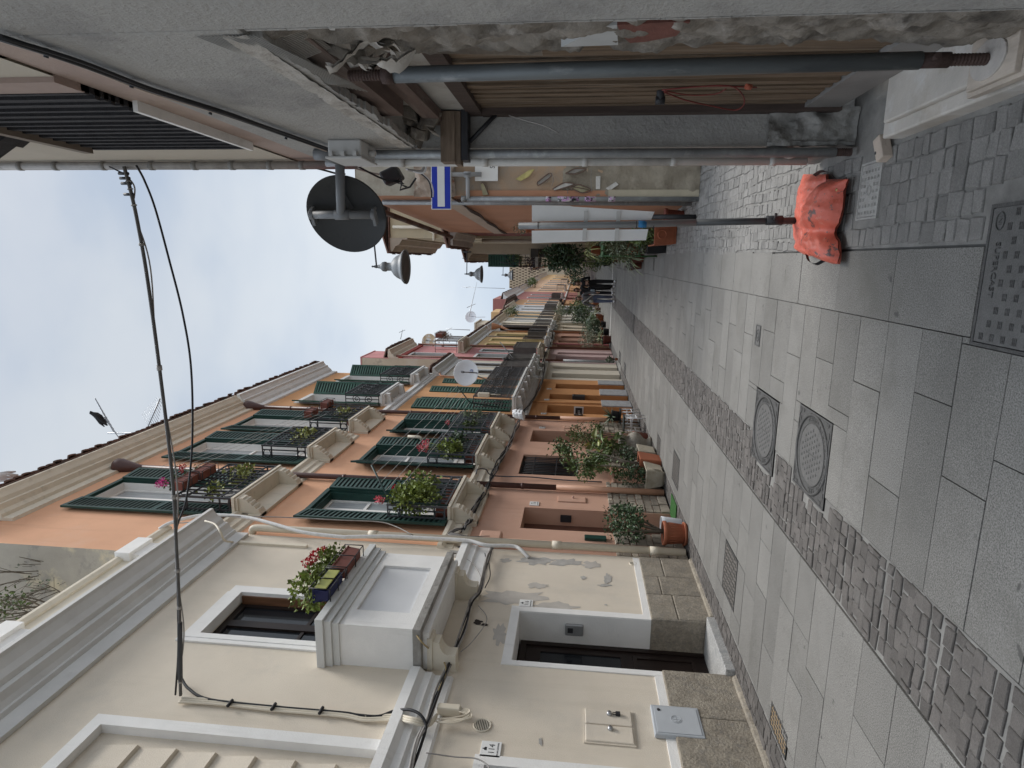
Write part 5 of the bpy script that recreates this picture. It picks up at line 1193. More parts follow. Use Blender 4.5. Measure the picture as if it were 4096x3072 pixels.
# ---------------------------------------------------------------- R2: corner house of the side street
m_r2or = M('sienna_plaster', (.47, .245, .15), .9, .08, 1, .2, 90, stain=(.33, .14, .08), stain_lo=.56, stain_hi=.85, stain_scale=.8)
m_mural = M('peach_mural', (.44, .315, .215), .95, .06, 1.4, .5, 60, stain=[(.36, .29, .225), (.34, .31, .27)], stain_lo=.5, stain_hi=.68, stain_scale=1.1)
m_stucco = M('rough_stucco', (.28, .245, .19), .95, .15, 3, 1., 30, stain=[(.20, .165, .125), (.36, .32, .25)], stain_lo=.52, stain_hi=.7, stain_scale=2.4)
m_bare = M('bare_plaster', (.42, .385, .32), .95, .1, 3, .8, 40, stain=[(.3, .26, .21), (.5, .46, .38)], stain_lo=.52, stain_hi=.7, stain_scale=2)
R2 = thing('corner_house', 'low sienna orange corner house with a painted mural and bare stone at its side wall', 'house', (.9, 12, 0))
def xs(y): return .92 - (y - 9.2) * .036                     # its street front swings slightly in
def ribbon(mb, x_fn, y0, y1, z0, z1, n=6, off=0., sgn=-1):
    for i in range(n):
        a, b = y0 + (y1 - y0) * i / n, y0 + (y1 - y0) * (i + 1) / n
        mb.face([(x_fn(a) - off, b * 0 + a, z0), (x_fn(a) - off, a, z1), (x_fn(b) - off, b, z1), (x_fn(b) - off, b, z0)])
w = MB(); ribbon(w, xs, 9.2, 16.2, 0, 4.95); w.face([(xs(16.2), 16.2, 0), (xs(16.2), 16.2, 4.95), (6, 16.2, 4.95), (6, 16.2, 0)])
w.face([(xs(9.2), 9.2, 4.95), (6, 9.2, 4.95), (6, 16.2, 4.95), (xs(16.2), 16.2, 4.95)]); w.build('street_wall', m_r2or, R2)
w = MB()
patch(w, lambda u, v: ((.90 + 5 * u ** 1.6, 9.2, 1.15 + v * 2.55), (0, -1, 0)), 50, 30, .01, 3, 1); w.build('mural_wall', m_mural, R2)
w = MB(); patch(w, lambda u, v: ((.90 + 5 * u ** 1.6, 9.19 - .04 * (1 - v), v * 1.9), (0, -1, 0)), 70, 44, .035, 4, 2); w.build('stucco_base', m_stucco, R2)
w = MB(); patch(w, lambda u, v: ((.90 + 5 * u ** 1.6, 9.2, 3.45 + v * 1.5), (0, -1, 0)), 40, 20, .02, 5, 3); w.build('bare_wall', m_bare, R2)
w = MB(); w.box(.885, .97, 9.16, 9.3, 1.25, 3.3); w.build('corner_strip', m_r2or, R2)
w = MB(); w.box(.875, .98, 9.14, 9.32, .0, 1.25); w.build('corner_base', M('cream_strip', (.45, .40, .30), .9, .1, 3, .5, 60), R2)
w = MB(); patch(w, lambda u, v: ((.88 + .55 * u, 9.17 - .03 * sin(u * 3), 3.45 + v * .6), (0, -1, .2)), 24, 20, .06, 9, 3); w.build('chipped_stone', M('chipped', (.40, .32, .26), .95, .25, 8, 1, 40, stain=[(.30, .14, .09), (.5, .45, .38)], stain_lo=.55, stain_hi=.66, stain_scale=5), R2)
w = MB(); ribbon(w, xs, 9.3, 16.1, 3.55, 3.8, 6, .03); w.build('string_course', M('beige_band', (.42, .34, .27), .9, .08, 3), R2)
w = MB()
for k in range(3): w.tube([(xs(a) - .05, a, 3.5 + .03 * sin(a * 3 + k) - k * .02) for a in [9.4 + .4 * i for i in range(17)]], .012, 5)
w.build('facade_cables', m_rustth, R2)
w = MB(); 
for i in range(7):
    a, b = 10.0 + i * .88, 10.88 + i * .88; w.tube([(xs(a) - .12, a, 4.93), (xs(b) - .12, b, 4.93)], .05, 8)
w.build('gutter', M('brown_gutter', (.10, .055, .045), .6, .25, 5), R2)
w = MB(); w.tube([(xs(9.5) - .06, 9.7, .0), (xs(9.5) - .06, 9.7, 4.7)], .04, 10); w.build('downpipe', m_galv, R2)
w = MB(); w.box(.74, .86, 10.9, 11.25, 1.95, 2.25); w.build('meter_niche', m_lgcream, R2)
# painted marks of the mural
t = thing('street_mural', 'painted loops and brushed shapes on the peach side wall of the corner house', 'mural', (1.1, 9.17, 2))
m_mk = M('mural_brown', (.16, .11, .085), .9, .2, 8); m_mg = M('mural_grey', (.28, .26, .235), .9, .2, 8); m_my = M('mural_yellow', (.50, .44, .18), .9, .25, 8); m_mw = M('mural_white', (.58, .56, .52), .9, .2, 8); m_mo = M('mural_olive', (.34, .31, .20), .9, .2, 8)
def q2r(x, y): return ((1700 + x * .3617) / 4, (550 + y * .3617) / 4)
def painted(poly, m, yy=9.145, name='painted_shape'):
    P = [ony(*q2r(*p), yy) for p in poly]; mb = MB(); mb.face(P); mb.face([p + V((0, .02, 0)) for p in P][::-1])
    for a, b in zip(P, P[1:] + P[:1]): mb.face([a, a + V((0, .02, 0)), b + V((0, .02, 0)), b])
    mb.build(name, m, t)
def stroke(pts, m, r=.012, yy=9.14):
    P = [ony(*q2r(*p), yy) for p in pts]; mb = MB(); mb.tube(curve_pts(P, 5), r, 5); mb.build('painted_line', m, t)
painted([(1240, 500), (1370, 400), (1390, 430), (1260, 525)], m_mg); stroke([(1238, 495), (1370, 398), (1392, 432), (1258, 528), (1238, 495)], m_mk, .007)
painted([(1415, 565), (1550, 505), (1640, 515), (1560, 545), (1440, 590)], m_mw); stroke([(1410, 570), (1540, 500), (1650, 515), (1560, 550), (1430, 588)], m_mk, .008)
painted([(1620, 555), (1700, 530), (1830, 575), (1740, 608)], m_mo); stroke([(1600, 550), (1700, 520), (1835, 578), (1740, 612), (1610, 560)], m_mk, .008); stroke([(1610, 545), (1720, 560), (1825, 585)], m_mk, .006)
painted([(1560, 390), (1660, 350), (1760, 350), (1650, 395)], m_mg); stroke([(1550, 398), (1660, 345), (1780, 350), (1690, 400), (1560, 402)], m_mk, .008)
painted([(1000, 460), (1150, 360), (1210, 350), (1150, 430), (1060, 480)], m_my); painted([(615, 505), (650, 505), (700, 635), (640, 638)], m_mo); stroke([(617, 505), (650, 510), (705, 635)], m_mk, .006)
painted([(1890, 430), (1940, 425), (1935, 570), (1890, 570)], m_mw); painted([(2000, 560), (2110, 490), (2140, 520), (2040, 590)], m_mw)
for pts in ([(1840, 340), (1835, 480), (1845, 600)], [(1400, 390), (1420, 470), (1400, 540)], [(480, 595), (530, 530)], [(1570, 560), (1580, 620)]): stroke(pts, m_mg, .004)
# street name plate
a, b = ony(*q2r(808, 483), 9.15), ony(*q2r(555, 483), 9.15)
t = thing('street_name_plate', 'white marble street name plate reading Via San Giovanni on the peach wall', 'street sign', (a.x, 9.14, a.z))
w = MB(); w.box(a.x, a.x + .72, 9.125, 9.15, a.z, b.z); w.build('slab', m_tile, t, bevel=.003)
hh = b.z - a.z
text('Via', hh * .3, (a.x + .36, 9.123, a.z + hh * .53), (1, 0, 0), (0, 0, 1), m_ink, t, 'lettering', .001, 'CENTER')
text('San Giovanni', hh * .3, (a.x + .36, 9.123, a.z + hh * .14), (1, 0, 0), (0, 0, 1), m_ink, t, 'lettering', .001, 'CENTER', font_scale_x=.72)
# one way sign on its bracket and pole
t = thing('one_way_sign', 'blue traffic sign with a white horizontal arrow on a grey pole', 'traffic sign', (.84, 9.1, 0))
w = MB(); w.tube([(.85, 9.12, .0), (.85, 9.12, 3.3)], .035, 14); w.tube([(.85, 9.12, 3.28), (.85, 9.12, 3.35)], .042, 14); w.build('pole', m_galv, t)
w = MB(); w.tube([(.85, 9.1, 3.25), (1.18, 9.08, 3.25)], .03, 12); w.tube([(1.18, 9.07, 3.05), (1.18, 9.07, 3.75)], .032, 12); w.tube([(1.18, 9.08, 3.2), (1.18, 9.08, 3.3)], .042, 12); w.build('bracket', m_pvcg, t)
m_blue = M('sign_blue', (.012, .035, .36), .4, .04, 4); m_swhite = M('sign_white', (.66, .68, .68), .4, .03, 4)
x0, x1, z0, z1 = .69, 1.69, 3.475, 3.765
w = MB(); w.box(x0, x1, 9.005, 9.03, z0, z1); o = w.build('panel', m_swhite, t, bevel=.006)
w = MB(); w.box(x0 + .012, x1 - .012, 9.0, 9.006, z0 + .012, z1 - .012); w.build('blue_field', m_blue, o)
w = MB(); zc = (z0 + z1) / 2; w.box(x0 + .04, x0 + .66, 8.996, 9.001, zc - .052, zc + .052); w.add([(x0 + .66, 8.998, zc - .1), (x1 - .06, 8.998, zc), (x0 + .66, 8.998, zc + .1)], [(0, 1, 2)]); w.build('arrow', m_swhite, o)
w = MB(); 
for z, h_, m in ((1.15, .10, 0), (1.42, .16, 1), (1.66, .3, 2), (2.05, .08, 0)): w.tube([(.85, 9.12, z), (.85, 9.12, z + h_)], .0358, 14)
w.build('sticker', M('sticker_paper', (.5, .5, .5), .5, .4, 14, stain=[(.03, .03, .035), (.45, .25, .45)], stain_lo=.5, stain_hi=.55, stain_scale=14), t)
# ---------------------------------------------------------------- R2b, R3, R4 further right
m_dred = M('maroon_plaster', (.19, .06, .05), .9, .1, 1, stain=(.24, .09, .075), stain_lo=.55, stain_hi=.8)
m_r3 = M('pale_ochre_plaster', (.52, .45, .31), .9, .08, 1, .2, 90, stain=[(.44, .37, .25), (.40, .35, .28)], stain_lo=.55, stain_hi=.8, stain_scale=.8)
m_tan = M('tan_plaster', (.34, .285, .22), .9, .1, 1, .2, 60, stain=(.27, .22, .17), stain_lo=.55, stain_hi=.8)
def right_house(label, x, y0, y1, zt, m, mc, out, doors=(), wins=(), eave=.25, tiles=True, side=None):
    H = thing('terraced_house', label, 'house', (x, (y0 + y1) / 2, 0))
    w = MB(); facade(w, x, y0, y1, 0, zt, [(*d, .2) for d in (*doors, *wins)], sgn=-1); w.build('street_wall', m, H)
    w = MB(); shell(w, x, y0, y1, 0, zt, 5, -1); w.build('side_wall', side or m, H)
    for a, b, c, d in doors: q = MB(); q.box(x + .16, x + .2, a, b, 0, d); q.build('door', m_brdoor, H)
    for a, b, c, d in wins: q = MB(); q.box(x + .14, x + .18, a, b, c, d); q.build('window', m_glass, H)
    cornice(H, [(0, zt - eave), (.05, zt - eave), (.05, zt - eave * .7), (out * .5, zt - eave * .5), (out * .6, zt - eave * .3), (out, zt - .06), (out, zt), (0, zt + .02)], x, y0 - .05, y1, mc, -1)
    if tiles: tiled_edge(H, x, y0 - .08, y1, zt + .05, out + .06, MATS['roof_tile'], .18, 2.5, .3, -1)
    return H
m_eave = M('pale_eave', (.48, .44, .40), .9, .08, 3)
right_house('low maroon house with a pale boxed eave and flower pots below', .70, 16.2, 19.3, 4.95, m_dred, m_eave, .36, [(17.4, 18.2, 0, 2.3)], [], .2)
H = right_house('tall pale ochre house whose end wall shows above the low roofs', .62, 19.3, 25.2, 7.5, m_r3, M('beige_cornice', (.40, .34, .27), .9, .1, 2), .42, [(20.6, 21.5, 0, 2.3), (23.2, 24, 0, 2.3)], [(20.5, 21.5, 3.5, 5.6), (23, 24, 3.5, 5.6)], .55)
w = MB(); w.tube([(.95, 19.25, 7.4), (.95, 19.24, 6.4), (.78, 19.24, 6.1), (.55, 19.24, 6.1)], .05, 8); w.build('downpipe', m_pvc, H)
q = MB(); q.tube([(.55, 19.24, .1), (.55, 19.24, 4.6)], .06, 8); q.build('downpipe', m_tan, H)
R4 = right_house('brownish house with arched green shutters standing open and a flowery balcony', .22, 25.2, 40, 6.1, m_tan, m_tan, .3, [(26.5, 27.4, 0, 2.3), (31, 32, 0, 2.3)], [(26.3, 27.2, 3.4, 5.3), (31, 32, 3.4, 5.4)], .2)
for xh, yh, a in ((.2, 26.25, -6), (.2, 27.25, 6)):
    o = shutter(R4, xh, yh, 4.2, .52, 1.2, 270 + a, m_green2, .07)
w = MB()
for k in range(7): w.extr([(u, 5.45 + .18 * math.sqrt(max(0, 1 - u * u)) ) for u in (-1, -.7, -.3, .3, .7, 1)], 0, 0, lambda u, w_, d: (0, 0, 0)) if 0 else None
o = MB(); o.box(-.3, .2, 25.9, 28.2, 3.28, 3.4); bb = o.build('balcony', m_conc, R4)
b = MB()
for i in range(16): b.box(-.28, -.26, 25.92 + i * .15, 25.94 + i * .15, 3.4, 4.3)
for i in range(4): b.box(-.28 + i * .12, -.26 + i * .12, 25.92, 25.94, 3.4, 4.3)
for z in (3.45, 3.8, 4.3): b.box(-.285, -.255, 25.9, 28.2, z, z + .025); b.box(-.28, .2, 25.91, 25.94, z, z + .025)
b.build('railing', m_black, bb)
b = MB(); b.tube([(.2, 25.93, 4.75), (-.25, 25.93, 4.35), (-.27, 25.93, 4.3)], .015, 5); b.tube([(-.1, 25.93, 4.9), (-.3, 25.93, 4.0)], .015, 5); b.build('stay', m_black, bb)
right_house('low far house mostly hidden behind street plants', -.15, 40, 60, 5.2, m_crm2, m_crm2, .3, [], [(44, 45, 3, 4.4)], .2)
right_house('farthest house of the right row behind the plants', -.55, 60, 130, 6.0, m_crm3, m_crm2, .4, [], [(70, 72, 3, 5)], .3)
right_house('last house of the right row at the vanishing point', -1.1, 130, 175, 7, m_crm2, m_crm2, .4, [], [(140, 143, 3, 5)], .3)
# ---------------------------------------------------------------- round traffic sign seen from behind
m_signback = M('sign_back', (.036, .037, .037), .5, .12, 3, metal=.2, stain=(.022, .022, .022), stain_lo=.58, stain_hi=.7, stain_scale=5)
t = thing('round_traffic_sign', 'round traffic sign seen from behind, dark grey disc on a bent bracket arm', 'traffic sign', (.64, 4.6, 3.39))
dc = V((.31, 4.62, 3.385)); rot = Matrix.Rotation(R(-28), 3, 'Z')
w = MB(); w.lathe([(0, 0), (.296, 0), (.302, -.004), (.302, .016), (.29, .016), (.288, .004), (0, .004)], dc, 56, axis='y', tilt=rot); w.build('disc', m_signback, t)
w = MB(); w.lathe([(0, .006), (.285, .006)], dc, 40, axis='y', tilt=rot); w.build('sign_face', M('sign_red', (.45, .02, .02), .4, .05), t)
dn = rot @ V((0, -1, 0)); dx_ = rot @ V((1, 0, 0))
w = MB(); bt = dc + dn * .07 + dx_ * .035
w.tube([bt + V((0, 0, -.235)), bt + V((0, 0, .24))], .030, 14); w.tube([bt + V((0, 0, -.055)), bt + V((0, 0, .055))], .037, 14)
w.build('back_tube', M('dull_grey', (.17, .175, .18), .5, .12, 6), t)
w = MB()
for s in (-1, 1):
    z = V((0, 0, .235 * s)); w.tube([bt + z - V((0, 0, .016)), bt + z + V((0, 0, .016))], .035, 12)
    w.obox(bt + z - dx_ * .055 - dn * .02, dx_ * .03, dn * .03, V((0, 0, .012))); w.obox(bt + z + dx_ * .03 - dn * .03, dx_ * .012, dn * .03, V((0, 0, .012)))
w.build('clamp', MATS['dull_grey'], t, bevel=.003)
w = MB(); w.tube([bt + V((0, 0, .0)), bt + dn * .02 + V((.03, 0, .005)), V((.66, 4.40, 3.335))], .033, 14); w.tube([V((.664, 4.13, 3.27)), V((.664, 4.13, 3.40))], .036, 14); w.tube([V((.664, 4.14, 3.335)), V((.662, 4.42, 3.335))], .033, 14); w.build('arm', MATS['dull_grey'], t)
w = MB(); c = dc + dn * .004 + dx_ * .10 + V((0, 0, -.03)); w.obox(c, (dx_ * .05 + V((0, 0, .02))), V((0, 0, .02)) - dx_ * .008, dn * .001); w.build('maker_plate', M('plate_dark', (.07, .07, .07), .4, .3, 40), t)
# ---------------------------------------------------------------- street lamps
m_lampg = M('lamp_grey', (.19, .20, .205), .45, .08, 4); m_lampd = M('lamp_inside', (.10, .085, .078), .4, .1, 4)
def lamp(wall, head_top, label, dia=.56):
    t = thing('street_lamp', label, 'street lamp', wall, 'bell shaped lamps on wall arms'); h = V(head_top); s = dia / .56
    w = MB(); a = V(wall)
    w.tube([a + V((0, 0, -.14)), a + V((0, 0, .14))], .018 * s, 8); w.tube([a, h + V((0, 0, .03))], .014 * s, 8)
    w.tube([h + V((0, 0, -.02)), h + V((0, 0, .1 * s))], .012 * s, 8); w.lathe([(0, .12), (.018, .1), (.01, .085), (.024, .05), (.028, .03), (.02, .0)], h, 10)
    w.tube([a + V((-.2, 0, .02)), a + V((-.2, 0, .14)), a + V((-.2, 0, .16))], [.016, .012, .002], 8); w.lathe([(.0, .2), (.022, .16), (.012, .14), (.022, .11), (.022, .05)], a + V((0, 0, -.02)), 10)
    w.build('arm', m_rail, t)
    prof = [(.0, 0), (.03, 0), (.032, -.03), (.05, -.05), (.075, -.075), (.082, -.11), (.078, -.135), (.066, -.14), (.066, -.225), (.085, -.23), (.095, -.24), (.14, -.27), (.18, -.32), (.205, -.375), (.215, -.40), (.25, -.42), (.275, -.445), (.28, -.47), (.272, -.472), (.262, -.45), (.21, -.415), (.19, -.37), (.12, -.27), (0, -.25)]
    w = MB(); w.lathe([(r * s, z * s) for r, z in prof], h, 28); w.build('hood', m_lampg, t)
    w = MB(); w.lathe([(.258 * s, -.452 * s), (.1 * s, -.44 * s), (0, -.44 * s)], h, 24); w.build('diffuser', m_lampd, t)
lamp((.80, 10.0, 5.0), (-.14, 10.0, 4.90), 'bell lamp on an iron arm just below the round sign, the largest and nearest')
lamp((.22, 20.0, 5.2), (-.48, 20.0, 5.18), 'bell lamp on an iron arm above the boarded sign post, middle of three')
lamp((-.05, 31.0, 5.32), (-.77, 31.0, 5.31), 'small far bell lamp before the tan tower, farthest of three')
# ---------------------------------------------------------------- temporary post with white boards and sandbag
m_board = M('white_board', (.82, .81, .78), .5, .05, 2.5, stain=(.6, .6, .59), stain_lo=.62, stain_hi=.75, stain_scale=6)
m_postg = M('post_grey', (.19, .195, .195), .5, .12, 5, .1, 80, metal=.25, stain=(.24, .25, .26), stain_lo=.58, stain_hi=.72, stain_scale=8)
t = thing('temporary_sign_post', 'thin grey post carrying two blank white boards, standing in an orange sandbag', 'sign post', (.29, 4.75, 0))
w = MB(); w.tube([(.298, 4.74, .03), (.28, 4.75, .8)], .0242, 16); w.build('lower_post', M('post_dark', (.055, .058, .06), .5, .15, 6), t)
w = MB(); w.tube([(.28, 4.75, .8), (.262, 4.76, 1.3), (.248, 4.76, 2.1)], .0245, 16); w.build('post', m_postg, t)
w = MB(); w.tube([(.298, 4.74, .2), (.296, 4.74, .31)], .034, 14); w.tube([(.29, 4.70, .27), (.33, 4.66, .27)], .006, 6); w.tube([(.33, 4.66, .27), (.336, 4.655, .27)], .011, 6)
w.lathe([(0, .0), (.17, 0), (.17, .035), (.03, .04), (0, .04)], (.29, 4.68, .01), 20); w.build('base_socket', m_black, t)
def b2(x, y): return ony((2300 + x * .3617) / 4, (700 + y * .3617) / 4, 4.795)
def q2(x, y): return ony(*q2r(x, y), 4.795)
for poly in ([q2(1182, 930), q2(1182, 748), q2(1600, 755), q2(1640, 765), b2(880, 405), b2(840, 497), q2(2000, 915)], [q2(1180, 1030), q2(1182, 1170), q2(1800, 1148), b2(785, 722), b2(810, 598), q2(2000, 1020)]):
    w = MB(); P = poly; Q = [p + V((0, .006, 0)) for p in P]; w.face(P); w.face(Q[::-1])
    for i in range(len(P)): j = (i + 1) % len(P); w.face([P[j], P[i], Q[i], Q[j]])
    w.build('white_board', m_board, t)
m_tape = M('brown_tape', (.58, .57, .54), .35, .06, 6)
for zt in (1.62, 1.38):
    w = MB(); w.box(.145, .236, 4.7865, 4.789, zt - .03, zt); w.box(.28, .36, 4.7865, 4.789, zt - .035, zt - .005); w.build('tape', m_tape, t)
w = MB(); w.tube([(.2655, 4.758, 1.155), (.267, 4.758, 1.215)], .0262, 14); w.build('blue_band', M('blue_band', (.02, .15, .33), .5, .1, 20), t)
w = MB()
for z in (1.10, 1.225, 1.95): w.tube([(.25 + (2.1 - z) * .017, 4.76, z), (.25 + (2.1 - z) * .017, 4.76, z + .006)], .0268, 12)
w.build('wire_tie', m_black, t)
# orange sandbag: two pillows of one folded bag
m_bag = M('orange_vinyl', (.54, .115, .075), .45, .08, 5, .5, 40, spec=.45, stain=[(.09, .055, .05), (.44, .08, .045), (.56, .17, .12), (.13, .10, .09)], stain_lo=.60, stain_hi=.645, stain_scale=7)
t = thing('sandbag', 'folded orange vinyl sandbag with black scuffs weighing down the sign post base', 'sandbag', (.28, 4.6, 0))
def pillow(mb, c, ax, ay, hz, seed, n=26, sag=.0):
    c, ax, ay = V(c), V(ax), V(ay); k = len(mb.v); m = n
    for s in (1, -1):
        for i in range(n + 1):
            for j in range(m + 1):
                u, v = 2 * i / n - 1, 2 * j / m - 1
                e = (max(0, 1 - abs(u) ** 4)) ** .55 * (max(0, 1 - abs(v) ** 4)) ** .55
                pin = 1 - .0 * (1 - abs(v)) * abs(u) ** 2
                p = c + ax * u * (1 - .09 * (1 - v * v) * u * u) + ay * v * (1 - .06 * (1 - u * u))
                nz = NZ.noise(V((u * 2.2 + seed, v * 2.2, seed))) * .3 + NZ.noise(V((u * 5 + seed, v * 3, seed * 2))) * .08 - .18 * abs(NZ.noise(V((u * 3.1, v * 3 + seed, 1))))
                z = hz * e * (1 + nz) if s > 0 else -hz * .3 * e
                edge = (1 - e) * .012 * NZ.noise(V((u * 3, v * 3, seed + 5)))
                mb.v.append(tuple(p + V((0, 0, z + edge + sag * u))))
        for i in range(n):
            for j in range(m):
                a = k + (0 if s > 0 else (n + 1) * (m + 1)) + i * (m + 1) + j
                q = (a, a + m + 1, a + m + 2, a + 1); mb.f.append(q if s > 0 else q[::-1]); mb.s.append(True); mb.mi.append(mb.m)
def zpt(x, y, h): return onz((3000 + x * .4955) / 4, (600 + y * .4955) / 4, h)
def bagpillow(nm, corners, hz, seed, h):
    A_, B__, C_, D__ = [zpt(*c_, h) for c_ in corners]     # four corners in order round the bag
    c_ = (A_ + B__ + C_ + D__) / 4; ax = ((A_ + B__) - (C_ + D__)) / 4; ay = ((A_ + D__) - (B__ + C_)) / 4
    w = MB(); pillow(w, c_, ax, ay, hz, seed); return w.build(nm, m_bag, t)
def bagfold(nm, rows, h0, hz, seed, prof):
    """one fold of the bag from its outline: rows of (y, left x, right x) read off the photograph onto the ground"""
    def pt(x, y): return onz((3000 + x * .525) / 4, (600 + y * .525) / 4, h0)
    w = MB(); n = 44; m = 26
    def at(y):
        for (ya, la, ra), (yb, lb, rb) in zip(rows, rows[1:]):
            if ya <= y <= yb: t_ = (y - ya) / (yb - ya); return la + (lb - la) * t_, ra + (rb - ra) * t_
        return rows[-1][1:]
    y0, y1 = rows[0][0], rows[-1][0]; T = []; Bt = []
    for i in range(n + 1):
        u = i / n; y = y0 + (y1 - y0) * u; l_, r_ = at(y); a_, b_ = pt(l_, y), pt(r_, y); rt_ = []; rb_ = []
        eu = (max(0, 1 - abs(2 * u - 1) ** 5)) ** .8 * prof(u)
        for j in range(m + 1):
            v = j / m; p = a_.lerp(b_, v); ev = (max(0, 1 - abs(2 * v - 1) ** 2.6)) ** .75
            cr = -.30 * abs(NZ.noise(V((u * 9 + seed, v * 1.6, seed)))) - .22 * abs(NZ.noise(V((u * 4 + v * 5, v * 5 - u * 3, seed + 3)))) + .16 * NZ.noise(V((u * 3, v * 3, seed)))
            rip = .012 * NZ.noise(V((u * 14, v * 10, seed + 1))) * (1 - ev)
            rt_.append(p + V((0, 0, hz * eu * ev * (1.15 + cr) + rip + .006))); rb_.append(p + V((0, 0, -.012 if 0 < j < m else rip)))
        T.append(rt_); Bt.append(rb_)
    for G_, flip in ((T, False), (Bt, True)):
        k = len(w.v)
        for row in G_: w.v += [tuple(p) for p in row]
        for i in range(n):
            for j in range(m):
                q = k + i * (m + 1) + j; f = (q, q + m + 1, q + m + 2, q + 1); w.f.append(f if not flip else f[::-1]); w.s.append(True); w.mi.append(0)
    return w.build(nm, m_bag, t)
bagfold('rear_fold', [(185, 414, 592), (230, 408, 592), (300, 402, 575), (400, 392, 545), (480, 385, 520), (560, 372, 500), (640, 364, 505), (700, 378, 515), (745, 346, 520), (770, 380, 520), (808, 440, 515)], .045, .075, 2.2, lambda u: 1 - .3 * u)
bagfold('front_fold', [(222, 596, 748), (300, 570, 722), (400, 525, 716), (480, 482, 706), (560, 449, 684), (600, 452, 657), (640, 462, 650), (700, 488, 684), (760, 520, 688), (820, 556, 686), (868, 640, 674)], .05, .125, 6.4, lambda u: 1 - .25 * math.exp(-((u - .6) / .07) ** 2))
w = MB()
for P in ([zpt(470, 850, .07), zpt(490, 905, .1), zpt(545, 930, .09), zpt(600, 905, .06), zpt(630, 890, .05)], [zpt(530, 215, .09), zpt(590, 180, .15), zpt(650, 190, .13), zpt(705, 240, .08)]):
    Q = curve_pts(P, 5)
    for a, b in zip(Q, Q[1:]): w.face([a, b, b + V((.012, -.0, .022)), a + V((.012, 0, .022))]); w.face([a + V((.012, 0, .022)), b + V((.012, 0, .022)), b, a])
w.build('strap', m_black, t)
w = MB(); w.lathe([(0, .004), (.010, .004), (.012, 0)], zpt(430, 805, .065), 12); w.lathe([(0, .004), (.008, .004), (.01, 0)], zpt(700, 320, .175), 12); w.build('eyelet', M('brass', (.4, .28, .12), .4, .1, 5, metal=.8), t)
# ---------------------------------------------------------------- plants
def leafmat(name, col, v=.5, rough=.5, stain=None):
    return M(name, col, rough, .2, 4, island=v, spec=.4, stain=stain, stain_lo=.6, stain_hi=.7, stain_scale=6)
m_leaf = leafmat('leaf_green', (.082, .118, .033)); m_leafd = leafmat('leaf_dark', (.035, .066, .028)); m_leaff = leafmat('leaf_fresh', (.16, .205, .04)); m_leafg = leafmat('leaf_grey', (.13, .16, .095)); m_leafy = leafmat('leaf_yellowish', (.22, .24, .065))
m_leafpale = leafmat('leaf_pale', (.26, .27, .19)); m_leafred = leafmat('leaf_dark_red', (.06, .028, .026))
m_stem = M('stem_brown', (.12, .10, .075), .9, .2, 10, .4, 60); m_stemg = M('stem_grey', (.22, .20, .165), .9, .2, 10, .4, 60)
m_red = leafmat('geranium_red', (.42, .012, .022), .35); m_mag = leafmat('geranium_magenta', (.48, .03, .22), .3); m_pinkf = leafmat('geranium_pink', (.55, .10, .13), .3)
m_soil = M('potting_soil', (.05, .038, .028), .95, .3, 20, .6, 60)
def rv3(r): 
    while True:
        p = V((r.uniform(-1, 1), r.uniform(-1, 1), r.uniform(-1, 1)))
        if .05 < p.length < 1: return p
def crown(mb, c, rad, n, ln, wd, seed=1, clumps=7, fill=.55, curl=.2, droop=.2):
    """leaves in uneven clumps through the crown, gaps between them"""
    r = random.Random(seed); c = V(c); cs_ = []
    for _ in range(clumps):
        p = rv3(r); cs_.append((c + V((p.x * rad[0], p.y * rad[1], p.z * rad[2])) * .72, r.uniform(.3, .6)))
    for i in range(n):
        if r.random() < fill: q, s = r.choice(cs_); p = rv3(r); p = q + V((p.x * rad[0], p.y * rad[1], p.z * rad[2])) * s
        else: p = rv3(r); p = c + V((p.x * rad[0], p.y * rad[1], p.z * rad[2]))
        d = (p - c); d = V((d.x / rad[0], d.y / rad[1], d.z / rad[2])) * .8 + rv3(r) * .9 + V((0, 0, -droop))
        mb.leaf(p, d, rv3(r), ln * r.uniform(.6, 1.25), wd * r.uniform(.7, 1.2), .2, curl * r.uniform(0, 1.6))
def blades(mb, c, n, ln, wd, seed, spread=1., up=.6, curl=.5):
    r = random.Random(seed); c = V(c)
    for i in range(n):
        a = r.uniform(0, 2 * pi); e = r.uniform(up - .45, up + .45); d = V((cos(a) * cos(e) * spread, sin(a) * cos(e) * spread, sin(e))).normalized(); L_ = ln * r.uniform(.6, 1.1); k = 5
        sd = d.cross(V((0, 0, 1))).normalized() if abs(d.z) < .98 else V((1, 0, 0)); P = []
        for q in range(k + 1):
            s = q / k; P.append((c + d * L_ * s + V((0, 0, -curl * L_ * s * s)), wd * (1 - s) ** .7 * (.5 + 1.2 * s if s < .4 else 1)))
        for q in range(k): (p0, w0), (p1, w1) = P[q], P[q + 1]; mb.face([p0 - sd * w0, p0 + sd * w0, p1 + sd * w1, p1 - sd * w1], True)
def twigs(mb, base, tips, r0, seed=1, wob=.05):
    r = random.Random(seed)
    for tp in tips:
        b, e = V(base), V(tp); P = [b.lerp(e, k / 4) + rv3(r) * wob * (k / 4) * (e - b).length for k in range(5)]; mb.tube(P, [r0, r0 * .85, r0 * .7, r0 * .5, r0 * .25], 6)
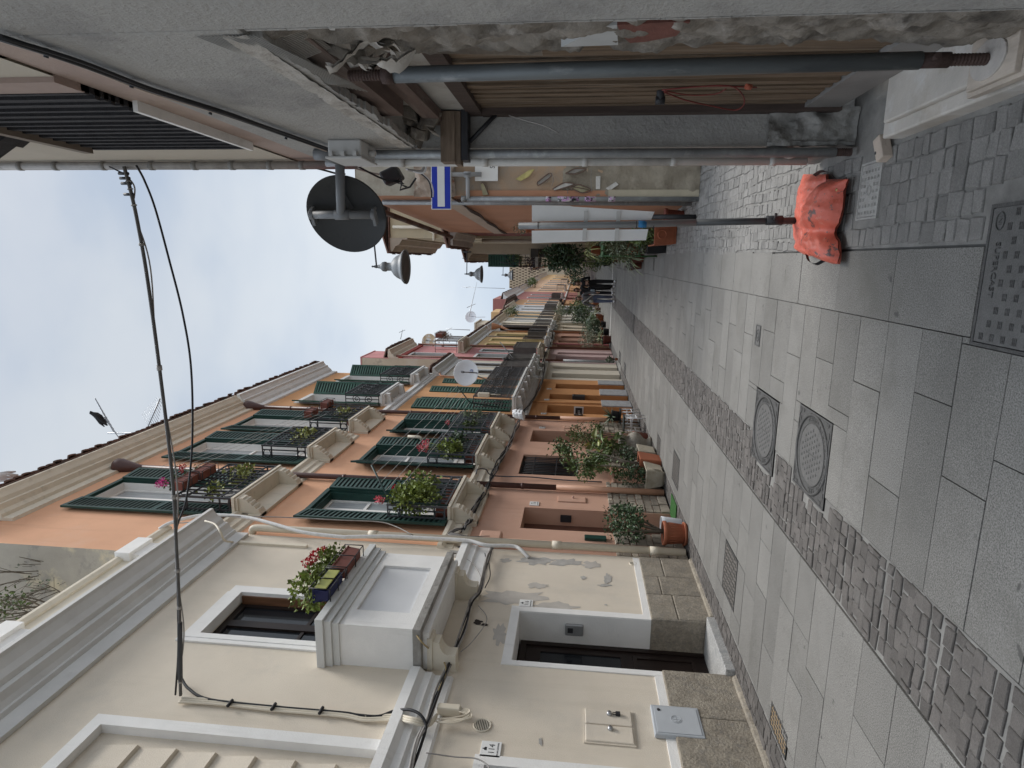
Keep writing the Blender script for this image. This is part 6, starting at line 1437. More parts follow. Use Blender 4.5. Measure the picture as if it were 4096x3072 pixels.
def pot_round(par, c, r, h, m, rim=True, name='pot', ribs=0):
    w = MB(); pr = [(0, 0), (r * .74, 0), (r * .78, .01), (r * .93, h * .82)]
    if rim: pr += [(r * 1.0, h * .83), (r * 1.04, h * .86), (r * 1.04, h * .98), (r * 1.0, h), (r * .9, h), (r * .88, h * .9), (0, h * .9)]
    else: pr += [(r * .97, h), (r * .9, h), (r * .88, h * .88), (0, h * .88)]
    w.lathe(pr, c, 26)
    for k in range(ribs):
        a = 2 * pi * k / ribs; p0 = V(c) + V((cos(a) * r * .80, sin(a) * r * .80, h * .1)); p1 = V(c) + V((cos(a) * r * .925, sin(a) * r * .925, h * .72)); w.tube([p0, p1], r * .022, 5)
    o = w.build(name, m, par); s = MB(); s.lathe([(0, h * .9), (r * .88, h * .9)], V(c) + V((0, 0, .003)), 18); s.build('soil', m_soil, o); return o
def trough(par, c, lx, ly, h, m, name='pot', taper=.8, feet=True, bev=.012):
    w = MB(); x, y, z = c; a, b = lx / 2, ly / 2; T = taper
    vs = [(x - a * T, y - b * T, z + .03), (x + a * T, y - b * T, z + .03), (x + a * T, y + b * T, z + .03), (x - a * T, y + b * T, z + .03), (x - a, y - b, z + h), (x + a, y - b, z + h), (x + a, y + b, z + h), (x - a, y + b, z + h)]
    i = .025; vs += [(x - a + i, y - b + i, z + h), (x + a - i, y - b + i, z + h), (x + a - i, y + b - i, z + h), (x - a + i, y + b - i, z + h), (x - a + i, y - b + i, z + h * .86), (x + a - i, y - b + i, z + h * .86), (x + a - i, y + b - i, z + h * .86), (x - a + i, y + b - i, z + h * .86)]
    w.add(vs, [(3, 2, 1, 0), (0, 1, 5, 4), (1, 2, 6, 5), (2, 3, 7, 6), (3, 0, 4, 7), (4, 5, 9, 8), (5, 6, 10, 9), (6, 7, 11, 10), (7, 4, 8, 11), (8, 9, 13, 12), (9, 10, 14, 13), (10, 11, 15, 14), (11, 8, 12, 15)])
    if feet: w.box(x - a * T * .9, x + a * T * .9, y - b * T * .85, y - b * T * .5, z, z + .035); w.box(x - a * T * .9, x + a * T * .9, y + b * T * .5, y + b * T * .85, z, z + .035)
    else:
        w.box(x - a * T * .98, x + a * T * .98, y - b * T * .98, y + b * T * .98, z, z + .035)
    o = w.build(name, m, par, bevel=bev); s = MB(); s.face([(x - a + i, y - b + i, z + h * .865), (x + a - i, y - b + i, z + h * .865), (x + a - i, y + b - i, z + h * .865), (x - a + i, y + b - i, z + h * .865)]); s.build('soil', m_soil, o); return o
def plant(label, cat, loc, name='potted_plant', group=None): return thing(name, label, cat, loc, group)
# by the left wall, from near to far
t = plant('round leaved bush in a ribbed terracotta pot by house 118', 'potted plant', (-3.78, 8.33, 0))
pot_round(t, (-3.78, 8.33, .04), .165, .29, m_terra, ribs=22)
w = MB(); w.lathe([(0, 0), (.15, 0), (.17, .045), (.155, .045), (.14, .012), (0, .012)], (-3.78, 8.33, .0), 22); w.build('saucer', m_terra, t)
w = MB(); b0 = (-3.78, 8.36, .30); twigs(w, b0, [(-3.72, 8.75, .75), (-3.85, 8.95, .85), (-3.75, 8.3, .8), (-3.85, 8.45, .95), (-3.7, 8.6, 1.0)], .022, 3); w.build('stems', m_stem, t)
w = MB(); crown(w, (-3.78, 8.62, .82), (.26, .44, .34), 1100, .05, .036, 5, 16, .75); w.build('foliage', leafmat('jade_leaf', (.05, .085, .036)), t)
t = plant('plain white plastic pot half hidden behind the ribbed terracotta pot', 'plant pot', (-3.85, 8.72, 0), 'plant_pot')
pot_round(t, (-3.83, 8.70, .0), .14, .30, M('white_plastic', (.66, .68, .71), .4, .03, 3), rim=False)
t = thing('artificial_grass_mat', 'green artificial grass mat lying at the salmon doorway', 'door mat', (-3.9, 9.4, 0))
w = MB(); w.box(-4.05, -3.70, 9.16, 9.68, .0, .018); w.build('mat', M('grass_mat', (.03, .10, .022), .95, .25, 30, .9, 120), t)
t = plant('pale stone trough with small bushy greens next to the salmon downpipe', 'planter', (-3.78, 10.75, 0), 'stone_planter')
m_cast = M('cast_stone', (.40, .365, .29), .95, .12, 4, .5, 50, stain=[(.26, .215, .15), (.48, .46, .4)], stain_lo=.54, stain_hi=.7, stain_scale=4)
o = trough(t, (-3.77, 10.72, 0), .36, .56, .34, m_cast, taper=.72, bev=.03)
w = MB(); 
for k in range(4): w.tube([(-3.77 - .18 * .95, 10.52 + k * .03, .30), (-3.77 + .178, 10.50 + k * .03, .30), (-3.77 + .14, 10.52 + k * .03, .08)], .009, 5)
w.build('moulded_ribs', m_cast, o)
w = MB(); crown(w, (-3.78, 10.68, .55), (.2, .3, .26), 700, .045, .026, 8, 8, .7); w.build('foliage', m_leafd, t)
t = plant('tall leafy ficus with pale trunks in a square terracotta planter', 'potted tree', (-3.78, 11.3, 0), 'potted_tree')
trough(t, (-3.75, 11.2, 0), .40, .48, .40, m_terra, taper=.8, feet=False)
w = MB()
for tp, base in (((-3.6, 10.6, 1.55), (-3.75, 11.05, .38)), ((-3.72, 11.75, 1.75), (-3.76, 11.25, .38)), ((-3.8, 11.5, 1.6), (-3.74, 11.3, .38)), ((-3.5, 11.2, 1.4), (-3.73, 11.15, .38))): twigs(w, base, [tp], .024, 4, .03)
w.build('trunk', m_stemg, t)
w = MB(); crown(w, (-3.6, 10.55, 1.45), (.22, .28, .32), 360, .075, .04, 11, 7, .8, .4, .5); crown(w, (-3.72, 11.9, 1.85), (.2, .36, .36), 360, .075, .04, 12, 8, .85, .4, .5); crown(w, (-3.7, 11.3, 1.25), (.26, .5, .35), 480, .075, .04, 13, 9, .8, .4, .5); crown(w, (-3.7, 10.9, .75), (.2, .3, .25), 60, .085, .05, 14, 5, .8, .4, .5)
w.build('foliage', leafmat('ficus_leaf', (.075, .115, .032)), t)
t = plant('low dark shrub in a square mottled stone planter', 'planter', (-3.8, 11.9, 0), 'stone_planter')
trough(t, (-3.78, 11.85, 0), .36, .5, .36, m_cast, taper=.8, bev=.03)
w = MB(); crown(w, (-3.78, 11.8, .56), (.22, .3, .24), 420, .05, .03, 21, 9, .75); w.build('foliage', m_leafd, t)
t = plant('big lily leaves in a bulbous grey stone urn', 'planter', (-3.8, 12.7, 0), 'stone_urn')
w = MB(); w.lathe([(0, 0), (.16, 0), (.17, .04), (.11, .1), (.14, .16), (.23, .24), (.27, .34), (.22, .45), (.17, .5), (.18, .56), (.24, .62), (.25, .66), (.21, .66), (.19, .6), (0, .6)], (-3.78, 12.65, 0), 22); w.build('urn', M('grey_cast', (.30, .28, .24), .95, .15, 5, .6, 50, stain=(.18, .15, .12), stain_lo=.52, stain_hi=.68, stain_scale=4), t)
w = MB(); crown(w, (-3.75, 12.55, .85), (.3, .4, .28), 70, .2, .1, 25, 6, .5, .5, .2); w.build('foliage', m_leaf, t)
w = MB(); crown(w, (-3.72, 12.4, 1.1), (.2, .3, .2), 10, .2, .11, 27, 4, .5, .5, .2); w.build('yellowing_leaves', m_leafy, t)
t = plant('thin leggy shrub behind the stone urn against the salmon wall', 'potted plant', (-3.85, 13.3, 0))
pot_round(t, (-3.85, 13.3, 0), .17, .32, m_terra2)
w = MB(); twigs(w, (-3.85, 13.3, .3), [(-3.7, 13, 1.5), (-3.8, 13.7, 1.5), (-3.85, 13.3, 1.7)], .015, 4); w.build('stems', m_stem, t)
w = MB(); crown(w, (-3.75, 13.2, 1.35), (.3, .55, .4), 800, .06, .03, 31, 12, .8); w.build('foliage', m_leaf, t)
# agave on a chair
m_wpaint = M('white_enamel', (.72, .73, .74), .4, .04, 3)
def stool(x, y, label):
    t = thing('white_stool', label, 'stool', (x, y, 0), 'white wooden stools holding plants'); h = .46
    for sx in (-.14, .14):
        for sy in (-.14, .14): w = MB(); w.tube([(x + sx * 1.1, y + sy * 1.1, 0), (x + sx, y + sy, h)], .015, 6); w.build('leg', m_wpaint, t)
    w = MB(); w.box(x - .17, x + .17, y - .17, y + .17, h, h + .03); w.build('seat', M('dark_green_seat', (.015, .02, .018), .5, .1), t, bevel=.006)
    for sx, sy, z in ((1, 0, .2), (-1, 0, .2), (0, 1, .3), (0, -1, .3)):
        w = MB(); w.tube([(x + sx * .15 - sy * .15, y + sy * .15 - sx * .15, z), (x + sx * .15 + sy * .15, y + sy * .15 + sx * .15, z)], .011, 6); w.build('stretcher', m_wpaint, t)
    return t
stool(-3.66, 13.95, 'nearer white stool in front of the thin shrub on the salmon side'); stool(-3.8, 15.1, 'farther white stool under the spiky agave pot')
t = plant('spiky blue green agave in a dark pot on a white stool', 'potted plant', (-3.8, 15.1, .49))
pot_round(t, (-3.8, 15.1, .49), .15, .2, m_black)
w = MB(); blades(w, (-3.8, 15.05, .66), 34, .55, .026, 41, 1, .6, .25); w.build('leaves', leafmat('agave_leaf', (.085, .12, .075), .25), t)
# mass of street pots further up on the left
def bushpot(x, y, r, h, m, label, pot=True, ln=.09, n=420, seed=1, trunk=True, clumps=12):
    t = plant(label, 'potted plant', (x, y, 0))
    ph = min(.4, h * .25)
    if pot: pot_round(t, (x, y, 0), min(.2, r * .5), ph, random.choice((m_terra, m_terra2, m_black)))
    if trunk: w = MB(); twigs(w, (x, y, ph * .9), [(x + r * .4, y, h * .8), (x - r * .3, y + r * .3, h * .75), (x, y - r * .4, h * .85)], .02, seed); w.build('stems', m_stem, t)
    w = MB(); crown(w, (x, y, (ph + h) / 2 + .05), (r, r * 1.15, (h - ph) / 2), n, ln, ln * .5, seed, clumps, .8); w.build('foliage', m, t); return t
def palmpot(x, y, h, r, label, seed, m=None, n=13):
    t = plant(label, 'potted palm', (x, y, 0), 'potted_palm'); pot_round(t, (x, y, 0), .2, .35, m_terra); rr = random.Random(seed)
    w = MB(); w.tube([(x, y, .3), (x, y, h * .45)], [.05, .035], 8); w.build('trunk', m_stem, t)
    w = MB()
    for k in range(n):
        a = 2 * pi * k / n + rr.uniform(-.2, .2); e = rr.uniform(.5, 1.3); d = V((cos(a) * cos(e), sin(a) * cos(e), sin(e))); L_ = r * rr.uniform(.8, 1.15); P = [V((x, y, h * .45)) + d * L_ * s - V((0, 0, .55 * L_ * s * s)) for s in (0, .2, .4, .6, .8, 1)]
        w.tube(P, .008, 4)
        for i in range(1, 6):
            for q in range(3):
                p = P[i - 1].lerp(P[i], q / 3); dd = (P[i] - P[i - 1]).normalized(); sd = dd.cross(V((0, 0, 1))).normalized()
                for s in (1, -1): w.leaf(p, dd * .7 + sd * s - V((0, 0, .3)), (0, 0, 1), L_ * .28, .022, .1, .1)
    w.build('fronds', m or m_leafd, t); return t
bushpot(-3.7, 23.6, .12, .4, m_leafd, 'small dark pot plant at the corner of the cream house', n=80, seed=52)
t = plant('striped spider plant clump in a pot before the dark red house front', 'potted plant', (-3.6, 28.9, 0)); pot_round(t, (-3.6, 28.9, 0), .2, .35, m_terra2); w = MB(); blades(w, (-3.55, 28.9, .45), 80, .65, .02, 61, 1, .55, .5); w.build('leaves', leafmat('striped_leaf', (.19, .24, .12), .5), t)
bushpot(-3.75, 29.6, .5, 1.5, m_leafpale, 'pale dry looking bush before the dark red ground floor', n=700, ln=.08, seed=53)
palmpot(-3.55, 31.6, 1.9, 1.15, 'arching palm in a pot before the salmon ground floor', 54)
bushpot(-3.5, 31.0, .45, 1.05, m_leafd, 'dense dark bush beside the arching palm pot', n=600, seed=55)
bushpot(-3.45, 34.2, .5, 1.0, m_leafd, 'dark rounded bush in a pot beyond the palm', n=500, seed=56)
bushpot(-3.6, 36.2, .6, 1.2, m_leaf, 'mid green bush beside the cream house doors', n=500, seed=57)
t = plant('pale striped grassy clump beyond the palms', 'potted plant', (-3.4, 37.5, 0)); pot_round(t, (-3.4, 37.5, 0), .22, .4, m_terra); w = MB(); blades(w, (-3.35, 37.5, .5), 80, .95, .03, 62, 1, .55, .5); w.build('leaves', MATS['striped_leaf'], t)
bushpot(-3.5, 39.5, .7, 2.0, m_leafd, 'big dark street bush before the off white house', n=800, ln=.13, seed=58)
bushpot(-3.3, 42.5, .9, 2.2, m_leaf, 'large leafy bush crowding the left wall behind the walkers', n=900, ln=.14, seed=59)
bushpot(-3.2, 46, .8, 1.8, m_leafd, 'dark bush far along the left wall', n=600, ln=.14, seed=60)
palmpot(-3.3, 50, 2.9, 1.2, 'distant palm pot by the cool white house', 63, m_leaf)
t = thing('hanging_shrub', 'grey green creeper hanging below a balcony of the off white house', 'climber', (-3.5, 43, 3)); w = MB(); crown(w, (-3.4, 42.8, 2.6), (.35, .9, .7), 500, .12, .05, 64, 12, .8, .3, .8); w.build('foliage', m_leafg, t)
t = thing('hanging_shrub', 'green bush sprouting from the eaves of the yellow ochre house', 'climber', (-3.7, 45, 6.4)); w = MB(); crown(w, (-3.7, 44.6, 6.3), (.4, .8, .55), 420, .13, .05, 65, 10, .8, .3, .6); w.build('foliage', m_leaf, t)
t = thing('hanging_shrub', 'green bush on the eaves of the far pale orange house', 'climber', (-3.4, 92, 8.4)); w = MB(); crown(w, (-3.3, 92, 8.3), (.7, 1.6, .8), 300, .3, .12, 66, 10, .8, .3, .6); w.build('foliage', m_leaf, t)
t = plant('far dark round bush beyond the walkers', 'potted tree', (-2.2, 62, 0), 'potted_tree'); w = MB(); w.tube([(-1.9, 58, 0), (-1.9, 58, 1.2)], .06, 6); w.build('trunk', m_stem, t); w = MB(); crown(w, (-1.4, 58, 1.7), (.9, 1.2, 1.1), 700, .2, .1, 67, 14, .8); w.build('foliage', m_leafd, t)
# right hand plants
m_planter = M('black_planter', (.02, .021, .023), .5, .1, 5)
t = plant('terracotta trough with handles and trailing greens behind the boarded post', 'planter', (.42, 11.2, 0), 'terracotta_planter'); trough(t, (.44, 11.3, 0), .36, .9, .38, m_terra, taper=.85, feet=False); w = MB(); w.ring((.44, 10.84, .25), .07, .012, (1, 0, 0), (0, 0, 1)); w.build('handle', m_terra, t); w = MB(); crown(w, (.42, 11.4, .55), (.2, .5, .2), 380, .07, .04, 71, 8, .7); w.build('foliage', m_leaf, t)
t = plant('small terracotta pot behind the grey post near the corner house', 'plant pot', (.72, 10.3, 0), 'plant_pot'); pot_round(t, (.68, 10.35, 0), .14, .3, m_terra2)
t = thing('black_post', 'short black bollard beside the corner house pots', 'bollard', (.58, 9.0, 0)); w = MB(); w.tube([(.62, 9.25, 0), (.62, 9.25, .6)], .035, 10); w.lathe([(.035, .6), (.03, .63), (0, .64)], (.62, 9.25, 0), 10); w.build('shaft', m_black, t)
t = plant('black planter box with leafy stems beside the drain inset', 'planter', (.3, 12.4, 0), 'black_planter'); trough(t, (.3, 12.5, 0), .34, .9, .36, m_planter, taper=.9, feet=False); w = MB(); crown(w, (.28, 12.6, .75), (.26, .6, .42), 480, .08, .04, 72, 9, .75); w.build('foliage', m_leafg, t)
t = thing('green_plant_stand', 'green metal frame stand carrying pots along the right wall', 'plant stand', (.2, 14.2, 0)); w = MB()
for yy in (13.4, 15.2):
    for xx in (.1, .4): w.tube([(xx, yy, 0), (xx, yy, 1.15)], .02, 6)
for z in (.35, 1.1): w.box(.08, .42, 13.38, 15.22, z, z + .03)
w.build('frame', M('green_paint', (.05, .13, .05), .5, .1), t)
for i, (x, y, z, m, n, lab) in enumerate(((.25, 13.7, .38, m_leafg, 300, 'grey green pot plant on the lower shelf of the green stand'), (.25, 14.3, .38, m_leaf, 300, 'leafy pot plant in the middle of the green stand'), (.22, 14.9, 1.13, m_leafy, 260, 'yellow green grassy pot on top of the green stand'))):
    t = plant(lab, 'potted plant', (x, y, z)); pot_round(t, (x, y, z), .13, .22, m_terra)
    w = MB(); (blades(w, (x, y, z + .25), 70, .6, .014, 80 + i, 1, .5, .8) if i == 2 else crown(w, (x - .05, y, z + .38), (.24, .34, .25), n, .07, .035, 80 + i, 7, .7)); w.build('foliage', m, t)
for i, (x, y, r, h, kind, m, lab) in enumerate((
    (.1, 16.2, .3, .7, 'b', leafmat('striped_leaf', '#000'), 'striped dracaena clump on the slabs near the green stand'), (-.08, 16.6, .3, .45, 'b', m_leafred, 'dark red spiky clump leaning over the slabs'),
    (.28, 17.6, .45, .75, 'b', m_leafy, 'yellow green arching clump along the right wall'), (.32, 18.8, .36, 1.2, 'c', m_leaf, 'mid green bush along the right wall'), (.28, 20.5, .35, 1.2, 'c', m_leafd, 'dark bush along the right wall before the tree'),
    (.2, 22.5, .36, 1.2, 'c', m_leaf, 'leafy bush at the foot of the street tree'), (.08, 25, .6, .8, 'b', m_leaff, 'bright grassy clump beyond the street tree'), (.08, 28.2, .3, 1.2, 'c', m_leafd, 'dark bush near the pale stone line'), (-.1, 32, .4, 1.4, 'c', m_leaf, 'farther bush on the right past the stone line'))):
    if kind == 'c': bushpot(x, y, r, h, m, lab, n=520, seed=90 + i, ln=.1)
    else:
        t = plant(lab, 'potted plant', (x, y, 0)); pot_round(t, (x, y, 0), .16, .28, m_terra2); w = MB(); blades(w, (x, y, .32), 75, h, .022, 90 + i, 1, .5, .6); w.build('leaves', m, t)
t = thing('street_tree', 'dense dark evergreen street tree overhanging from the right wall', 'tree', (.3, 21.5, 0))
w = MB(); w.tube(curve_pts([(.32, 21.5, 0), (.27, 21.6, .8), (.2, 21.6, 1.6), (.15, 21.5, 2.2)], 4), [.07 - .003 * i for i in range(13)], 8); twigs(w, (.2, 21.6, 1.3), [(-.2, 21.3, 2.4), (.3, 22.2, 2.6), (.1, 20.9, 2.6)], .03, 5); w.build('trunk', m_stemg, t)
w = MB(); crown(w, (.12, 21.6, 2.1), (.48, 1.0, .85), 1500, .13, .065, 101, 22, .85, .2, .2); w.build('crown', m_leafd, t)
t = thing('street_tree', 'second dark evergreen crown just behind the street tree', 'tree', (-.2, 27, 0))
w = MB(); w.tube([(.0, 27, 0), (-.05, 27, 1.6)], [.06, .04], 7); w.build('trunk', m_stemg, t); w = MB(); crown(w, (.0, 27, 1.9), (.34, 1.1, .9), 800, .15, .07, 102, 16, .85); w.build('crown', m_leaf, t)
t = thing('hanging_shrub', 'dark red flowering creeper spilling from the green shuttered balcony', 'climber', (-.1, 27, 3.5)); w = MB(); crown(w, (-.2, 27.2, 3.55), (.4, 1.0, .5), 520, .09, .05, 103, 10, .8, .3, .5); w.build('foliage', m_leafred, t)
t = thing('hanging_shrub', 'light green creeper around the railing of the green shuttered balcony', 'climber', (.1, 26, 4.3)); w = MB(); crown(w, (.05, 26.1, 4.25), (.3, .6, .4), 260, .08, .04, 104, 8, .8); w.build('foliage', m_leaf, t)
t = plant('small clay pot with a dry plant on the orange corner house wall', 'potted plant', (.6, 13, 2.3)); w = MB(); c = ony(*q2r(1020, 1010), 13); pot_round(t, (c.x, 13, c.z - .35), .09, .16, m_terra); w = MB(); crown(w, (c.x, 13, c.z - .08), (.12, .15, .16), 120, .05, .02, 105, 5, .6); w.build('foliage', m_leafg, t)
for k, (yy, zz) in enumerate(((24.4, 3.15), (24.9, 2.85))):
    t = thing('wall_planter_box', ('upper' if k == 0 else 'lower') + ' dark shell shaped basket hung on the pale ochre house', 'hanging basket', (.3, yy, zz)); w = MB(); w.extr([(0, 0), (-.30, .05), (-.34, .3), (0, .38)], yy - .25, yy + .25, lambda u, w_, d: (.42 + u, d, zz + w_)); w.build('basket', M('dark_basket', (.05, .045, .04), .8, .2, 8), t); w = MB(); w.box(.07, .42, yy - .26, yy + .26, zz + .31, zz + .36); w.build('rim', m_tan, t)
# ---------------------------------------------------------------- window boxes and balcony pots
def geranium(par, c, rad, n, flowers, fm, seed, lf=m_leaff, ln=.06, stem=True):
    w = MB(); crown(w, c, rad, n, ln, ln * .95, seed, 7, .7, .15, .25); w.build('foliage', lf, par)
    r = random.Random(seed + 1); w = MB(); s = MB()
    for f in flowers:
        f = V(f)
        for k in range(46): p = rv3(r) * .05; w.leaf(f + p, p + rv3(r) * .02, rv3(r), .028, .024, .2, .1)
        s.tube([V(c) + V((rv3(r).x * .04, rv3(r).y * .05, rad[2] * .2)), f], .003, 4)
    if flowers: w.build('flowers', fm, par); s.build('flower_stalks', lf, par)
def box_planter(label, x0, x1, y0, y1, z0, z1, m, cage=False, cat='window box'):
    t = thing('window_box', label, cat, ((x0 + x1) / 2, (y0 + y1) / 2, z0)); w = MB()
    w.add([(x0 + .015, y0 + .015, z0), (x1 - .015, y0 + .015, z0), (x1 - .015, y1 - .015, z0), (x0 + .015, y1 - .015, z0), (x0, y0, z1), (x1, y0, z1), (x1, y1, z1), (x0, y1, z1)], [(3, 2, 1, 0), (0, 1, 5, 4), (1, 2, 6, 5), (2, 3, 7, 6), (3, 0, 4, 7)])
    w.box(x0 - .008, x1 + .008, y0 - .008, y1 + .008, z1 - .02, z1); w.build('box', m, t, bevel=.004)
    w = MB(); w.face([(x0, y0, z1 + .002), (x1, y0, z1 + .002), (x1, y1, z1 + .002), (x0, y1, z1 + .002)]); w.build('soil', m_soil, t)
    if cage:
        w = MB()
        for yy in (y0, (y0 + y1) / 2, y1): w.tube([(x1 + .02, yy, z0 - .03), (x1 + .02, yy, z1 + .03)], .006, 5); w.tube([(x0, yy, z0 - .03), (x1 + .02, yy, z0 - .03)], .006, 5); w.tube([(x0 - .02, yy, z0 + .01), (x0 - .04, yy, z0 + .01), (x0 - .04, yy, z0 - .12)], .006, 5)
        for z in (z0 - .03, z1 + .03): w.tube([(x1 + .02, y0, z), (x1 + .02, y1, z)], .006, 5)
        for yy in (y0, y1): w.tube([(x0, yy, z1 + .03), (x1 + .02, yy, z1 + .03)], .006, 5)
        w.build('wire_holder', m_black, t)
    return t
m_bluepot = M('blue_pot', (.009, .013, .075), .4, .1, 5, stain=(.4, .3, .05), stain_lo=.66, stain_hi=.68, stain_scale=14); m_yelpot = M('yellow_green_pot', (.36, .37, .10), .5, .05, 5)
t = box_planter('blue and yellow window box with trailing geranium on the cream balcony', -3.50, -3.36, 5.55, 5.98, 4.10, 4.26, m_bluepot, True)
w = MB(); w.box(-3.358, -3.345, 5.57, 5.96, 4.12, 4.25); w.build('yellow_panel', m_yelpot, t, bevel=.01)
geranium(t, (-3.45, 5.74, 4.36), (.17, .34, .19), 620, [(-3.42, 5.95, 4.50)], m_red, 201, m_leaff, .048)
t = box_planter('brown window box with red geranium on the cream balcony', -3.50, -3.36, 6.02, 6.55, 4.10, 4.26, m_terra2, True)
geranium(t, (-3.44, 6.3, 4.40), (.15, .34, .19), 560, [(-3.42, 6.38, 4.60), (-3.40, 6.25, 4.57), (-3.46, 6.5, 4.62), (-3.38, 6.42, 4.52), (-3.36, 6.1, 4.56)], m_red, 203, m_leaff, .048)
# orange house balconies
def railing_pots(lst, prefix):
    for i, (x, y, z, r, h, lab) in enumerate(lst):
        t = plant(lab, 'potted plant', (x, y, z)); pot_round(t, (x, y, z), r, h, m_terra2); yield t
POT = [(-3.92, 8.95, 3.52, .09, .22, 'brown pot of lush ivy geranium on the lower balcony nearest the cream house'), (-3.92, 9.35, 3.52, .09, .22, 'brown pot in the middle of the lower balcony nearest the cream house'), (-3.92, 9.75, 3.52, .09, .22, 'brown pot at the far end of the lower balcony nearest the cream house'),
       (-3.92, 11.6, 3.52, .09, .24, 'near pot with pink geranium on the second lower balcony'), (-3.92, 12.3, 3.52, .09, .24, 'far pot with dark foliage on the second lower balcony'), (-3.92, 13.5, 3.5, .09, .24, 'near pot on the third lower balcony'), (-3.92, 14.3, 3.5, .09, .22, 'far pot with thin greens on the third lower balcony'),
       (-3.92, 8.95, 6.94, .09, .22, 'clay pot with wiry plant on the upper balcony nearest the cream house'), (-3.92, 9.6, 6.94, .09, .2, 'pot with yellow flowered greens on the upper balcony nearest the cream house'), (-3.92, 12.0, 6.92, .09, .2, 'pot with yellowing greens on the second upper balcony'), (-3.92, 14.0, 6.86, .09, .2, 'pot with yellowing greens on the third upper balcony')]
SPEC = [((-3.72, 8.98, 4.12), (.22, .34, .42), 900, [(-3.68, 8.75, 4.62), (-3.66, 8.7, 4.55)], m_pinkf, m_leaff), ((-3.72, 9.4, 4.1), (.18, .3, .25), 420, [(-3.7, 9.3, 4.5)], m_red, m_leaff), ((-3.74, 9.85, 4.25), (.15, .2, .4), 200, [], m_red, m_leaff),
        ((-3.74, 11.7, 4.1), (.18, .34, .25), 420, [(-3.66, 11.35, 4.6), (-3.66, 11.5, 4.66), (-3.66, 11.75, 4.62), (-3.66, 11.3, 4.5), (-3.66, 11.6, 4.55), (-3.68, 11.9, 4.6)], m_pinkf, m_leaff), ((-3.74, 12.3, 4.05), (.16, .3, .22), 260, [], m_red, m_leafd), ((-3.78, 13.6, 4.0), (.14, .2, .2), 140, [(-3.68, 13.45, 4.5)], m_pinkf, m_leaf), ((-3.76, 14.4, 4.05), (.16, .35, .3), 170, [], m_red, m_leafg),
        ((-3.8, 9.0, 7.5), (.15, .25, .3), 90, [], m_red, m_leafy), ((-3.76, 9.7, 7.4), (.18, .35, .3), 200, [], m_red, m_leafy), ((-3.76, 12.1, 7.35), (.18, .4, .25), 200, [], m_red, m_leafy), ((-3.76, 14.2, 7.25), (.18, .4, .25), 220, [], m_red, m_leafy)]
for i, (t, sp) in enumerate(zip(railing_pots(POT, ''), SPEC)): geranium(t, sp[0], sp[1], sp[2], sp[3], sp[4], 210 + i * 3, sp[5], .065)
t = box_planter('red brown railing box with magenta geranium on the nearest upper balcony', -3.72, -3.56, 8.75, 9.2, 7.85, 8.02, m_terra2, True)
geranium(t, (-3.64, 8.95, 8.12), (.1, .2, .12), 90, [(-3.6, 8.72, 8.22), (-3.6, 8.9, 8.3), (-3.55, 8.66, 8.08)], m_mag, 251, m_leaf)
t = box_planter('red brown railing box with red geranium on the nearest upper balcony', -3.72, -3.56, 9.24, 9.7, 7.83, 8.0, m_terra2, True)
geranium(t, (-3.64, 9.45, 8.1), (.1, .2, .14), 110, [(-3.6, 9.55, 8.36), (-3.6, 9.42, 8.28)], m_red, 255, m_leaf)
box_planter('nearer of two red brown boxes on the third upper balcony', -3.72, -3.56, 13.5, 13.95, 7.78, 7.95, m_terra2, True); box_planter('farther of two red brown boxes on the third upper balcony', -3.72, -3.56, 14.4, 14.85, 7.76, 7.93, m_terra2, True)
# laundry arms and lines
def strut(label, pts, m=None, r=.016): 
    t = thing('clothes_line_post', label, 'clothes line post', pts[0], 'green clothes line posts'); w = MB(); w.tube(pts, r, 8); w.build('bar', m or M('arm_green', (.012, .035, .03), .5, .1), t)
A1 = [(-3.70, 8.72, 3.5), (-3.70, 8.74, 4.42), (-3.2, 8.98, 4.78)]; A2 = [(-3.66, 15.0, 3.5), (-3.64, 15.3, 4.3), (-3.2, 15.25, 4.62)]
strut('green bent laundry arm on the lower balcony nearest the cream house', A1); strut('green bent laundry arm on the third lower balcony by the dish', A2)
strut('green upright laundry pole on the third upper balcony', [(-3.68, 13.55, 6.9), (-3.66, 13.55, 7.95)]); 
for i in range(5):
    s = .0 + i * .24; a = V(A1[1]).lerp(V(A1[2]), 1 - s); b = V(A2[1]).lerp(V(A2[2]), 1 - s)
    cable('laundry_line', 'pale laundry line stretched between the two lower balcony arms', [a, a.lerp(b, .5) + V((0, 0, -.04)), b], .004, M('line_white', (.5, .5, .48), .6, .1), 6, 'laundry line', 'pale laundry lines of the lower balconies')
for i in range(4):
    a = V((-3.4, 9.0 + .0, 8.35 - i * .17)); b = V((-3.62, 13.55, 7.9 - i * .16)); cable('laundry_line', 'pale laundry line stretched between the upper balconies', [a, a.lerp(b, .5) + V((0, 0, -.04)), b], .004, MATS['line_white'], 6, 'laundry line', 'pale laundry lines of the upper balconies')
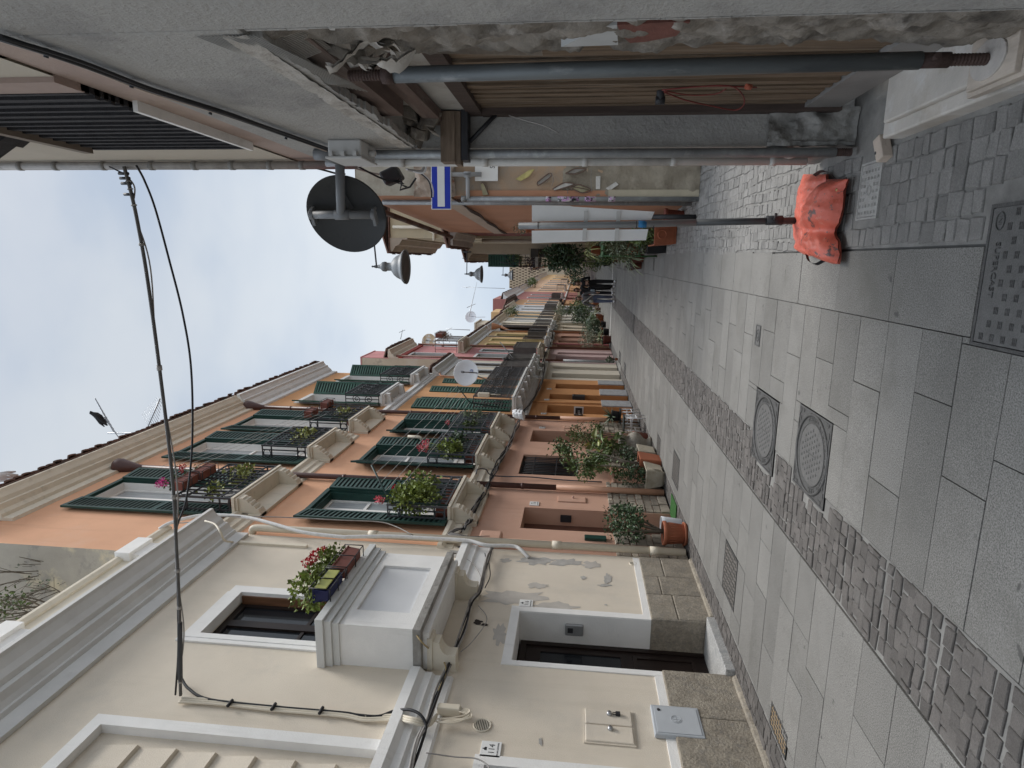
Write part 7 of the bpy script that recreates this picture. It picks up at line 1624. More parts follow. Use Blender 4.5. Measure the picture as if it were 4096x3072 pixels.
# satellite dishes
def dish(label, c, d, arm_to, rust=False, dia=.8, nrm=(.25, -.95, .2)):
    t = thing('satellite_dish', label, 'satellite dish', arm_to); n = V(nrm).normalized(); q = n.to_track_quat('Z', 'Y').to_matrix(); r = dia / 2
    w = MB(); w.lathe([(0, 0), (r * .4, .012 * dia), (r * .75, .05 * dia), (r, .1 * dia), (r * 1.02, .1 * dia), (r * .75, .035 * dia), (0, -.02)], c, 30, tilt=q); w.build('reflector', M('dish_rust', (.5, .36, .22), .6, .3, 4, stain=(.6, .58, .55), stain_lo=.5, stain_hi=.56, stain_scale=5) if rust else M('dish_grey', (.68, .70, .72), .45, .04, 3), t)
    w = MB(); e = V(c) + n * r * .9 + V((0, 0, -.0)); s = V(c) + q @ V((0, -r * .98, .05)); w.tube([s, e], .018, 6); w.obox(e, q @ V((.03, 0, 0)), q @ V((0, .03, 0)), n * .06); w.build('feed_arm', M('feed_grey', (.2, .2, .2), .5, .1), t)
    w = MB(); w.tube([V(c) - n * .03, V(c) - n * .2, V(arm_to)], .02, 8); w.build('mount', m_pvcg, t)
    if not rust:
        w = MB(); w.ring(V(c) + q @ V((.06, -.16, .035)), .045, .008, q @ V((1, 0, 0)), q @ V((0, 1, 0))); w.build('round_logo', M('logo_blue', (.03, .08, .35), .5, .1), t)
dish('large pale satellite dish with a small blue mark on the long ochre balcony', (-3.46, 18.5, 4.95), 0, (-3.7, 18.3, 4.0))
dish('rusty stained satellite dish on the roof before the pink house', (-4.1, 27.6, 10.0) if 0 else tuple(onx(429.5, 341.5, -4.3)), 0, tuple(onx(429.5, 341.5, -4.3) + V((-.3, .2, -.8))), True, .8)
dish('faint pale dish on the rooftop far away above the yellow ochre house', tuple(onx(471, 317, -6.5)), 0, tuple(onx(471, 317, -6.5) + V((0, .3, -1.6))), False, 1.3)
# antennas
m_alu = M('aluminium', (.35, .36, .37), .4, .1, 5, metal=.6)
def antenna(label, mast, booms, cat='antenna'):
    t = thing('rooftop_antenna', label, cat, mast[0]); w = MB(); w.tube(mast, .022, 8); w.build('mast', m_alu, t)
    for a, b, n, w0, w1, ax in booms:
        a, b = V(a), V(b); q = MB(); q.tube([a, b], .018, 6)
        for k in range(n): p = a.lerp(b, (k + .5) / n); L_ = w0 + (w1 - w0) * k / n; q.tube([p - V(ax) * L_, p + V(ax) * L_], .006, 4)
        q.build('boom', m_alu, t)
def d2r(x, y): return (x * .4521 / 4, (1300 + y * .4521) / 4)
ya_ = 14.6
m0 = ony(*d2r(1230, 935), ya_); m1 = ony(*d2r(955, 957), ya_); b1a = ony(*d2r(1008, 945), ya_); b1b = ony(*d2r(840, 650), ya_); b2a = ony(*d2r(1308, 900), ya_); b2b = ony(*d2r(1416, 652), ya_)
antenna('twin yagi antenna on the tiled roof with a pigeon perched on one boom', [(m0.x, ya_, 11.1), tuple(m1)], [(b1a, b1b, 11, .42, .12, V((.5, .4, .75)).normalized()), (b2a, b2b, 12, .5, .12, V((.5, .5, .7)).normalized())])
for lab, X, Y0, Y1, yy in (('thin far antenna mast with crossbar rising above the far roofs', 500, 316, 316, 60),): pass
for i, (p0, p1, x, lab) in enumerate((((462, 287), (505, 288.5), -4.6, 'thin tall mast above the red house'), ((469, 316), (477, 282), -6, 'slanting thin mast between the far roofs'), ((446, 329), (470, 330), -5, 'faint crossbar antenna above the yellow ochre house'), ((402.5, 330), (400.5, 339), -4.4, 'short mast on the pink house roof'))):
    a, b = onx(*p0, x), onx(*p1, x); t = thing('rooftop_antenna', lab, 'antenna', tuple(b)); w = MB(); w.tube([a, b], .004 * b.y ** .5, 5); c = a.lerp(b, .15); w.tube([c - V((.0, .02 * b.y, .0)), c + V((0, .02 * b.y, .0))], .003 * b.y ** .5, 4); w.build('mast', m_alu, t)
# birds
def bird(label, c, s, d, m, name='pigeon', cat='pigeon'):
    w = MB(); c = V(c); d = V(d).normalized(); q = d.to_track_quat('X', 'Z').to_matrix()
    P = [(-.20, -.02), (-.14, 0), (-.06, .02), (.02, .03), (.09, .06), (.12, .11), (.145, .13), (.17, .12), (.19, .112)]; rs = [.012, .03, .055, .065, .055, .034, .032, .018, .004]
    w.tube([c + q @ V((x * s, 0, z * s)) for x, z in P], [r * s for r in rs], 12)
    w.tube([c + q @ V((x * s, .05 * s, z * s)) for x, z in ((-.18, 0), (-.08, .03), (.04, .04))], [.01 * s, .025 * s, .02 * s], 8); w.tube([c + q @ V((x * s, -.05 * s, z * s)) for x, z in ((-.18, 0), (-.08, .03), (.04, .04))], [.01 * s, .025 * s, .02 * s], 8)
    for y in (-.02, .02): w.tube([c + q @ V((0, y * s, -.04 * s)), c + q @ V((.01 * s, y * s, -.11 * s))], .006 * s, 4)
    w.build(name, m, None, label, cat, loc=tuple(c))
pg = ony(*d2r(895, 825), ya_); bird('dark pigeon perched on the rooftop antenna boom', pg, 1.4, (.8, -.5, 0), M('pigeon_grey', (.02, .022, .026), .6, .2, 20))
bird('pale gull standing on the tiled roof edge at the picture border', onx(4, 477, -4.3), 1.4, (.2, -1, 0), M('gull_white', (.6, .6, .6), .6, .1), 'gull', 'gull')
# bushes behind the cream parapet
for i, (p, rad, lab, n) in enumerate(((onx(62, 568, -4.6), (.4, .8, .5), 'bare twiggy bush growing behind the cream parapet', 34), (onx(4, 605, -4.45), (.25, .4, .3), 'small green shrub behind the cream parapet at the picture edge', 12))):
    t = thing('parapet_bush', lab, 'bush', tuple(p)); w = MB(); r = random.Random(300 + i); b = p + V((-.2, .3, -.45))
    for k in range(n):
        e = p + V((r.uniform(-1, 1) * rad[0], r.uniform(-1.2, 1) * rad[1], r.uniform(-.6, 1.2) * rad[2])); m_ = b.lerp(e, .5) + rv3(r) * .12; w.tube(curve_pts([b + rv3(r) * .1, m_, e], 3), [.012, .011, .010, .008, .006, .004, .003], 5)
        for q in range(3): f = e + rv3(r) * .2; w.tube([m_.lerp(e, .3 + .2 * q), f], .0035, 4)
    w.build('branches', m_stem, t); w = MB(); crown(w, p, rad, 130 if i == 0 else 160, .06, .03, 310 + i, 6, .7); w.build('leaves', m_leafg if i == 0 else m_leaf, t)
# ---------------------------------------------------------------- cables
def dpx(x, y): return (x * .46293, y * .46293)
# overhead: from the cream facade to the grey house
W0 = onx(*dpx(390, 1502), -3.95); E0 = onx(*dpx(268, 360), .66)
c1 = [W0]
for k, (x, y) in enumerate(((389, 1440), (388, 1330), (382, 1200), (372, 1030), (345, 800), (318, 600), (297, 480), (284, 420), (275, 385))):
    u = (1502 - y) / (1502 - 372); yy = W0.y + (E0.y - W0.y) * ((-3.95 - 0) and u); c1.append(ony(*dpx(x, y), W0.y + (E0.y - W0.y) * u))
c1.append(E0)
t = thing('overhead_cable', 'thick grey cable bundle crossing the sky from the cream house to the grey house', 'overhead cable', tuple(W0)); w = MB(); P = curve_pts(c1, 8); w.tube(P, .014, 8); w.build('main_cable', M('dark_grey_cable', (.09, .085, .08), .6, .2, 8), t)
w = MB(); w.tube([p + V((0, .02, .025 * sin(i * .35))) for i, p in enumerate(P)], .006, 6); w.build('thin_wire', m_greycab, t)
w = MB(); w.tube(P[5:16], .022, 10); w.build('sleeve', M('sleeve_grey', (.05, .052, .055), .6, .1), t)
w = MB()
for i in (4, 17, 22, 30, 40, 52, 60, 66, 70): 
    if i + 1 < len(P): w.tube([P[i], P[i + 1].lerp(P[i], .6)], .021, 8)
w.build('tie', m_greycab, t)
w = MB()
for f in (.80, .86, .9, .93): p = P[int(f * len(P))]; w.tube([p + V((0, 0, .06)), p + V((0, 0, -.02))], .012, 6)
w.tube([P[-6] + V((0, 0, .02)), P[-1] + V((.0, 0, .12))], .006, 5); w.build('insulator', m_black, t)
c2 = [W0 + V((0, .0, .05))]
for (x, y) in ((385, 1400), (383, 1250), (380, 1150), (402, 1080), (415, 960), (413, 800), (395, 680), (365, 560), (335, 450), (312, 390)):
    u = (1502 - y) / (1502 - 362); c2.append(ony(*dpx(x, y), W0.y + (E0.y + .1 - W0.y) * u))
c2.append(onx(*dpx(295, 358), .66)); cable('overhead_cable', 'single black cable sagging across the sky below the thick bundle', c2, .0085, m_blackrub, 8, 'overhead cable')
cable('overhead_cable', 'short thin wires between the grey house corner and the sign', [ony(*dpx(640, 354), 4.75), ony(*dpx(690, 365), 4.9), ony(*dpx(728, 375), 5.2), ony(*dpx(745, 376), 5.5)], .008, m_blackrub, 6, 'overhead cable')
# cables down the cream facade
t = thing('facade_cables', 'black and pale cables running down and along the cream facade under its string course', 'cables', tuple(W0))
def zb(x, y, X): return onx((1300 + x * .6462) / 4, (2000 + y * .6462) / 4, X)
def za(x, y, X): return onx(x * .6462 / 4, (2000 + y * .6462) / 4, X)
P = [za(1120, 1100, -3.94), za(1170, 1170, -3.96), za(1300, 1235, -3.965), za(1700, 1280, -3.965), za(2114, 1315, -3.965), zb(200, 1330, -3.965), zb(330, 1338, -3.96), zb(430, 1305, -3.94), zb(520, 1298, -3.87), zb(590, 1330, -3.86), zb(625, 1400, -3.9), zb(600, 1500, -3.93), zb(550, 1640, -3.93), zb(480, 1800, -3.93)]
w = MB(); w.tube(curve_pts(P, 6), .013, 7); w.build('black_cable', m_blackrub, t)
for dz in (.0, .022, -.02):
    P = [za(1115, 1240, -3.97), za(1180, 1240, -3.97), za(1420, 1258, -3.97), za(1700, 1290, -3.97), za(2114, 1325, -3.97), zb(250, 1352, -3.97), zb(430, 1345, -3.95), zb(540, 1365, -3.88), zb(640, 1385, -3.92), zb(690, 1340, -3.94)]
    w = MB(); w.tube(curve_pts([p + V((.004 * dz * 50, dz, 0)) for p in P], 6), .012, 7); w.build('painted_cable', m_pvc, t)
w = MB()
for k in (1420, 1690, 1985): p = za(k, 1262 + (k - 1420) * .08, -3.95); w.tube([p + V((0, -.03, 0)), p + V((0, .05, 0))], .015, 6)
w.build('tie', m_blackrub, t)
run = [(-3.93, 2.6, 2.60)] + [zb(540, 1640, -3.93), zb(640, 1390, -3.93), zb(700, 1190, -3.93), zb(790, 1000, -3.93), zb(860, 800, -3.93), zb(905, 640, -3.93), zb(960, 560, -3.93), zb(1005, 370, -3.93), zb(1045, 290, -3.93)]
for k in range(6):
    r = random.Random(400 + k); w = MB(); P = curve_pts([V(p) + V((r.uniform(-.0, .03), r.uniform(-.03, .03), r.uniform(-.03, .03))) for p in run], 6)
    w.tube(P, (.011, .009, .007, .012, .006, .01)[k], 6); w.build('black_cable' if k % 2 == 0 else 'painted_cable', m_blackrub if k % 2 == 0 else m_greycab, t)
for pts, m, r in (([(950, 655), (1000, 720), (985, 780), (900, 890), (840, 940)], m_greycab, .005), ([(790, 358), (850, 352), (920, 400), (965, 480), (950, 560)], m_greycab, .005), ([(590, 760), (555, 725), (530, 750), (545, 800), (600, 880), (680, 950), (740, 1010), (745, 1080), (700, 1180)], M('yellow_cable', (.36, .27, .13), .6, .1), .008), ([(625, 1565), (800, 1590), (930, 1600), (1005, 1640), (1020, 1680)], m_greycab, .006), ([(990, 330), (1000, 400), (960, 520), (930, 545)], m_blackrub, .008), ([(1015, 390), (1022, 470), (990, 545)], m_blackrub, .007)):
    w = MB(); w.tube(curve_pts([zb(*p, -3.95 if p[0] > 780 else -3.6 if p[0] < 650 and p[1] < 1000 and p[1] > 700 else -3.9) for p in pts], 5), r, 5); w.build('loose_cable', m, t)
w = MB(); p = zb(765, 1297, -3.95); w.box(-4.0, -3.91, p.y - .035, p.y + .035, p.z - .11, p.z + .1); w.build('splice_box', m_pvc, t, bevel=.012)
for k in range(5):
    r = random.Random(430 + k); w = MB(); w.tube(curve_pts([zb(690 + r.uniform(-20, 20), 1370 + r.uniform(-20, 20), -3.94), zb(780, 1350 + k * 8, -3.93), zb(880 + r.uniform(-10, 20), 1340 + r.uniform(-20, 20), -3.92), zb(895, 1300 + k * 8, -3.93), zb(830, 1285 + k * 6, -3.93)], 5), .006, 5); w.build('loose_cable', m_pvc, t)
t = thing('facade_cables', 'tangled black and grey cables sagging along the string course of the orange and ochre houses', 'cables', (-3.95, 9, 3))
def zs_(x, y, X): return onx((1500 + x * .3165) / 4, (1700 + y * .3165) / 4, X)
run = [zs_(1120, 1340, -3.96), zs_(1200, 1220, -3.96), zs_(1290, 1020, -3.96), zs_(1420, 790, -3.96), zs_(1510, 590, -3.96), zs_(1600, 410, -3.96), zs_(1720, 200, -3.96), zs_(1790, 30, -3.96), (-3.96, 15.6, 2.93), (-3.96, 18, 2.75), (-3.96, 21, 2.72), (-3.96, 25, 2.9), (-3.96, 29, 2.85), (-3.96, 36, 2.9), (-3.96, 44, 2.9)]
for k in range(8):
    r = random.Random(450 + k); w = MB(); P = curve_pts([V(p) + V((r.uniform(-.01, .04), r.uniform(-.05, .05), r.uniform(-.045, .045))) for p in run], 7)
    P = [p + V((0, 0, .015 * sin(i * .9 + k))) for i, p in enumerate(P)]; w.tube(P, (.013, .010, .008, .009)[k % 4], 5); w.build('black_cable' if k % 3 else 'grey_cable', m_blackrub if k % 3 else m_greycab, t)
for k in range(6):
    r = random.Random(470 + k); w = MB(); a = zs_(1130, 1300, -3.95); w.tube(curve_pts([a, zs_(1020 - k * 15, 1310 + k * 12, -3.92), zs_(920 + k * 10, 1380 - k * 4, -3.92), zs_(1080 + k * 12, 1400, -3.9), zs_(1260, 1410, -3.92), zs_(1400 + k * 10, 1405, -3.92)], 6), .007, 5); w.build('loose_cable', m_blackrub if k % 2 else m_greycab, t)
w = MB(); w.tube(curve_pts([zs_(1275, 620, -3.75), zs_(1300, 560, -3.75), zs_(1400, 560, -3.8), zs_(1500, 640, -3.95), onx(530, 477, -4.0), onx(563, 480, -4.02), onx(602, 482, -4.02)], 6), .012, 6); w.build('drop_cable', m_rail, t)
t = thing('taped_cable', 'thick white taped cable bundle drooping from the cream parapet down beside the downpipe', 'cables', (-3.9, 8, 7))
P = [za(985, 180, -3.95), za(1060, 140, -3.9), za(1230, 98, -3.86), za(1400, 95, -3.85), za(1550, 112, -3.85), za(1700, 150, -3.85), za(1880, 200, -3.86), za(2114, 228, -3.87), zb(160, 228, -3.87), zb(400, 225, -3.87), zb(560, 232, -3.87), zb(700, 240, -3.87), zb(890, 252, -3.87), zb(1000, 280, -3.88), zb(1160, 285, -3.9), zb(1215, 310, -3.92), zb(1262, 358, -3.99)]
w = MB(); w.tube(curve_pts(P, 6), .026, 9); w.build('bundle', M('white_tape', (.66, .65, .63), .6, .08, 14, .4, 60), t)
w = MB(); w.tube(curve_pts([za(1060, 145, -3.88), za(1200, 135, -3.86), za(1330, 105, -3.84), za(1700, 105, -3.84), za(2114, 125, -3.84), zb(330, 135, -3.84), zb(440, 165, -3.85), zb(545, 218, -3.86)], 6), .008, 6); w.build('thin_wire', m_greycab, t)
w = MB(); w.tube(curve_pts([za(1270, 130, -3.6), za(1330, 150, -3.58), za(1365, 200, -3.62), za(1390, 250, -3.8), za(1450, 262, -3.98)], 6), .014, 6); w.build('loop', m_pvc, t)
w = MB(); a, b = za(1440, 262, -3.99), za(1900, 290, -3.99); w.box(-4.0, -3.965, a.y - .03, a.y + .03, b.z, a.z); w.build('cable_trunking', m_pvc, t)

# ---------------------------------------------------------------- small things on the farther balconies
t = thing('hanging_shrub', 'small airy shrub growing on a far roof edge beside the rusty dish', 'shrub', tuple(onx(499, 331, -4.7))); w = MB(); c = onx(499, 331, -4.7); crown(w, c, (.6, 1.6, .8), 260, .16, .07, 401, 9, .75); w.tube([c + V((0, .4, -1.2)), c], .03, 5); w.build('foliage', m_leafg, t)
for k, (a, b) in enumerate(((27.0, 27.5), (27.6, 28.05))): box_planter(('nearer' if k == 0 else 'farther') + ' red brown box on the upper balcony of the pink house', -3.5, -3.3, a, b, 7.6, 7.9, m_terra2, True)
t = thing('hanging_shrub', 'dry trailing plant on the upper balcony of the pink house', 'potted plant', (-3.5, 26.9, 7.4)); w = MB(); crown(w, (-3.5, 27.1, 7.5), (.25, .6, .4), 200, .07, .03, 402, 8, .8); w.build('foliage', M('dry_leaf', (.16, .12, .075), .8, .2, 5, island=.4), t)
strut('tall dark clothes pole nearest on the yellow house balcony', [(-3.6, 29.0, 3.2), (-3.6, 29.0, 5.9)], m_black, .025); strut('dark clothes pole farther along the yellow house balcony', [(-3.6, 31.8, 3.2), (-3.6, 31.8, 5.3)], m_black, .025)
t = thing('iron_bracket', 'curled wrought iron bracket rising beside the black balcony of the pink house', 'bracket', (-3.6, 25.2, 4.2)); w = MB(); a, b = onx(500, 342, -3.6), onx(514, 359, -3.6); w.tube([a, b], .02, 5)
P = [b + V((0, .22 * cos(q * .45) * (1 - q / 22), .22 * sin(q * .45) * (1 - q / 22) + .25)) for q in range(20)]; w.tube(P, .018, 5); w.build('scroll', m_black, t)
t = thing('flood_light', 'cream flood lamp fixed to the near end of the long ochre balcony', 'lamp', (-3.66, 16.3, 4.4)); c = onx(*((1800 + 300 * .4521) / 4, (1300 + 618 * .4521) / 4), -3.62); w = MB(); w.obox(c, V((.06, 0, 0)), V((0, .07, 0)), V((0, 0, .16))); w.build('housing', m_pvc, t, bevel=.02); w = MB(); w.tube([c + V((0, .05, -.12)), c + V((0, .1, -.45))], .02, 6); w.build('stem', m_pvc, t)
t = thing('plastic_bag', 'crumpled white plastic bundle hanging under the near end of the long ochre balcony', 'bag', (-3.8, 15.9, 3.1)); c = onx(*((1800 + 620 * .4521) / 4, (1300 + 792 * .4521) / 4), -3.82); w = MB()
for k in range(3): pillow(w, c + V((.0, .05 * k - .05, .08 * k - .08)), (.1, 0, .03), (0, .16, 0), .12, 3.3 * k + 1, 12)
w.build('bundle', M('white_film', (.7, .71, .72), .4, .05, 6), t)
t = thing('orange_pipe', 'thin orange pipe bending along the ochre house below its eaves balcony', 'pipe', (-3.98, 20.5, 6.3)); w = MB(); w.tube(curve_pts([onx(*((900 + x * .4521) / 4, (1300 + y * .4521) / 4), -3.98) for x, y in ((1850, 420), (1900, 420), (1905, 445), (1960, 455), (2040, 460))], 4), .03, 6); w.build('tube', M('orange_pipe', '#000'), t)
# ---------------------------------------------------------------- people
m_skin = M('skin', (.42, .25, .18), .55, .06, 8)
def person(label, loc, H, joints, mats, hair, hair_shape, extras=None, yaw=0.):
    """joints: name -> (x, y, z, radius, parent, material key) in units of the standing height; one skinned body surface"""
    x0, y0 = loc; t = thing('person', label, 'person', (x0, y0, 0))
    names = list(joints); idx = {n: i for i, n in enumerate(names)}
    cy_, sy_ = cos(yaw), sin(yaw)
    def wp(p): return V((x0 + (p[0] * cy_ - p[1] * sy_) * H, y0 + (p[0] * sy_ + p[1] * cy_) * H, p[2] * H))
    me = bpy.data.meshes.new('sk'); me.from_pydata([tuple(wp(joints[n])) for n in names], [(idx[n], idx[joints[n][4]]) for n in names if joints[n][4]], [])
    o = bpy.data.objects.new('sk', me); COL.objects.link(o); sk = o.modifiers.new('s', 'SKIN')
    sl_ = me.skin_vertices[0].data if me.skin_vertices else None
    if sl_ is None:
        me.attributes.new
    for n in names: sl_[idx[n]].radius = (joints[n][3] * H, joints[n][3] * H * joints[n][6] if len(joints[n]) > 6 else joints[n][3] * H)
    sl_[idx['pelvis']].use_root = True
    ss = o.modifiers.new('u', 'SUBSURF'); ss.levels = 2; ss.render_levels = 2
    bpy.context.view_layer.update(); dg = bpy.context.evaluated_depsgraph_get(); em = bpy.data.meshes.new_from_object(o.evaluated_get(dg)); bpy.data.objects.remove(o)
    keys = list(mats); w = MB(); w.v = [tuple(v.co) for v in em.vertices]
    segs = [(wp(joints[n]), wp(joints[joints[n][4]]), joints[n][5]) for n in names if joints[n][4]]
    for p in em.polygons:
        c = sum((em.vertices[i].co for i in p.vertices), V()) / len(p.vertices); best = min(segs, key=lambda s: (c - s[0] - (s[1] - s[0]) * max(0, min(1, (c - s[0]).dot(s[1] - s[0]) / max(1e-9, (s[1] - s[0]).length_squared)))).length)
        w.f.append(tuple(p.vertices)); w.s.append(True); w.mi.append(keys.index(best[2]))
    w.m = keys.index('skin')
    # head with face
    hc = wp(joints['head']); fw = V((sy_, -cy_, 0)); k = len(w.v)
    for i in range(13):
        for j in range(16):
            th = pi * i / 12; a = 2 * pi * j / 16; r = sin(th); px, py, pz = r * cos(a) * .042, r * sin(a) * .052, cos(th) * .066
            if pz < 0: px *= 1 + pz * 4.0; py *= 1 + pz * 2.0
            if sin(a) < -.9 and -.018 < pz < .012: py -= .009
            w.v.append(tuple(hc + (V((cy_, sy_, 0)) * px - fw * py + V((0, 0, pz))) * H))
    for i in range(12):
        for j in range(16):
            a = k + i * 16 + j; b = k + i * 16 + (j + 1) % 16; w.f.append((a, a + 16, b + 16, b)); w.s.append(True); w.mi.append(w.m)
    for s in (-1, 1): w.lathe([(0, .006), (.008, .004), (.01, -.004)], hc + (V((cy_, sy_, 0)) * .043 * s) * H, 8, axis='x')
    # hands: palm grows from the skin, five bent fingers each
    for side in ('l', 'r'):
        hw = wp(joints['hand_' + side]); d = (hw - wp(joints['wrist_' + side])).normalized(); sd = d.orthogonal().normalized()
        for q in range(4):
            b = hw + sd * (q - 1.5) * .0065 * H; w.tube([b - d * .005 * H, b + d * .02 * H, b + d * (.034 + .004 * (q in (1, 2))) * H + fw * .012 * H], [.0052 * H, .0048 * H, .0035 * H], 6)
        w.tube([hw - d * .02 * H + sd * .01 * H, hw + sd * .022 * H, hw + d * .015 * H + sd * .026 * H], [.006 * H, .0055 * H, .004 * H], 6)
    b_ = w.build('body', [mats[k_] for k_ in keys], t)
    f = MB()
    for s in (-1, 1): f.obox(hc + (V((cy_, sy_, 0)) * .016 * s + fw * .05 + V((0, 0, .004))) * H, V((cy_, sy_, 0)) * .007 * H, fw * .003 * H, V((0, 0, .003 * H)))
    f.obox(hc + (fw * .047 + V((0, 0, -.032))) * H, V((cy_, sy_, 0)) * .012 * H, fw * .003 * H, V((0, 0, .002 * H))); f.build('face_features', M('dark_features', (.07, .03, .025), .5, .1), t)
    h = MB()
    for i in range(9):
        pass
    hair_shape(h, hc, H, fw, V((cy_, sy_, 0))); h.build('hair', hair, t)
    for s in ('l', 'r'):
        a = wp(joints['ankle_' + s]); q = MB(); e = a + fw * .075 * H; q.tube([a - fw * .03 * H + V((0, 0, -.018 * H)), a + V((0, 0, -.012 * H)), a + fw * .045 * H + V((0, 0, -.021 * H)), e + V((0, 0, -.026 * H))], [.024 * H, .028 * H, .024 * H, .012 * H], 10); q.build('shoe', mats.get('shoe_', m_wpaint), t)
    if extras: extras(t, wp, H, fw)
    return t
def hair_long(h, c, H, fw, sd):
    k = len(h.v)
    for i in range(12):
        for j in range(20):
            th = pi * .98 * i / 11; a = 2 * pi * j / 20; d = sd * cos(a) * sin(th) * .052 - fw * sin(a) * sin(th) * .06 + V((0, 0, cos(th) * .074)); 
            if sin(a) < -.55 and th > 1.05: d = d * .72
            elif th > 1.5: d = d * (1 + .12 * sin(j * 3)) + V((0, 0, -.03))
            h.v.append(tuple(c + (d + V((0, 0, .008))) * H))
    for i in range(11):
        for j in range(20): a = k + i * 20 + j; b = k + i * 20 + (j + 1) % 20; h.f.append((a, a + 20, b + 20, b)); h.s.append(True); h.mi.append(0)
def J(over=None):
    j = dict(pelvis=(0, 0, .53, .075, None, 'legs', .8), belly=(0, 0, .60, .07, 'pelvis', 'top', .75), chest=(0, 0, .72, .085, 'belly', 'top', .72), neckb=(0, 0, .81, .05, 'chest', 'top'), neck=(0, -.004, .845, .03, 'neckb', 'skin'), head=(0, -.01, .92, .036, 'neck', 'skin'),
             sh_l=(-.105, 0, .795, .042, 'neckb', 'top'), el_l=(-.135, .01, .63, .033, 'sh_l', 'top'), wrist_l=(-.14, -.03, .49, .022, 'el_l', 'top'), hand_l=(-.142, -.045, .445, .019, 'wrist_l', 'skin'),
             sh_r=(.105, 0, .795, .042, 'neckb', 'top'), el_r=(.135, .01, .63, .033, 'sh_r', 'top'), wrist_r=(.14, -.03, .49, .022, 'el_r', 'top'), hand_r=(.142, -.045, .445, .019, 'wrist_r', 'skin'),
             hip_l=(-.052, 0, .5, .06, 'pelvis', 'legs'), knee_l=(-.055, -.06, .285, .042, 'hip_l', 'legs'), ankle_l=(-.05, -.08, .05, .03, 'knee_l', 'legs'),
             hip_r=(.052, 0, .5, .06, 'pelvis', 'legs'), knee_r=(.05, -.02, .285, .042, 'hip_r', 'legs'), ankle_r=(.045, .09, .06, .03, 'knee_r', 'legs'))
    j.update(over or {}); return j
m_blk = M('black_cloth', (.018, .018, .02), .9, .2, 8); m_grj = M('grey_jacket', (.14, .135, .14), .8, .25, 10); m_jean = M('blue_jeans', (.11, .13, .20), .9, .15, 10); m_hair = M('dark_hair', (.035, .022, .017), .6, .3, 20, stretch=(1, 1, .3))
m_bagw = M('cream_bag', (.45, .43, .38), .8, .1, 6); m_lblue = M('pale_blue', (.42, .50, .55), .8, .1, 6)
def ex_bag(t, wp, H, fw):
    q = MB(); q.tube([wp((-.09, -.075, .80)), wp((-.02, -.085, .70)), wp((.07, -.075, .60)), wp((.10, -.06, .52))][::1], .012 * H, 8); q.build('bag_strap', m_bagw, t)
    q = MB(); q.lathe([(0, -.09), (.05, -.08), (.065, -.02), (.06, .04), (.035, .085), (0, .09)], wp((-.06, -.10, .60)), 14, sx=1, sy=.6); q.build('shoulder_bag', m_bagw, t)
person('person in grey quilted jacket and blue jeans carrying a cream shoulder bag', (-1.62, 27.0), 1.70,
       J(dict(el_l=(-.165, .02, .63, .036, 'sh_l', 'top'), wrist_l=(-.19, -.03, .48, .024, 'el_l', 'top'), hand_l=(-.195, -.045, .435, .019, 'wrist_l', 'skin'), el_r=(.15, .02, .63, .036, 'sh_r', 'top'), wrist_r=(.155, -.03, .47, .024, 'el_r', 'top'), hand_r=(.158, -.045, .425, .019, 'wrist_r', 'skin'), chest=(0, 0, .72, .10, 'belly', 'top', .75), belly=(0, 0, .6, .09, 'pelvis', 'top', .8))),
       dict(skin=m_skin, top=m_grj, legs=m_jean), m_hair, hair_long, ex_bag)
def ex_black(t, wp, H, fw):
    q = MB(); q.obox(wp((-.01, -.10, .64)), V((.05 * H, 0, 0)), V((0, .02 * H, 0)), V((0, 0, .035 * H))); q.build('held_pouch', m_blk, t, bevel=.01)
person('tall person dressed all in black with dark hair and hands together at the waist', (-.98, 27.1), 1.78,
       J(dict(el_l=(-.15, .03, .62, .036, 'sh_l', 'top'), wrist_l=(-.06, -.09, .63, .023, 'el_l', 'top'), hand_l=(-.02, -.11, .65, .018, 'wrist_l', 'skin'), el_r=(.15, .03, .62, .036, 'sh_r', 'top'), wrist_r=(.06, -.09, .66, .023, 'el_r', 'top'), hand_r=(.02, -.11, .68, .018, 'wrist_r', 'skin'), chest=(0, 0, .72, .10, 'belly', 'top', .75), belly=(0, 0, .6, .085, 'pelvis', 'top', .8),
              knee_l=(-.06, -.02, .285, .048, 'hip_l', 'legs'), ankle_l=(-.06, .08, .055, .04, 'knee_l', 'legs'), knee_r=(.055, -.05, .285, .048, 'hip_r', 'legs'), ankle_r=(.06, -.06, .045, .04, 'knee_r', 'legs'))),
       dict(skin=m_skin, top=m_blk, legs=m_blk), m_hair, hair_long, ex_black)
def ex_blue(t, wp, H, fw):
    q = MB(); q.obox(wp((-.03, -.1, .52)), V((.06 * H, 0, 0)), V((0, .02 * H, 0)), V((0, 0, .05 * H))); q.build('pale_blue_bag', m_lblue, t, bevel=.02)
person('dark haired person holding a pale blue bag between the two front walkers', (-1.32, 28.2), 1.80, J(), dict(skin=m_skin, top=m_blk, legs=m_blk), m_hair, hair_long, ex_blue)
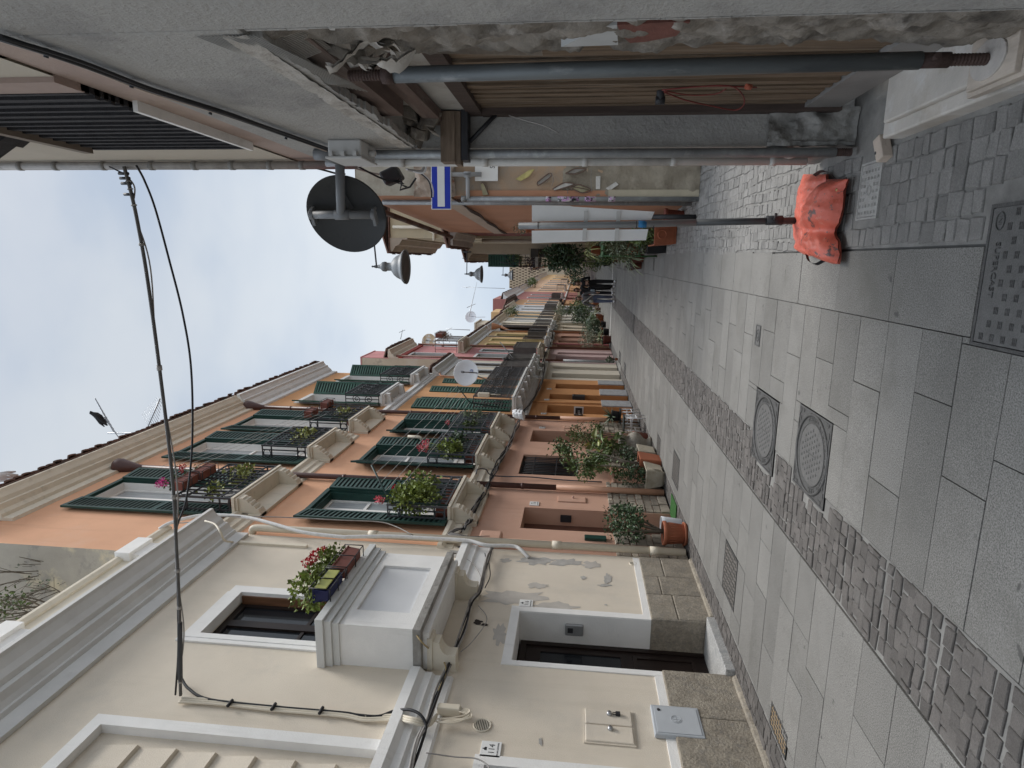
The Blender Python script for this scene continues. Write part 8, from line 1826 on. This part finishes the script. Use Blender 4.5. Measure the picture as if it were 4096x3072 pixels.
# ---------------------------------------------------------------- daylight: bright overcast with thin cloud
SUN_EL, SUN_AZ = 64, 46               # elevation, and azimuth measured from +y towards +x
sd = V((sin(R(SUN_AZ)) * cos(R(SUN_EL)), cos(R(SUN_AZ)) * cos(R(SUN_EL)), sin(R(SUN_EL))))
sun = bpy.data.lights.new('sun', 'SUN'); sun.energy = 1.5; sun.angle = R(20); sun.color = (1, .965, .92)
so = bpy.data.objects.new('sun', sun); COL.objects.link(so); so.rotation_euler = (-sd).to_track_quat('-Z', 'Y').to_euler(); so.location = (0, 0, 40)
wd = bpy.data.worlds.new('World'); S.world = wd; wd.use_nodes = True
nt = wd.node_tree; N = nt.nodes; L = nt.links; bg = N['Background']
sky = N.new('ShaderNodeTexSky'); sky.sky_type = 'NISHITA'; sky.sun_disc = False; sky.sun_elevation = R(SUN_EL); sky.sun_rotation = R(SUN_AZ); sky.dust_density = 2.5; sky.altitude = 50
tc = N.new('ShaderNodeTexCoord'); mp = N.new('ShaderNodeMapping'); mp.inputs['Scale'].default_value = (1, .55, 2.2); L.new(tc.outputs['Generated'], mp.inputs['Vector'])
def nz(sc, det, loc):
    m2 = N.new('ShaderNodeMapping'); m2.inputs['Location'].default_value = loc; L.new(mp.outputs['Vector'], m2.inputs['Vector'])
    n = N.new('ShaderNodeTexNoise'); n.inputs['Scale'].default_value = sc; n.inputs['Detail'].default_value = det; n.inputs['Roughness'].default_value = .5; L.new(m2.outputs['Vector'], n.inputs['Vector']); return n.outputs['Fac']
def rg(f, a, b, c=0., d=1.):
    r = N.new('ShaderNodeMapRange'); r.interpolation_type = 'SMOOTHSTEP'; r.inputs['From Min'].default_value = a; r.inputs['From Max'].default_value = b; r.inputs['To Min'].default_value = c; r.inputs['To Max'].default_value = d; L.new(f, r.inputs['Value']); return r.outputs['Result']
def mx(f, a, b):
    x = N.new('ShaderNodeMix'); x.data_type = 'RGBA'
    for k, s in ((0, f), (6, a), (7, b)):
        if hasattr(s, 'is_linked'): L.new(s, x.inputs[k])
        else: x.inputs[k].default_value = s if k == 0 else (*s, 1)
    return x.outputs[2]
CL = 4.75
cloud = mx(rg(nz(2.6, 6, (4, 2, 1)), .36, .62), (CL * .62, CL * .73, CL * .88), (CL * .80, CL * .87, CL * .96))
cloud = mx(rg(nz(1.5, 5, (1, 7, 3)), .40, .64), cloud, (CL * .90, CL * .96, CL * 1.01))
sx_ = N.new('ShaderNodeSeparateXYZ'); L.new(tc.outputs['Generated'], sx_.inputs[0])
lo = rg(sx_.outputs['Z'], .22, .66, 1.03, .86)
hm = N.new('ShaderNodeMath'); hm.operation = 'MULTIPLY'; L.new(lo, hm.inputs[0]); L.new(rg(sx_.outputs['Z'], .74, 1.0, 1.0, 5.0), hm.inputs[1]); hi = hm.outputs[0]          # overcast is brightest overhead; boosted there, out of view, to light the street
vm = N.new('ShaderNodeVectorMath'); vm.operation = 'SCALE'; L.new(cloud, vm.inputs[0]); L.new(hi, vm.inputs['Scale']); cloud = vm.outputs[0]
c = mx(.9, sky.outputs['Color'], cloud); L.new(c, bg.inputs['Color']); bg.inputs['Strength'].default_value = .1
S.view_settings.view_transform = 'Standard'; S.view_settings.look = 'None'; S.view_settings.exposure = .88; S.view_settings.gamma = 1
S.cycles.max_bounces = 6; S.cycles.diffuse_bounces = 4; S.cycles.use_adaptive_sampling = True
